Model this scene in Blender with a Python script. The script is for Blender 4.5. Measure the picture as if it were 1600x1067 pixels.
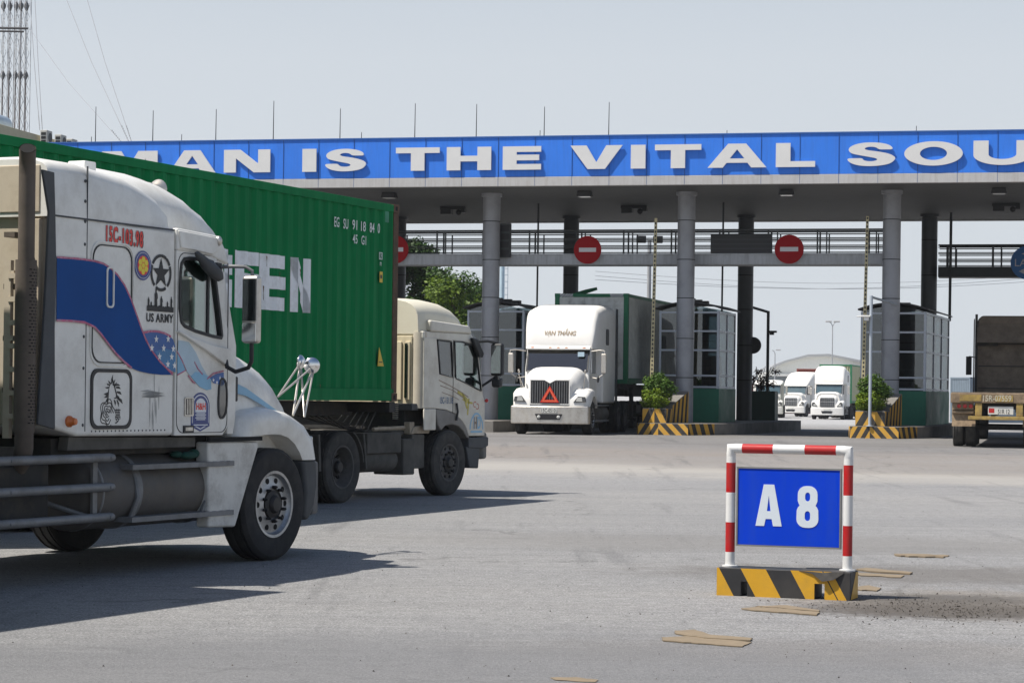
import bpy, bmesh, math, random
from math import sin, cos, tan, pi, radians, sqrt, atan2
from mathutils import Vector, Matrix, Euler
from mathutils.geometry import tessellate_polygon
random.seed(7)
for o in list(bpy.data.objects): bpy.data.objects.remove(o)
scene = bpy.context.scene
COL = scene.collection

# ------------------------------------------------------------------ camera
F = 3650.0; HC = 1.55; ROLL = radians(0.7); SH = 79.5
cam_d = bpy.data.cameras.new('camera'); cam = bpy.data.objects.new('camera', cam_d); COL.objects.link(cam)
cam.location = (0, 0, HC)
cam.rotation_euler = (Matrix.Rotation(pi/2, 4, 'X') @ Matrix.Rotation(ROLL, 4, 'Z')).to_euler()
cam_d.sensor_width = 36; cam_d.lens = F/1600*36; cam_d.shift_y = SH/1600
cam_d.clip_start = 0.5; cam_d.clip_end = 8000
scene.camera = cam

# ------------------------------------------------------------------ sky, sun, exposure
SUN = Vector((-0.55, -0.18, 1.0)).normalized()
W = bpy.data.worlds.new('World'); scene.world = W; W.use_nodes = True
nt = W.node_tree; nt.nodes.clear()
out = nt.nodes.new('ShaderNodeOutputWorld'); bg = nt.nodes.new('ShaderNodeBackground')
sky = nt.nodes.new('ShaderNodeTexSky'); sky.sky_type = 'NISHITA'; sky.sun_disc = False
sky.sun_elevation = math.asin(SUN.z); sky.sun_rotation = atan2(SUN.x, SUN.y)
sky.air_density = 1.0; sky.dust_density = 1.5; sky.ozone_density = 1.5; sky.altitude = 0
hs = nt.nodes.new('ShaderNodeHueSaturation'); hs.inputs['Saturation'].default_value = 1.2; hs.inputs['Value'].default_value = 0.8
mx = nt.nodes.new('ShaderNodeMix'); mx.data_type = 'RGBA'
tcw = nt.nodes.new('ShaderNodeTexCoord'); sxw = nt.nodes.new('ShaderNodeSeparateXYZ'); rmp = nt.nodes.new('ShaderNodeValToRGB')
nt.links.new(tcw.outputs['Generated'], sxw.inputs[0]); nt.links.new(sxw.outputs[2], rmp.inputs[0])
e_ = rmp.color_ramp.elements; e_[0].position = 0.0; e_[0].color = (.95,)*3+(1,); e_[1].position = 1.0; e_[1].color = (.04,)*3+(1,)
for p_, v_ in ((.14, .92), (.34, .28), (.62, .05)): k_ = e_.new(p_); k_.color = (v_, v_, v_, 1)   # haze thick at the horizon, thin overhead
nt.links.new(rmp.outputs[0], mx.inputs[0])
mx.inputs[7].default_value = (5.2, 5.55, 5.95, 1)      # even milky haze over the whole dome
nt.links.new(sky.outputs[0], hs.inputs['Color']); nt.links.new(hs.outputs[0], mx.inputs[6])
nt.links.new(mx.outputs[2], bg.inputs[0]); bg.inputs[1].default_value = 0.1
nt.links.new(bg.outputs[0], out.inputs[0])
sd = bpy.data.lights.new('sun', 'SUN'); sd.energy = 5.0; sd.angle = radians(0.6); sd.color = (1.0, 0.945, 0.86)
so = bpy.data.objects.new('sun', sd); COL.objects.link(so)
so.rotation_euler = SUN.to_track_quat('Z', 'Y').to_euler(); so.location = (-20, 0, 40)
vs = scene.view_settings
vs.view_transform = 'Standard'; vs.look = 'None'; vs.gamma = 1; vs.exposure = 0.36
scene.cycles.use_denoising = True
scene.cycles.max_bounces = 6; scene.cycles.transparent_max_bounces = 16; scene.cycles.volume_bounces = 1
scene.cycles.caustics_reflective = False; scene.cycles.caustics_refractive = False

# ------------------------------------------------------------------ measuring helpers
def lev(px, py):
    u = px-800; v = 533.5-py+SH
    return (u*cos(ROLL)-v*sin(ROLL), u*sin(ROLL)+v*cos(ROLL))
def at(px, py, Z):
    a, b = lev(px, py); return Vector((a/F*Z, Z, HC+b/F*Z))
def gz(Y):
    def ss(a, b, t):
        t = min(1, max(0, (t-a)/(b-a))); return t*t*(3-2*t)
    return .30*ss(40, 66, Y)-.5*ss(92, 190, Y)
def ground(px, py):
    a, b = lev(px, py); Z = 30
    for i in range(60): Z = .5*Z+.5*(HC-gz(Z))*F/(-b)
    return Vector((a/F*Z, Z, gz(Z)))
class Side:
    """an upright plane in the place: maps a point seen on it to (along, height)"""
    def __init__(s, px, Z, th):
        s.o = at(px, 613, Z); s.t = radians(th)
    def __call__(s, px, py, off=0):
        a, b = lev(px, py); k = a/F
        ox = s.o[0]-cos(s.t)*off; oy = s.o[1]+sin(s.t)*off
        t = (k*oy-ox)/(sin(s.t)-k*cos(s.t)); Z = oy+cos(s.t)*t
        return (t, HC+b/F*Z)

# ------------------------------------------------------------------ materials
MATS = {}
def _n(nt, t, **k):
    n = nt.nodes.new(t)
    for a, b in k.items(): setattr(n, a, b)
    return n
def mat(name, col, rough=.5, metal=0., var=.12, scale=3., dirt=None, dirt_amt=.35, dirt_scale=1.6, bump=0., bump_scale=60., coat=0., streak=False, emit=None, spec=.5):
    if name in MATS: return MATS[name]
    m = bpy.data.materials.new(name); m.use_nodes = True; nt = m.node_tree
    p = nt.nodes['Principled BSDF']; L = nt.links.new
    tc = _n(nt, 'ShaderNodeTexCoord')
    no = _n(nt, 'ShaderNodeTexNoise'); no.inputs['Scale'].default_value = scale; no.inputs['Detail'].default_value = 6; no.inputs['Roughness'].default_value = .65
    L(tc.outputs['Object'], no.inputs['Vector'])
    rp = _n(nt, 'ShaderNodeMapRange'); rp.inputs[1].default_value = .3; rp.inputs[2].default_value = .7; rp.inputs[3].default_value = 1-var; rp.inputs[4].default_value = 1+var
    L(no.outputs['Fac'], rp.inputs[0])
    mul = _n(nt, 'ShaderNodeMix', data_type='RGBA', blend_type='MULTIPLY'); mul.inputs[0].default_value = 1
    mul.inputs[6].default_value = (*col, 1); L(rp.outputs[0], mul.inputs[7])
    last = mul.outputs[2]
    if dirt:
        n2 = _n(nt, 'ShaderNodeTexNoise'); n2.inputs['Scale'].default_value = dirt_scale; n2.inputs['Detail'].default_value = 9; n2.inputs['Roughness'].default_value = .72
        if streak:
            mp = _n(nt, 'ShaderNodeMapping'); mp.inputs['Scale'].default_value = (6, 6, .5)
            L(tc.outputs['Object'], mp.inputs[0]); L(mp.outputs[0], n2.inputs['Vector'])
        else: L(tc.outputs['Object'], n2.inputs['Vector'])
        r2 = _n(nt, 'ShaderNodeMapRange'); r2.inputs[1].default_value = .46; r2.inputs[2].default_value = .74; r2.inputs[3].default_value = 0; r2.inputs[4].default_value = dirt_amt
        L(n2.outputs['Fac'], r2.inputs[0])
        m2 = _n(nt, 'ShaderNodeMix', data_type='RGBA'); L(r2.outputs[0], m2.inputs[0]); L(last, m2.inputs[6]); m2.inputs[7].default_value = (*dirt, 1)
        last = m2.outputs[2]
        r3 = _n(nt, 'ShaderNodeMapRange'); r3.inputs[1].default_value = .35; r3.inputs[2].default_value = .75; r3.inputs[3].default_value = rough; r3.inputs[4].default_value = min(1, rough+.3)
        L(n2.outputs['Fac'], r3.inputs[0]); L(r3.outputs[0], p.inputs['Roughness'])
    else: p.inputs['Roughness'].default_value = rough
    L(last, p.inputs['Base Color']); p.inputs['Metallic'].default_value = metal
    p.inputs['Specular IOR Level'].default_value = spec
    if coat: p.inputs['Coat Weight'].default_value = coat; p.inputs['Coat Roughness'].default_value = .12
    if bump:
        n3 = _n(nt, 'ShaderNodeTexNoise'); n3.inputs['Scale'].default_value = bump_scale; n3.inputs['Detail'].default_value = 4
        L(tc.outputs['Object'], n3.inputs['Vector'])
        b = _n(nt, 'ShaderNodeBump'); b.inputs['Strength'].default_value = bump; b.inputs['Distance'].default_value = .01
        L(n3.outputs['Fac'], b.inputs['Height']); L(b.outputs[0], p.inputs['Normal'])
    if emit: p.inputs['Emission Color'].default_value = (*emit, 1); p.inputs['Emission Strength'].default_value = 1
    MATS[name] = m; return m
def glass(name, tint, refl=.09, gl=(1, 1, 1), rough=.02, mx_=.9):
    if name in MATS: return MATS[name]
    m = bpy.data.materials.new(name); m.use_nodes = True; nt = m.node_tree; nt.nodes.clear(); L = nt.links.new
    o = _n(nt, 'ShaderNodeOutputMaterial'); t = _n(nt, 'ShaderNodeBsdfTransparent'); g = _n(nt, 'ShaderNodeBsdfGlossy'); mxs = _n(nt, 'ShaderNodeMixShader')
    lw = _n(nt, 'ShaderNodeLayerWeight'); lw.inputs[0].default_value = .25
    r = _n(nt, 'ShaderNodeMapRange'); r.inputs[3].default_value = refl; r.inputs[4].default_value = mx_
    tc = _n(nt, 'ShaderNodeTexCoord'); no = _n(nt, 'ShaderNodeTexNoise'); no.inputs['Scale'].default_value = 1.3; b = _n(nt, 'ShaderNodeBump'); b.inputs['Strength'].default_value = .05
    L(tc.outputs['Object'], no.inputs['Vector']); L(no.outputs['Fac'], b.inputs['Height']); L(b.outputs[0], g.inputs['Normal'])
    L(lw.outputs['Fresnel'], r.inputs[0]); L(r.outputs[0], mxs.inputs[0])
    t.inputs[0].default_value = (*tint, 1); g.inputs[0].default_value = (*gl, 1); g.inputs['Roughness'].default_value = rough
    L(t.outputs[0], mxs.inputs[1]); L(g.outputs[0], mxs.inputs[2]); L(mxs.outputs[0], o.inputs[0])
    MATS[name] = m; return m

# ------------------------------------------------------------------ mesh builder
class MB:
    def __init__(s, xf=None): s.v = []; s.f = []; s.m = []; s.xf = xf
    def P(s, p):
        p = Vector(p)
        if s.xf is not None: p = s.xf @ p
        s.v.append(p); return len(s.v)-1
    def F(s, idx, m=0): s.f.append(tuple(idx)); s.m.append(m)
    def quad(s, pts, m=0): s.F([s.P(p) for p in pts], m)
    def box(s, x0, x1, y0, y1, z0, z1, m=0):
        i = [s.P(p) for p in ((x0,y0,z0),(x1,y0,z0),(x1,y1,z0),(x0,y1,z0),(x0,y0,z1),(x1,y0,z1),(x1,y1,z1),(x0,y1,z1))]
        for q in ((0,3,2,1),(4,5,6,7),(0,1,5,4),(1,2,6,5),(2,3,7,6),(3,0,4,7)): s.F([i[k] for k in q], m)
    def prism(s, poly, a0, a1, axis='y', m=0, holes=(), taper=None):
        """outline (u,w) pushed from a0 to a1; axis y: u=x w=z; axis z: u=x w=y; axis x: u=y w=z"""
        def pt(p, a):
            if axis == 'y': return (p[0], a, p[1])
            if axis == 'z': return (p[0], p[1], a)
            return (a, p[0], p[1])
        rings = [list(poly)]+[list(h) for h in holes]
        p1 = rings if taper is None else [[taper(p) for p in r] for r in rings]
        A = [[s.P(pt(p, a0)) for p in r] for r in rings]; B = [[s.P(pt(p, a1)) for p in r] for r in p1]
        if len(rings) == 1:
            s.F(A[0], m); s.F(B[0][::-1], m)
        else:
            tr = tessellate_polygon([[Vector((p[0], p[1], 0)) for p in r] for r in rings])
            fa = [i for r in A for i in r]; fb = [i for r in B for i in r]
            for t in tr: s.F([fa[t[0]], fa[t[1]], fa[t[2]]], m); s.F([fb[t[2]], fb[t[1]], fb[t[0]]], m)
        for ra, rb in zip(A, B):
            n = len(ra)
            for i in range(n): j = (i+1) % n; s.F((ra[i], rb[i], rb[j], ra[j]), m)
    def tube(s, path, r, n=8, m=0, cap=True):
        path = [Vector(p) for p in path]; rs = r if isinstance(r, (list, tuple)) else [r]*len(path)
        rings = []; prev = None
        for i, p in enumerate(path):
            if i == 0: d = path[1]-p
            elif i == len(path)-1: d = p-path[i-1]
            else: d = (path[i+1]-p).normalized()+(p-path[i-1]).normalized()
            d.normalize()
            if prev is None:
                a = Vector((0, 0, 1)) if abs(d.z) < .9 else Vector((1, 0, 0)); u = d.cross(a).normalized()
            else: u = (prev-d*prev.dot(d)).normalized()
            prev = u; w = d.cross(u)
            rings.append([s.P(p+(u*cos(2*pi*k/n)+w*sin(2*pi*k/n))*rs[i]) for k in range(n)])
        for a, b in zip(rings, rings[1:]):
            for k in range(n): s.F((a[k], a[(k+1) % n], b[(k+1) % n], b[k]), m)
        if cap: s.F(rings[0][::-1], m); s.F(rings[-1], m)
    def lathe(s, prof, c=(0, 0, 0), axis='z', n=24, m=0, closed=False, cap0=True):
        """prof: (radius, along)"""
        c = Vector(c); rings = []
        for r, h in prof:
            ring = []
            for k in range(n):
                a = 2*pi*k/n; ca = cos(a)*r; sa = sin(a)*r
                q = {'z': (ca, sa, h), 'y': (ca, h, sa), 'x': (h, ca, sa)}[axis]
                ring.append(s.P(c+Vector(q)))
            rings.append(ring)
        prs = list(zip(rings, rings[1:]))
        if closed: prs.append((rings[-1], rings[0]))
        for a, b in prs:
            for k in range(n): s.F((a[k], a[(k+1) % n], b[(k+1) % n], b[k]), m)
        if not closed:
            if cap0: s.F(rings[0][::-1], m)
            s.F(rings[-1], m)
    def loft(s, secs, m=0, cap=True):
        R = [[s.P(p) for p in q] for q in secs]; n = len(R[0])
        for a, b in zip(R, R[1:]):
            for k in range(n): s.F((a[k], a[(k+1) % n], b[(k+1) % n], b[k]), m)
        if cap: s.F(R[0][::-1], m); s.F(R[-1], m)
    def ball(s, c, rx, ry=None, rz=None, m=0, nu=14, nv=9):
        ry = rx if ry is None else ry; rz = rx if rz is None else rz; c = Vector(c)
        top = s.P(c+Vector((0, 0, rz))); bot = s.P(c-Vector((0, 0, rz))); R = []
        for j in range(1, nv):
            t = pi*j/nv; R.append([s.P(c+Vector((rx*sin(t)*cos(2*pi*k/nu), ry*sin(t)*sin(2*pi*k/nu), rz*cos(t)))) for k in range(nu)])
        for k in range(nu): s.F((top, R[0][k], R[0][(k+1) % nu]), m); s.F((bot, R[-1][(k+1) % nu], R[-1][k]), m)
        for a, b in zip(R, R[1:]):
            for k in range(nu): s.F((a[k], b[k], b[(k+1) % nu], a[(k+1) % nu]), m)
    def build(s, name, mats, parent=None, bevel=0, smooth=35, seg=2, loc=None, rz=0):
        me = bpy.data.meshes.new(name); me.from_pydata([tuple(v) for v in s.v], [], s.f)
        if not isinstance(mats, (list, tuple)): mats = [mats]
        for mm in mats: me.materials.append(mm)
        if len(mats) > 1: me.polygons.foreach_set('material_index', s.m)
        bm = bmesh.new(); bm.from_mesh(me); bmesh.ops.recalc_face_normals(bm, faces=bm.faces); bm.to_mesh(me); bm.free()
        if smooth:
            me.polygons.foreach_set('use_smooth', [True]*len(me.polygons)); me.set_sharp_from_angle(angle=radians(smooth))
        me.update()
        o = bpy.data.objects.new(name, me); COL.objects.link(o)
        if parent: o.parent = parent
        if loc is not None: o.location = loc
        if rz: o.rotation_euler = (0, 0, rz)
        if bevel:
            b = o.modifiers.new('edge', 'BEVEL'); b.width = bevel; b.segments = seg; b.limit_method = 'ANGLE'; b.angle_limit = radians(40)
            b.harden_normals = True
        return o
def thing(name, label, cat, loc=(0, 0, 0), rz=0, group=None):
    o = bpy.data.objects.new(name, None); COL.objects.link(o); o.location = loc; o.rotation_euler = (0, 0, rz)
    o['label'] = label; o['category'] = cat
    if group: o['group'] = group
    return o
def tag(o, label, cat, group=None):
    o['label'] = label; o['category'] = cat
    if group: o['group'] = group
    return o
def kind(o, k): o['kind'] = k; return o
def kids(o): return [c for c in bpy.data.objects if c.parent == o]
def copy_tree(o, parent=None):
    c = o.copy(); COL.objects.link(c)
    if parent: c.parent = parent
    for ch in kids(o): copy_tree(ch, c)
    return c
def rrect(x0, x1, z0, z1, r, n=5):
    p = []
    for cx, cz, a in ((x1-r, z1-r, 0), (x0+r, z1-r, 90), (x0+r, z0+r, 180), (x1-r, z0+r, 270)):
        for k in range(n+1): t = radians(a+90*k/n); p.append((cx+r*cos(t), cz+r*sin(t)))
    return p
def smoothpoly(pts, it=2, closed=True):
    for _ in range(it):
        q = []; n = len(pts)
        rng = range(n) if closed else range(n-1)
        if not closed: q.append(pts[0])
        for i in rng:
            a = pts[i]; b = pts[(i+1) % n]
            q += [(a[0]*.75+b[0]*.25, a[1]*.75+b[1]*.25), (a[0]*.25+b[0]*.75, a[1]*.25+b[1]*.75)]
        if not closed: q.append(pts[-1])
        pts = q
    return pts
def text_mesh(s, size=1., offset=0., extrude=0., spacing=1.):
    cu = bpy.data.curves.new('tmp', 'FONT'); cu.body = s; cu.size = size; cu.offset = offset; cu.extrude = extrude; cu.space_character = spacing
    cu.align_x = 'CENTER'; cu.align_y = 'CENTER'; cu.resolution_u = 4
    o = bpy.data.objects.new('tmp', cu); COL.objects.link(o); bpy.context.view_layer.update()
    me = bpy.data.meshes.new_from_object(o.evaluated_get(bpy.context.evaluated_depsgraph_get()))
    bpy.data.objects.remove(o); return me
def text(name, s, m, parent, M, w=None, h=None, offset=0., extrude=0., shear=0., spacing=1.):
    """text fitted to width w and height h, its plane placed with matrix M (local x right, y up, z out)"""
    me = text_mesh(s, 1., offset, extrude, spacing)
    xs = [v.co.x for v in me.vertices]; ys = [v.co.y for v in me.vertices]
    cx = (min(xs)+max(xs))/2; cy = (min(ys)+max(ys))/2
    sx = w/(max(xs)-min(xs)) if w else None; sy = h/(max(ys)-min(ys)) if h else None
    sx = sx or sy; sy = sy or sx
    for v in me.vertices:
        x = (v.co.x-cx)*sx; y = (v.co.y-cy)*sy; v.co = M @ Vector((x+shear*y, y, v.co.z))
    me.name = name; me.materials.clear(); me.materials.append(m)
    o = bpy.data.objects.new(name, me); COL.objects.link(o)
    if parent: o.parent = parent
    return o
def Mxz(x, y, z, slope=0., flip=False):
    """text plane on a side facing local -y (or +y when flip): right = +x, up = +z"""
    M = Matrix.Translation((x, y, z)) @ Matrix(((1, 0, 0, 0), (0, 0, -1, 0), (0, 1, 0, 0), (0, 0, 0, 1)))
    if flip: M = Matrix.Translation((x, y, z)) @ Matrix(((-1, 0, 0, 0), (0, 0, 1, 0), (0, 1, 0, 0), (0, 0, 0, 1)))
    if slope: M = M @ Matrix(((1, 0, 0, 0), (slope, 1, 0, 0), (0, 0, 1, 0), (0, 0, 0, 1)))
    return M
def Myz(x, y, z, back=False):
    """text plane facing local +x: right (as read) = +y ; back: facing -x, right = -y"""
    if back: return Matrix.Translation((x, y, z)) @ Matrix(((0, 0, -1, 0), (-1, 0, 0, 0), (0, 1, 0, 0), (0, 0, 0, 1)))
    return Matrix.Translation((x, y, z)) @ Matrix(((0, 0, 1, 0), (1, 0, 0, 0), (0, 1, 0, 0), (0, 0, 0, 1)))
def arc(cx, cy, rx, ry, a0, a1, n=10):
    return [(cx+rx*cos(radians(a0+(a1-a0)*k/n)), cy+ry*sin(radians(a0+(a1-a0)*k/n))) for k in range(n+1)]
def ribbon(pts, w):
    """thin closed band following an open polyline"""
    L = []; R = []
    for i, p in enumerate(pts):
        a = pts[max(0, i-1)]; b = pts[min(len(pts)-1, i+1)]; dx, dz = b[0]-a[0], b[1]-a[1]; l = sqrt(dx*dx+dz*dz) or 1
        L.append((p[0]-dz/l*w/2, p[1]+dx/l*w/2)); R.append((p[0]+dz/l*w/2, p[1]-dx/l*w/2))
    return L+R[::-1]
# ------------------------------------------------------------------ palette
white = mat('white_paint', (.75, .74, .695), .38, var=.05, dirt=(.34, .30, .24), dirt_amt=.42, dirt_scale=2.6, coat=.2)
white_grimy = mat('white_paint_grimy', (.62, .61, .57), .5, var=.08, dirt=(.17, .14, .11), dirt_amt=.75, dirt_scale=2.4)
white_clean = mat('white_paint_clean', (.80, .80, .78), .35, var=.04, dirt=(.5, .46, .4), dirt_amt=.25, coat=.3)
white_bright = mat('white_fairing', (.72, .71, .68), .5, var=.03, dirt=(.55, .5, .42), dirt_amt=.2)
dusty = mat('dusty_back', (.52, .45, .35), .8, var=.08, dirt=(.20, .15, .10), dirt_amt=.5, dirt_scale=3)
beige = mat('beige_paint', (.64, .61, .53), .5, var=.06, dirt=(.30, .24, .17), dirt_amt=.5, dirt_scale=2, coat=.1)
beige_back = mat('beige_back_panel', (.62, .54, .38), .7, var=.06, dirt=(.34, .26, .15), dirt_amt=.5, streak=True)
blackplastic = mat('black_plastic', (.018, .019, .021), .55, var=.2)
greyplastic = mat('grey_plastic', (.055, .06, .066), .6, var=.2, dirt=(.16, .15, .13), dirt_amt=.4)
chassis_m = mat('chassis_paint', (.028, .028, .028), .75, var=.3, dirt=(.13, .11, .085), dirt_amt=.5, dirt_scale=4)
dustchassis = mat('dusty_chassis', (.09, .085, .075), .85, var=.3, dirt=(.03, .03, .03), dirt_amt=.5, dirt_scale=5)
tyre_m = mat('tyre_rubber', (.022, .022, .023), .85, var=.25, scale=9, dirt=(.085, .078, .068), dirt_amt=.5, dirt_scale=5, bump=.3, bump_scale=90)
dusttyre = mat('dusty_tyre_rubber', (.045, .044, .042), .9, var=.2, scale=9, dirt=(.12, .11, .095), dirt_amt=.6, dirt_scale=5, bump=.3, bump_scale=90)
alu = mat('aluminium_rim', (.40, .405, .41), .35, metal=.9, var=.12, dirt=(.12, .11, .10), dirt_amt=.6, dirt_scale=7)
steelrim = mat('steel_rim', (.10, .095, .09), .75, var=.25, dirt=(.03, .03, .03), dirt_amt=.6, dirt_scale=7)
hubm = mat('dark_hub', (.035, .033, .032), .6, metal=.3, var=.3)
chrome = mat('chrome', (.75, .75, .74), .12, metal=1, var=.04)
dullchrome = mat('dull_chrome', (.60, .57, .52), .33, metal=.85, var=.12, dirt=(.30, .24, .17), dirt_amt=.5, dirt_scale=5)
greysteel = mat('galvanised_tube', (.20, .205, .21), .5, metal=.3, var=.15, dirt=(.12, .10, .08), dirt_amt=.5, dirt_scale=5)
tank_m = mat('dirty_tank', (.105, .10, .095), .55, metal=.25, var=.2, dirt=(.20, .17, .13), dirt_amt=.5, dirt_scale=4)
stack_m = mat('sooty_exhaust', (.105, .085, .07), .7, metal=.1, var=.2, dirt=(.20, .16, .12), dirt_amt=.5, dirt_scale=5)
black = mat('black_decal', (.012, .012, .014), .5, var=.05)
gapblack = mat('shadow_gap', (.004, .004, .004), .9, var=0)
blue_dec = mat('blue_decal', (.002, .062, .25), .6, var=.08, spec=.2)
lblue_dec = mat('light_blue_decal', (.20, .42, .60), .4, var=.15, scale=2)
pale_dec = mat('pale_blue_decal', (.42, .55, .64), .4, var=.1)
pink_dec = mat('pink_decal', (.45, .10, .19), .5, var=.3, scale=22, dirt=(.6, .5, .55), dirt_amt=.9, dirt_scale=26)
red_dec = mat('red_lettering', (.75, .03, .02), .4, var=.05)
yellow_dec = mat('yellow_decal', (.75, .62, .03), .4, var=.15)
navy_dec = mat('navy_decal', (.04, .06, .22), .4, var=.1)
white_dec = mat('white_lettering', (.78, .80, .82), .6, var=.06, dirt=(.30, .26, .22), dirt_amt=.45, dirt_scale=6)
cab_glass = glass('cab_glass', (.62, .78, .72), .20)
dark_glass = glass('dark_glass', (.22, .26, .28), .12)
wind_glass = glass('windscreen_glass', (.30, .36, .38), .16)
booth_glass = glass('booth_glass', (.42, .48, .50), .10, mx_=.38)
amber = mat('amber_lens', (.55, .14, .03), .25, var=.1)
lens = mat('lamp_lens', (.5, .5, .47), .12, var=.1, coat=1)
red_lens = mat('red_lens', (.45, .02, .02), .25, var=.1)
interior = mat('cab_interior', (.05, .048, .045), .8, var=.2)
seat_m = mat('grey_seat', (.12, .12, .12), .85, var=.2)
cont_green = mat('green_container', (.003, .175, .054), .6, spec=.12, var=.10, scale=1.2, dirt=(.02, .10, .045), dirt_amt=.5, dirt_scale=1.2, streak=True)
cont_roof = mat('green_roof', (.02, .13, .06), .6, var=.15, dirt=(.18, .15, .1), dirt_amt=.4)
rust = mat('rusty_corner', (.10, .055, .035), .85, var=.35, scale=8, dirt=(.03, .07, .04), dirt_amt=.7, dirt_scale=7)
cont_grey = mat('grey_container', (.66, .66, .62), .6, var=.08, dirt=(.16, .15, .13), dirt_amt=.6, dirt_scale=2.5)
cont_side = mat('pale_green_container', (.60, .62, .58), .6, var=.1, dirt=(.2, .2, .18), dirt_amt=.4)
green_frame = mat('green_frame', (.015, .17, .075), .55, var=.12, dirt=(.06, .09, .06), dirt_amt=.5, dirt_scale=6)
cont_red = mat('red_container', (.20, .045, .035), .65, var=.12, dirt=(.10, .05, .04), dirt_amt=.5)
plate_m = mat('number_plate', (.62, .62, .58), .5, var=.05, dirt=(.3, .28, .24), dirt_amt=.4)

# ------------------------------------------------------------------ ground
def ground_material():
    m = bpy.data.materials.new('asphalt'); m.use_nodes = True; nt = m.node_tree; p = nt.nodes['Principled BSDF']; L = nt.links.new
    tc = _n(nt, 'ShaderNodeTexCoord'); G = tc.outputs['Object']
    def noise(scale, det=6, ro=.6, st=None):
        n = _n(nt, 'ShaderNodeTexNoise'); n.inputs['Scale'].default_value = scale; n.inputs['Detail'].default_value = det; n.inputs['Roughness'].default_value = ro
        if st:
            mp = _n(nt, 'ShaderNodeMapping'); mp.inputs['Scale'].default_value = st[0]; mp.inputs['Rotation'].default_value = (0, 0, radians(st[1])); L(G, mp.inputs[0]); L(mp.outputs[0], n.inputs['Vector'])
        else: L(G, n.inputs['Vector'])
        return n.outputs['Fac']
    def rng(s, a, b, c, d):
        r = _n(nt, 'ShaderNodeMapRange'); r.inputs[1].default_value = a; r.inputs[2].default_value = b; r.inputs[3].default_value = c; r.inputs[4].default_value = d; L(s, r.inputs[0]); return r.outputs[0]
    def mixc(f, a, b, t='MIX'):
        x = _n(nt, 'ShaderNodeMix', data_type='RGBA', blend_type=t)
        if isinstance(f, float): x.inputs[0].default_value = f
        else: L(f, x.inputs[0])
        for i, c in ((6, a), (7, b)):
            if isinstance(c, tuple): x.inputs[i].default_value = (*c, 1)
            else: L(c, x.inputs[i])
        return x.outputs[2]
    base = mixc(rng(noise(.16, 5, .6), .35, .65, 0, 1), (.195, .197, .203), (.235, .235, .236))
    base = mixc(rng(noise(1., 6, .65, ((.035, .16, 1), 14)), .44, .60, 0, .85), base, (.285, .278, .268))     # paler, dustier strips across the plaza
    base = mixc(rng(noise(1., 6, .65, ((.05, .22, 1), 10)), .56, .66, 0, .7), base, (.150, .152, .158))
    base = mixc(rng(noise(1.0, 8, .75, ((.18, 2.4, 1), 12)), .42, .66, 0, .8), base, (.30, .298, .294))      # tyre-polished streaks along the traffic
    base = mixc(rng(noise(1.1, 8, .78, ((.22, 3.0, 1), -4)), .52, .68, 0, .7), base, (.13, .131, .135))
    base = mixc(rng(noise(1., 5, .7, ((.9, 7., 1), 6)), .62, .70, 0, .8), base, (.40, .40, .40))
    base = mixc(rng(noise(9., 6, .75), .42, .62, 0, .6), base, (0.104, 0.104, 0.105))
    base = mixc(rng(noise(48., 4, .75), .48, .64, 0, 1.), base, (.42, .415, .41))          # pale aggregate
    base = mixc(rng(noise(62., 4, .75), .53, .68, 0, 1.), base, (0.052, 0.052, 0.053))
    # dust band in front of the toll lanes and soil patches by the lane sign: real stains on the road
    sx = _n(nt, 'ShaderNodeSeparateXYZ'); L(G, sx.inputs[0])
    fy = _n(nt, 'ShaderNodeMath', operation='MULTIPLY_ADD'); L(sx.outputs[0], fy.inputs[0]); fy.inputs[1].default_value = .30; L(sx.outputs[1], fy.inputs[2])
    def mulf(a, b):
        x = _n(nt, 'ShaderNodeMath', operation='MULTIPLY'); L(a, x.inputs[0]); L(b, x.inputs[1]); return x.outputs[0]
    wob = _n(nt, 'ShaderNodeMath', operation='MULTIPLY_ADD'); L(noise(.12, 6, .65), wob.inputs[0]); wob.inputs[1].default_value = 7.; L(fy.outputs[0], wob.inputs[2]); Wf = wob.outputs[0]
    patch = rng(noise(.25, 6, .7, ((.3, 1., 1), 15)), .3, .6, .35, 1)
    base = mixc(mulf(mulf(rng(Wf, 46, 49, 0, 1), rng(Wf, 52, 55, 1, 0)), patch), base, (.33, .315, .29))      # pale dust swept off the wheels
    base = mixc(mulf(mulf(rng(Wf, 51, 55, 0, .8), rng(Wf, 60, 66, 1, 0)), patch), base, (.215, .19, .168))
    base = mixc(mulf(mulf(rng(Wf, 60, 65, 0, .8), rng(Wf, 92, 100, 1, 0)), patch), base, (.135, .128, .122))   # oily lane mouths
    vr = _n(nt, 'ShaderNodeTexVoronoi', feature='DISTANCE_TO_EDGE'); vr.inputs['Scale'].default_value = .22; vr.inputs['Randomness'].default_value = 1
    wn = _n(nt, 'ShaderNodeTexNoise'); wn.inputs['Scale'].default_value = 1.2; wn.inputs['Detail'].default_value = 8; wn.inputs['Roughness'].default_value = .7; L(G, wn.inputs['Vector'])
    wa = _n(nt, 'ShaderNodeVectorMath', operation='MULTIPLY_ADD'); L(wn.outputs['Color'], wa.inputs[0]); wa.inputs[1].default_value = (1.6, 1.6, 0); L(G, wa.inputs[2]); L(wa.outputs[0], vr.inputs['Vector'])
    ck = _n(nt, 'ShaderNodeMath', operation='MULTIPLY'); L(rng(vr.outputs['Distance'], .0, .012, 1, 0), ck.inputs[0]); L(rng(noise(.3, 4, .6), .52, .6, 0, .55), ck.inputs[1])
    base = mixc(ck.outputs[0], base, (.05, .05, .05))
    base = mixc(rng(noise(2.2, 5, .7), .66, .74, 0, .5), base, (.07, .068, .066))      # oil drips
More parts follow.
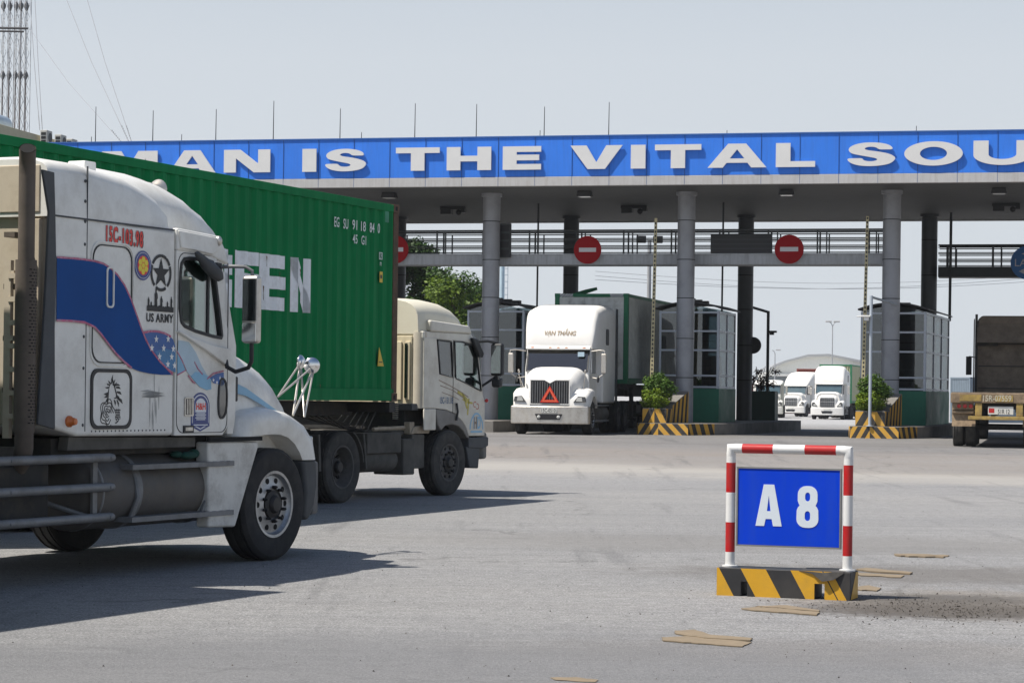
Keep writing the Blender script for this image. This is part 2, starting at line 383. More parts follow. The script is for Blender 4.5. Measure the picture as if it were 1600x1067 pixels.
    def spot(cx, cy, rx, ry, col, amt, sc=1.5):
        nonlocal base
        mp = _n(nt, 'ShaderNodeMapping'); mp.inputs['Location'].default_value = (-cx/rx, -cy/ry, 0); mp.inputs['Scale'].default_value = (1/rx, 1/ry, 0)
        L(G, mp.inputs[0]); g = _n(nt, 'ShaderNodeVectorMath', operation='LENGTH'); L(mp.outputs[0], g.inputs[0])
        ad = _n(nt, 'ShaderNodeMath', operation='MULTIPLY_ADD'); L(noise(sc, 8, .75), ad.inputs[0]); ad.inputs[1].default_value = -1.8; L(g.outputs[1], ad.inputs[2])
        base = mixc(rng(ad.outputs[0], -.35, .25, amt, 0), base, col)
    base = mixc(rng(noise(1., 7, .7, ((1.5, .10, 1), -24)), .56, .68, 0, .5), base, (.10, .10, .103))      # tyre tracks along the lanes
    spot(3.6, 17.6, 1.5, 1.4, (.21, .17, .125), .42, 2.5)
    spot(3.2, 17.0, 1.2, .7, (.055, .05, .045), .85, 9)
    spot(3.3, 18.0, 1.0, .5, (.06, .055, .05), .7, 11)
    spot(3.3, 17.2, 1.3, .8, (.12, .105, .09), .6, 5)
    spot(1.9, 14.2, 2.2, .8, (0.178, 0.148, 0.118), .22, 2)
    spot(-.5, 12.6, 6.5, 2.6, (.155, .156, .162), .62, .5)
    spot(3.0, 24.5, 5.0, 1.6, (.17, .165, .16), .5, .6)
    spot(3.4, 20.5, 2.4, 1.2, (0.118, 0.107, 0.096), .6, 2)
    spot(5.6, 17.6, 1.0, 1.0, (0.333, 0.244, 0.148), .6, 2)
    base = mixc(rng(noise(17., 5, .8), .69, .74, 0, .9), base, (.62, .62, .60))     # bright worn stones
    base = mixc(rng(sx.outputs[1], 92, 112, 0, .85), base, (.36, .36, .36))       # pale concrete yard beyond the gate
    L(base, p.inputs['Base Color']); p.inputs['Roughness'].default_value = .82; p.inputs['Specular IOR Level'].default_value = .35
    b = _n(nt, 'ShaderNodeBump'); b.inputs['Strength'].default_value = .9; b.inputs['Distance'].default_value = .014
    L(noise(60., 5, .7), b.inputs['Height']); L(b.outputs[0], p.inputs['Normal'])
    return m
asphalt = ground_material()
mb = MB()
ys = [-60, -20, 0]+[40-4+2*k for k in range(0, 18)]+[74, 80, 86, 92]+[92+7*k for k in range(1, 15)]+[200, 260, 400, 800, 1600, 3500]
ys = sorted(set(ys)); xs = [-2500, -400, -60, -20, 0, 20, 60, 400, 2500]
gi = [[mb.P((x, y, gz(y))) for x in xs] for y in ys]
for a, b in zip(gi, gi[1:]):
    for k in range(len(xs)-1): mb.F((a[k], a[k+1], b[k+1], b[k]))
kind(mb.build('ground', asphalt, smooth=60), 'structure')

# ------------------------------------------------------------------ wheels
def wheel(parent, x, y, side, R=.51, W=.28, rimr=.29, style='alu', tm=None, name='wheel', steer=0, n=40):
    """axis along y; side -1: outer face looks to -y. Local origin at the hub centre."""
    h = W/2; o = side
    mb = MB()
    prof = [(rimr, -h*.82), (rimr+.02, -h*.92), (R*.78, -h), (R*.93, -h*.97), (R*.985, -h*.82), (R, -h*.7)]
    gro = []
    for gy in (-.36, 0, .36):
        gro += [(R, (gy-.07)*h*2*.9), (R-.014, (gy-.06)*h*2*.9), (R-.014, (gy+.06)*h*2*.9), (R, (gy+.07)*h*2*.9)]
    prof += gro+[(a, -b) for a, b in prof[::-1]]
    mb.lathe(prof, (0, 0, 0), 'y', n, 0, closed=True)
    t = mb.build(name, tm or tyre_m, parent, loc=(x, y, R), smooth=30)
    if steer: t.rotation_euler = (0, 0, steer)
    rm = alu if style == 'alu' else steelrim
    mb = MB()
    if style == 'dual':   # deep dish of an outer dual wheel
        prof = [(rimr+.012, h*.84), (rimr+.012, h*.95), (rimr-.012, h*.93), (rimr-.03, h*.5), (rimr-.06, -h*.25), (.17, -h*.42), (.10, -h*.42), (.10, -h*.1), (.085, h*.0), (.0001, h*.02)]
    else:                 # convex disc of a steer wheel
        prof = [(rimr+.012, h*.84), (rimr+.012, h*.95), (rimr-.012, h*.93), (rimr-.022, h*.74), (rimr-.035, h*.66), (.20, h*.70), (.165, h*.80), (.15, h*.82), (.145, h*.6), (.0001, h*.6)]
    mb.lathe([(a, b*o) for a, b in prof], (0, 0, 0), 'y', n, cap0=False)
    # hand holes
    hr = .218 if style != 'dual' else .20
    hh = (h*.69-.018 if style != 'dual' else -h*.36)
    for k in range(10 if style != 'dual' else 8):
        a = 2*pi*k/(10 if style != 'dual' else 8); c = (cos(a)*hr, o*hh, sin(a)*hr)
        ring = []
        mb.lathe([(.026, o*(-.03)), (.027, o*.021), (.025, o*.0225), (.0001, o*.0225)], c, 'y', 12, 1)
    r = mb.build('rim', [rm, gapblack], t, smooth=30)
    mb = MB(); hb = h*.6 if style != 'dual' else -h*.1
    ext = h*1.05 if style != 'dual' else h*.55
    mb.lathe([(.13, o*hb), (.125, o*(hb+.03)), (.085, o*(hb+.045)), (.08, o*ext), (.065, o*(ext+.018)), (.0001, o*(ext+.02))], (0, 0, 0), 'y', 20)
    for k in range(10):
        a = 2*pi*(k+.5)/10; yy = h*.80 if style != 'dual' else -h*.40
        mb.lathe([(.016, o*yy), (.016, o*(yy+.03)), (.009, o*(yy+.05)), (.0001, o*(yy+.05))], (cos(a)*.155, 0, sin(a)*.155), 'y', 6)
    mb.build('hub', hubm, t, smooth=30)
    return t
def dual(parent, x, side, R=.51, style='dual', tm=None, yo=1.22):
    wheel(parent, x, side*(yo-.14), side, R, .27, style=style, tm=tm, n=32)
    wheel(parent, x, side*(yo-.14-.33), -side, R, .27, style='dual', tm=tm, n=24)
def sq(w, h, n, z0, x, N=14, ww=None):
    """arched cross-section at x: half width w, height h above z0, superellipse exponent n; closed at the bottom"""
    pts = [(x, -w, z0-.02)]
    for k in range(N+1):
        t = pi-pi*k/N; c, s_ = cos(t), sin(t)
        pts.append((x, w*math.copysign(abs(c)**(2/n), c), z0+h*abs(s_)**(2/n)))
    pts.append((x, w, z0-.02)); return pts
# ================================================================== NEAR WHITE TRACTOR
S1 = Side(432, 21.2, 25)
def q(S, pts, off=0): return [S(*p, off=off) for p in pts]
th = radians(25); o1 = S1.o; YW = -1.2
t1 = thing('bonneted_tractor', 'white bonneted tractor with blue ribbon decals, red plate number and a tall exhaust stack', 'truck',
           (o1[0]-cos(th)*1.2, o1[1]+sin(th)*1.2, 0), radians(65))
# --- sleeper box
mb = MB(); mb.prism([(-3.40, 1.23), (-3.05, 1.16), (-1.675, 1.15), (-1.675, 2.875), (-3.40, 2.895)], -1.2, 1.2)
sl = mb.build('sleeper', white, t1, bevel=.035)
mb = MB(); mb.box(-3.425, -3.402, -1.15, 1.15, 1.25, 2.88); mb.box(-3.44, -3.402, -1.15, 1.15, 2.86, 2.885)
mb.box(-3.45, -3.42, -.35, .75, 2.1, 2.7); mb.box(-3.47, -3.42, -1.12, -1.04, 1.3, 2.85)
mb.build('rear_panel', dusty, t1, bevel=.006)
mb = MB()
for zz in (1.5, 1.9, 2.3, 2.7): mb.box(-3.62, -3.42, -1.0, -.9, zz, zz+.04)
mb.build('bracket', stack_m, sl)
# --- roof fairing
secs = []
for x, w, h, n in ((-3.46, 1.195, .43, 10), (-3.40, 1.2, .455, 9), (-3.0, 1.2, .455, 9), (-2.7, 1.195, .435, 8), (-2.35, 1.19, .415, 7), (-2.05, 1.18, .38, 5), (-1.85, 1.165, .34, 4), (-1.70, 1.14, .26, 3.2), (-1.6, 1.08, .18, 3)):
    secs.append(sq(w, h, n, 2.89, x))
mb = MB(); mb.loft(secs); fr = mb.build('roof_fairing', white, t1, smooth=50)
secs = []
for x, w, h, n in ((-3.30, .55, .42, 4), (-2.8, .72, .485, 3.6), (-2.3, .84, .53, 3.4), (-1.9, .91, .55, 3.2), (-1.5, .96, .54, 3), (-1.2, .97, .495, 2.9), (-.98, .96, .43, 2.8), (-.80, .95, .34, 2.7), (-.66, .93, .23, 2.6), (-.58, .91, .12, 2.6), (-.55, .9, .01, 2.6)):
    secs.append(sq(w, h, n, 2.885, x))
mb = MB(); mb.loft(secs); mb.build('roof_nose', white, t1, smooth=60)
mb = MB(); mb.box(-3.47, -3.44, -1.12, 1.12, 2.9, 3.27); mb.build('fairing_back', dusty, t1, bevel=.01)
mb = MB(); mb.box(-3.42, -1.70, -1.204, -1.19, 2.872, 2.886); mb.box(-2.955, -2.948, -1.203, -1.19, 1.2, 3.3)
for zz in (1.25, 1.7, 1.95, 2.45, 2.68, 2.86, 3.02, 3.18): mb.ball((-2.98, -1.2, zz), .014, .008, .014, nu=8, nv=5)
for k in range(20): mb.ball((-2.86+.055*k, -1.2, 1.20), .008, .006, .008, nu=6, nv=4)
mb.build('seam', greyplastic, sl)
# --- side extender
mb = MB(); e = [(-3.56, 3.22), (-3.41, 3.21), (-3.39, 2.9), (-3.37, 2.5), (-3.38, 2.0), (-3.36, 1.22), (-3.58, 1.26), (-3.53, 1.9), (-3.50, 2.3), (-3.47, 2.9)]
mb.prism(e, -1.215, -1.19); mb.build('side_extender', greyplastic, t1, bevel=.006)
mb = MB(); mb.prism(e, 1.19, 1.215); mb.build('side_extender', greyplastic, t1, bevel=.006)
# --- luggage door and lower locker on the sleeper
def frame_ring(mb, poly_o, w, y0, y1, m=0):
    cx = sum(p[0] for p in poly_o)/len(poly_o); cz = sum(p[1] for p in poly_o)/len(poly_o)
    ex = max(abs(p[0]-cx) for p in poly_o); ez = max(abs(p[1]-cz) for p in poly_o)
    inner = [(cx+(p[0]-cx)*(1-w/ex), cz+(p[1]-cz)*(1-w/ez)) for p in poly_o]
    mb.prism(poly_o, y0, y1, m=m, holes=[inner]); return inner
mb = MB(); inn = frame_ring(mb, rrect(-2.90, -2.30, 1.72, 2.72, .13), .012, -1.209, -1.19)
d = mb.build('locker_door', white, sl)
mb = MB(); frame_ring(mb, rrect(-2.875, -2.325, 1.745, 2.695, .12), .010, -1.2065, -1.19); mb.build('seal', blackplastic, sl)
mb = MB(); frame_ring(mb, rrect(-2.70, -2.595, 2.19, 2.52, .035), .014, -1.222, -1.19); mb.build('handle', white, sl, bevel=.004)
mb = MB(); frame_ring(mb, rrect(-2.885, -2.315, 1.215, 1.70, .085), .028, -1.212, -1.19); mb.build('locker_seal', black, sl)
mb = MB(); mb.prism(rrect(-2.855, -2.345, 1.245, 1.67, .07), -1.207, -1.19); mb.build('locker_lid', white, sl)
mb = MB(); mb.lathe([(.045, 0), (.045, -.02), (.035, -.03), (.026, -.07), (.0001, -.075)], (-3.17, -1.2, 1.28), 'y', 16); mb.build('side_marker', amber, sl)
# --- decals
def dec(name, S, pts, m, y, off=0, parent=None, th_=.0015):
    mb = MB(); mb.prism(q(S, pts), y-th_, y); return mb.build(name, m, parent, smooth=0)
Zq = lambda x0, y0, k, pts: [(x0+a/k, y0+b/k) for a, b in pts]
top = [(87, 402), (110, 403.5), (130, 405.5), (146, 408), (160, 412), (172, 420), (182, 430), (193, 446), (203, 468), (212, 493), (219, 513), (226, 531), (236, 549), (248, 565), (262, 579), (268, 585.5)]
bot = [(86.5, 500.6), (110, 501.5), (130, 503.5), (146, 511), (156, 522), (168, 538), (180, 553), (192, 565), (204, 575), (216, 580), (232, 583.5), (250, 585.5), (268, 585.5)]
dec('ribbon_decal', S1, top+bot[::-1][1:], blue_dec, -1.2105, parent=sl)
mb = MB(); mb.prism(ribbon(q(S1, top), .016), -1.2135, -1.2115); mb.prism(ribbon(q(S1, bot[:9]), .018), -1.2135, -1.2115); mb.build('ribbon_edge', pink_dec, sl, smooth=0)
star_r = [(222, 519), (233, 517.5), (245, 517.8), (255, 520.5), (264, 525), (269, 531), (271.8, 540), (272.5, 560), (272.3, 582), (262, 577), (252, 568), (242, 556), (233, 543), (226, 530)]
dec('star_ribbon', S1, star_r, mat('star_ribbon_blue', (.02, .10, .33), .4, var=.2), -1.2105, parent=sl)
dec('star_ribbon_pale', S1, [(240, 549), (255, 545), (272.4, 548), (272.3, 582), (262, 577), (252, 568)], mat('star_ribbon_pale', (.04, .19, .40), .4, var=.3), -1.2125, parent=sl)
mb = MB(); mb.prism(ribbon(q(S1, [(221, 520), (233, 517.5), (245, 517.8), (255, 520.5), (265, 526)]), .018), -1.2145, -1.213); mb.prism(ribbon(q(S1, [(222, 521), (233, 545), (244, 560), (256, 573), (268, 583)]), .014), -1.2145, -1.213); mb.build('ribbon_edge', pink_dec, sl, smooth=0)
def star(mb, cx, cz, r, y0, y1, m=0, sx=1., rot=0):
    p = []
    for k in range(10):
        a = pi/2+k*pi/5+rot; rr = r if k % 2 == 0 else r*.4; p.append((cx+rr*cos(a)*sx, cz+rr*sin(a)))
    mb.prism(p, y0, y1, m=m)
mb = MB()
for px, py in ((242, 530), (260.5, 529.5), (235, 543.5), (253.5, 544), (268.5, 545), (247, 557), (266, 557.5), (260, 569), (270.5, 571)):
    c = S1(px, py); star(mb, c[0], c[1], .034, -1.2155, -1.2140)
mb.build('star', white_clean, sl, smooth=0)
M = lambda px, py, y, sl_=0: Mxz(S1(px, py)[0], y, S1(px, py)[1], sl_)
text('plate_number', '15C-103.98', black, sl, M(195, 370.5, -1.2045, -.035), w=.53, h=.145, offset=.055, spacing=1.28)
text('plate_number', '15C-103.98', red_dec, sl, M(194, 370, -1.2065, -.035), w=.52, h=.135, offset=.035, spacing=1.28)
text('slogan', 'US ARMY', black, sl, M(249.5, 497, -1.2045), w=.40, h=.074, offset=.03, spacing=1.1)
# star-in-circle emblem
mb = MB(); c = S1(251, 426.5); star(mb, c[0], c[1]-.005, .128, -1.2065, -1.2045)
for a0, a1 in ((60, 88), (92, 150), (156, 204+24), (240, 300), (312, 384), (384+4, 418)):
    mb.prism(arc(c[0], c[1], .155, .155, a0, a1, 8)+arc(c[0], c[1], .13, .13, a1, a0, 8), -1.2065, -1.2045)
# marching figures silhouette
zA = S1(250, 478.5)[1]; zB = S1(250, 487)[1]
for px, pt_, wf in ((231.5, 464, .010), (235.5, 471, .008), (243, 452, .019), (251.5, 463, .014), (261, 471, .009), (267, 464, .011)):
    x = S1(px, 480)[0]; z = zA-.005; zt_f = S1(px, pt_)[1]; h = zt_f-z; w = wf
    mb.prism([(x-w, z), (x-w*.9, z+h*.45), (x-w, z+h*.75), (x-w*.4, z+h*.82), (x-w*.35, z+h), (x+w*.35, z+h), (x+w*.4, z+h*.82), (x+w, z+h*.74), (x+w*1.3, z+h*.5), (x+w*.8, z+h*.4), (x+w, z)], -1.2065, -1.2045)
xa = S1(229, 487)[0]; xb = S1(270, 487)[0]; pts = [(xa, zB), (xb, zB)]
for k in range(24, -1, -1): pts.append((xa+(xb-xa)*k/24, zA+random.uniform(-.006, .010)))
mb.prism(pts, -1.2065, -1.2045)
mb.build('army_emblem', black, sl, smooth=0)
# round league badge
c = S1(222.5, 415); mb = MB()
mb.lathe([(.122, -1.2045), (.122, -1.2065), (.0001, -1.2065)], (c[0], 0, c[1]), 'y', 32, 0)
mb.lathe([(.108, -1.2065), (.108, -1.2075), (.0001, -1.2075)], (c[0], 0, c[1]), 'y', 32, 1)
mb.lathe([(.104, -1.2075), (.104, -1.2083), (.0001, -1.2083)], (c[0], 0, c[1]), 'y', 32, 0)
mb.lathe([(.08, -1.2083), (.08, -1.2092), (.0001, -1.2092)], (c[0], 0, c[1]), 'y', 32, 2)
for k in range(6):
    a = k*pi/3+.5; mb.lathe([(.027, -1.2092), (.027, -1.21), (.0001, -1.21)], (c[0]+.05*cos(a), 0, c[1]+.05*sin(a)), 'y', 6, 3)
mb.lathe([(.024, -1.2092), (.024, -1.21), (.0001, -1.21)], (c[0], 0, c[1]), 'y', 6, 3)
mb.build('round_badge', [navy_dec, white_dec, red_dec, yellow_dec], sl, smooth=0)
# horse head, rose and character on the locker lid
mb = MB(); y0, y1 = -1.2095, -1.2075
HP = lambda pts: q(S1, Zq(120, 500, 5.617, pts))
neck = [(262, 735), (266, 680), (270, 620), (282, 575), (300, 545), (318, 520), (330, 545), (324, 560), (336, 590), (345, 640), (340, 672), (325, 660), (318, 640), (322, 600), (308, 570), (290, 600), (280, 660), (276, 735)]
mb.prism(HP([(282, 560), (290, 556), (276, 600), (268, 735), (258, 735), (264, 640)]), y0, y1)
mb.prism(HP([(316, 556), (322, 556), (332, 600), (346, 655), (340, 690), (322, 690), (318, 682), (334, 680), (338, 660), (326, 610)]), y0, y1)
for a, b, w, c2, d2 in ((310, 480, 9, 300, 560), (330, 520, 9, 312, 575), (345, 545, 10, 322, 590), (375, 575, 13, 330, 570), (378, 605, 15, 338, 590), (385, 655, 16, 345, 630), (395, 735, 17, 348, 680), (365, 700, 13, 340, 660), (360, 760, 9, 345, 700), (330, 750, 10, 322, 700), (270, 530, 9, 292, 560), (255, 555, 11, 284, 570), (240, 590, 12, 276, 590), (228, 650, 15, 266, 640), (232, 680, 13, 264, 660), (246, 715, 10, 262, 690), (300, 500, 8, 316, 550)):
    nx, ny = -(d2-b), (c2-a); l = sqrt(nx*nx+ny*ny); nx, ny = nx/l*w, ny/l*w
    mb.prism(HP([(a, b), ((a+c2)/2+nx*1.1, (b+d2)/2+ny*1.1), (c2+nx*.5, d2+ny*.5), (c2-nx*.5, d2-ny*.5), ((a+c2)/2-nx*.3, (b+d2)/2-ny*.3)]), y0, y1)
rc = S1(120+262/5.617, 500+815/5.617)
for k, r in enumerate((.098, .078, .055, .032, .014)):
    pts = [(rc[0]+r*(1+.13*cos(5*t_+k))*cos(t_), rc[1]+r*1.05*(1+.13*cos(5*t_+k))*sin(t_)) for t_ in [2*pi*j/30 for j in range(26+k % 2)]]
    mb.prism(ribbon(pts, .008), y0, y1)
mb.build('horse_drawing', black, sl, smooth=0)
text('character', '夢', black, sl, M(120+352/5.617, 500+842/5.617, -1.2085), w=.075, h=.125, offset=.01)
# scratches
mb = MB()
for i in range(12):
    z = 1.50+random.gauss(0, .02); x = -2.0+random.gauss(0, .05); mb.prism([(x-.13, z), (x-.02, z+.012), (x+.1, z-.003), (x, z-.008)], -1.2045, -1.2035)
for i in range(9):
    x = -1.95+random.gauss(0, .05); z = 1.4+random.gauss(0, .09); mb.prism([(x, z-.09), (x+.004, z), (x, z+.1), (x-.003, z)], -1.2045, -1.2035)
mb.build('scrape', mat('scrape_grey', (.33, .33, .32), .7, var=.3), sl, smooth=0)

# --- cab
mb = MB()
door_o = [(-1.655, 1.15), (-.90, 1.145), (-.815, 1.22), (-.80, 1.5), (-.80, 1.985), (-1.03, 2.70), (-1.655, 2.715)]
win = smoothpoly([(-1.605, 2.13), (-1.50, 2.06), (-.945, 1.985), (-.93, 2.02), (-1.075, 2.60), (-1.10, 2.655), (-1.44, 2.66), (-1.58, 2.64), (-1.605, 2.50)], 1)
door = []
for s in (-1, 1):
    mb = MB(); mb.prism(door_o, s*1.195, s*1.15, holes=[win]); d = mb.build('door', white, t1, bevel=.008); door.append(d)
    mb = MB(); mb.prism(ribbon([win[k % len(win)] for k in range(len(win)+1)], .028), s*1.205, s*1.17); mb.build('window_seal', blackplastic, d)
    mb = MB(); mb.box(-1.155, -1.125, min(s*1.19, s*1.175), max(s*1.19, s*1.175), 2.0, 2.66); mb.build('window_bar', blackplastic, d)
    mb = MB(); mb.prism(win, s*1.180, s*1.176); mb.build('window', cab_glass, d, smooth=0)
dr = door[0]
mb = MB(); frame_ring(mb, rrect(-1.635, -.83, 1.17, 2.70, .10), .006, -1.198, -1.19); mb.build('seal', blackplastic, dr)
mb = MB(); mb.prism([(-1.65, 2.04), (-1.45, 1.985), (-1.1, 1.925), (-.83, 1.90), (-.80, 1.85), (-.80, 1.76), (-.87, 1.745), (-1.2, 1.87), (-1.45, 1.955), (-1.65, 2.02)], -1.235, -1.19); mb.build('mirror_moulding', white, dr, bevel=.015)
# door porthole, handle, lock, crest
lw_ = smoothpoly([(-.965, 1.63), (-.915, 1.645), (-.855, 1.60), (-.84, 1.45), (-.86, 1.33), (-.93, 1.285), (-.975, 1.33), (-.985, 1.45)], 2)
mb = MB(); mb.prism(lw_, -1.202, -1.19); mb.build('porthole', dark_glass, dr); mb = MB(); mb.prism(ribbon(lw_+lw_[:1], .018), -1.207, -1.19); mb.build('porthole_seal', blackplastic, dr)
mb = MB(); frame_ring(mb, rrect(-1.515, -1.375, 1.315, 1.475, .015), .012, -1.205, -1.19); mb.box(-1.50, -1.39, -1.202, -1.19, 1.325, 1.465, 1)
for k in range(4): mb.box(-1.488+.026*k, -1.474+.026*k, -1.207, -1.19, 1.33, 1.46)
mb.box(-1.53, -1.375, -1.206, -1.19, 1.175, 1.235, 1); mb.box(-1.51, -1.40, -1.212, -1.19, 1.19, 1.22); mb.build('handle', [dullchrome, blackplastic], dr)
# ribbon on the door
c_ = lambda pts: Zq(0, 450, 3.5575, pts)
dec('door_ribbon', S1, c_([(992, 290), (1050, 300), (1090, 360), (1120, 430), (1150, 480), (1172, 500), (1175, 560), (1150, 568), (1110, 550), (1075, 510), (1040, 465), (1010, 410), (988, 370)]), pale_dec, -1.199, parent=dr)
dec('door_ribbon_deep', S1, c_([(1085, 465), (1125, 470), (1172, 505), (1174, 562), (1150, 567), (1112, 550), (1080, 515), (1060, 490)]), lblue_dec, -1.2005, parent=dr)
dec('door_ribbon_star', S1, c_([(1165, 500), (1200, 478), (1243, 468), (1245, 535), (1232, 545), (1215, 535), (1185, 528)]), mat('star_ribbon_blue', (.02, .10, .33)), -1.2005, parent=dr)
dec('door_ribbon_tip', S1, c_([(985, 365), (1015, 420), (1030, 460), (985, 478)]), lblue_dec, -1.2005, parent=dr)
mb = MB()
for pl in ([(982, 350), (1010, 400), (1035, 455), (985, 483)], [(1080, 410), (1100, 450), (1125, 480)], [(1150, 505), (1185, 475), (1243, 460)], [(1045, 485), (1070, 520), (1085, 530)]): mb.prism(ribbon(q(S1, c_(pl)), .012), -1.203, -1.2015)
mb.build('ribbon_edge', pink_dec, dr, smooth=0)
mb = MB()
for px, py in ((1185, 512), (1222, 500), (1205, 525)): a = S1(*c_([(px, py)])[0]); star(mb, a[0], a[1], .02, -1.203, -1.2015)
mb.build('star', white_clean, dr, smooth=0)
# crest sticker
cc = S1(*c_([(1115, 690)])[0]); cx, cz = cc
arch = [(cx-.145, cz-.12), (cx-.145, cz+.05)]+arc(cx, cz+.05, .145, .12, 180, 0, 12)+[(cx+.145, cz-.12), (cx, cz-.165)]
mb = MB(); mb.prism(arch, -1.1985, -1.19, m=0); sh = lambda k: [(cx+(a-cx)*k, cz+.0+(b-cz-.0)*k) for a, b in arch]
mb.prism(sh(.90), -1.1995, -1.1985, m=1); mb.prism(sh(.84), -1.2005, -1.1995, m=0); mb.prism([(cx-.085, cz-.06), (cx-.085, cz+.05)]+arc(cx, cz+.05, .085, .07, 180, 0, 10)+[(cx+.085, cz-.06)], -1.2015, -1.2005, m=1)
for k in range(4): mb.box(cx-.095+.004*k, cx+.095-.004*k, -1.2025, -1.2015, cz-.018-.026*k, cz-.0-.026*k, 0)
mb.box(cx-.14, cx+.14, -1.2025, -1.2015, cz-.12, cz-.092, 0); mb.box(cx-.11, cx+.11, -1.2035, -1.2025, cz-.112, cz-.104, 1)
for k in range(3): mb.box(cx-.07, cx+.07, -1.2035, -1.2025, cz-.014-.026*k, cz-.006-.026*k, 1)
mb.build('crest', [navy_dec, white_dec], dr, smooth=0)
text('crest_letters', 'H&H', red_dec, dr, Mxz(cx, -1.2035, cz+.05), w=.15, h=.06, offset=.03)
# header above the window, roof, floor, posts, windscreen, cowl
hd = q(S1, [(277, 356), (343, 369), (352, 390), (358, 414), (345, 408), (330, 401), (300, 395), (277, 391)])
mb = MB(); mb.prism(hd, -1.205, 1.205); mb.build('cab_header', white, t1, bevel=.02)
mb = MB(); mb.prism(q(S1, [(277, 360), (338, 372), (344, 388), (330, 398), (300, 391), (281, 388)]), -1.222, -1.20); mb.build('header_panel', white, t1, bevel=.014)
for s in (-1, 1):
    mb = MB(); mb.ball((S1(341, 377)[0]-.02, s*1.215, S1(341, 377)[1]), .03, .035, .045); mb.build('marker_lamp', amber if s > 0 else dullchrome, t1)
mb = MB()
for s in (-1, 1):
    mb.prism([(-.795, 1.15), (-.70, 1.15), (-.66, 1.30), (-.66, 1.93), (-.93, 2.72), (-1.02, 2.72), (-.795, 1.985)], s*1.18, s*1.08)
mb.build('windscreen_post', white, t1, bevel=.012)
mb = MB(); mb.prism([(-.85, 1.15), (-.69, 1.15), (-.69, 1.90), (-.85, 1.90)], -1.08, 1.08); mb.build('bulkhead', blackplastic, t1)
mb = MB(); mb.prism([(-.675, 1.92), (-.665, 1.92), (-.93, 2.71), (-.94, 2.71)], -1.08, 1.08); mb.build('windscreen', wind_glass, t1, smooth=0)
mb = MB(); mb.box(-1.66, -.8, -1.14, 1.14, 1.15, 1.2); mb.box(-1.673, -1.655, -1.15, 1.15, 1.2, 2.72); mb.box(-1.66, -.98, -1.14, 1.14, 2.70, 2.74)
mb.box(-1.05, -.82, -1.1, 1.1, 1.75, 1.93); mb.build('cab_interior', interior, t1)
for s in (-1, 1):
    mb = MB(); mb.box(-1.62, -1.2, s*.62-.25, s*.62+.25, 1.3, 1.62); mb.prism([(-1.62, 1.6), (-1.50, 1.6), (-1.56, 2.32), (-1.65, 2.32)], s*.62-.23, s*.62+.23); mb.box(-1.64, -1.57, s*.62-.13, s*.62+.13, 2.34, 2.52); mb.build('seat', seat_m, t1, bevel=.04)
mb = MB(); pts = [(-1.08+.07*cos(a), .62+.22*sin(a), 1.98-.10*cos(a)) for a in [2*pi*k/20 for k in range(21)]]; mb.tube(pts, .014, 6, cap=False); mb.build('steering_wheel', blackplastic, t1)
# cowl gap and hood
mb = MB(); mb.box(-.70, -.655, -1.13, 1.13, 1.23, 1.86); mb.build('cowl_gap', gapblack, t1)
secs = []
for x, w, zt, n in ((-.65, 1.07, 2.01, 6), (-.45, 1.06, 1.985, 5.5), (-.2, 1.045, 1.945, 5), (.1, 1.01, 1.89, 4.5), (.4, .965, 1.81, 4), (.6, .92, 1.74, 3.6), (.78, .88, 1.64, 3.2), (.90, .84, 1.50, 3), (.97, .81, 1.32, 3), (1.0, .80, 1.1, 3)):
    secs.append(sq(w, zt-.9, n, .9, x, 18))
mb = MB(); mb.loft(secs); hood = mb.build('hood', white, t1, smooth=60)
mb = MB(); mb.box(-.55, -.47, -1.085, -1.03, 1.44, 1.66); mb.build('hood_latch', black, hood, bevel=.01)
mb = MB(); pts = []
rp = [(-.58, 1.62, 1.52), (-.3, 1.56, 1.49), (0, 1.46, 1.41), (.3, 1.36, 1.32), (.55, 1.28, 1.25)]
for i, (x, a, b) in enumerate(rp): pts.append((x, a, b))
A = [(x, -1.083+.001*i-max(0, 0)+(x+.6)*.062, a) for i, (x, a, b) in enumerate(rp)]; B = [(x, -1.083+(x+.6)*.062, b) for x, a, b in rp]
for i in range(4): mb.quad([A[i], A[i+1], B[i+1], B[i]])
mb.build('hood_ribbon', lblue_dec, hood, smooth=0)
mb = MB(); mb.box(.96, 1.03, -.55, .55, .95, 1.32); mb.build('grille', chrome, t1, bevel=.02)
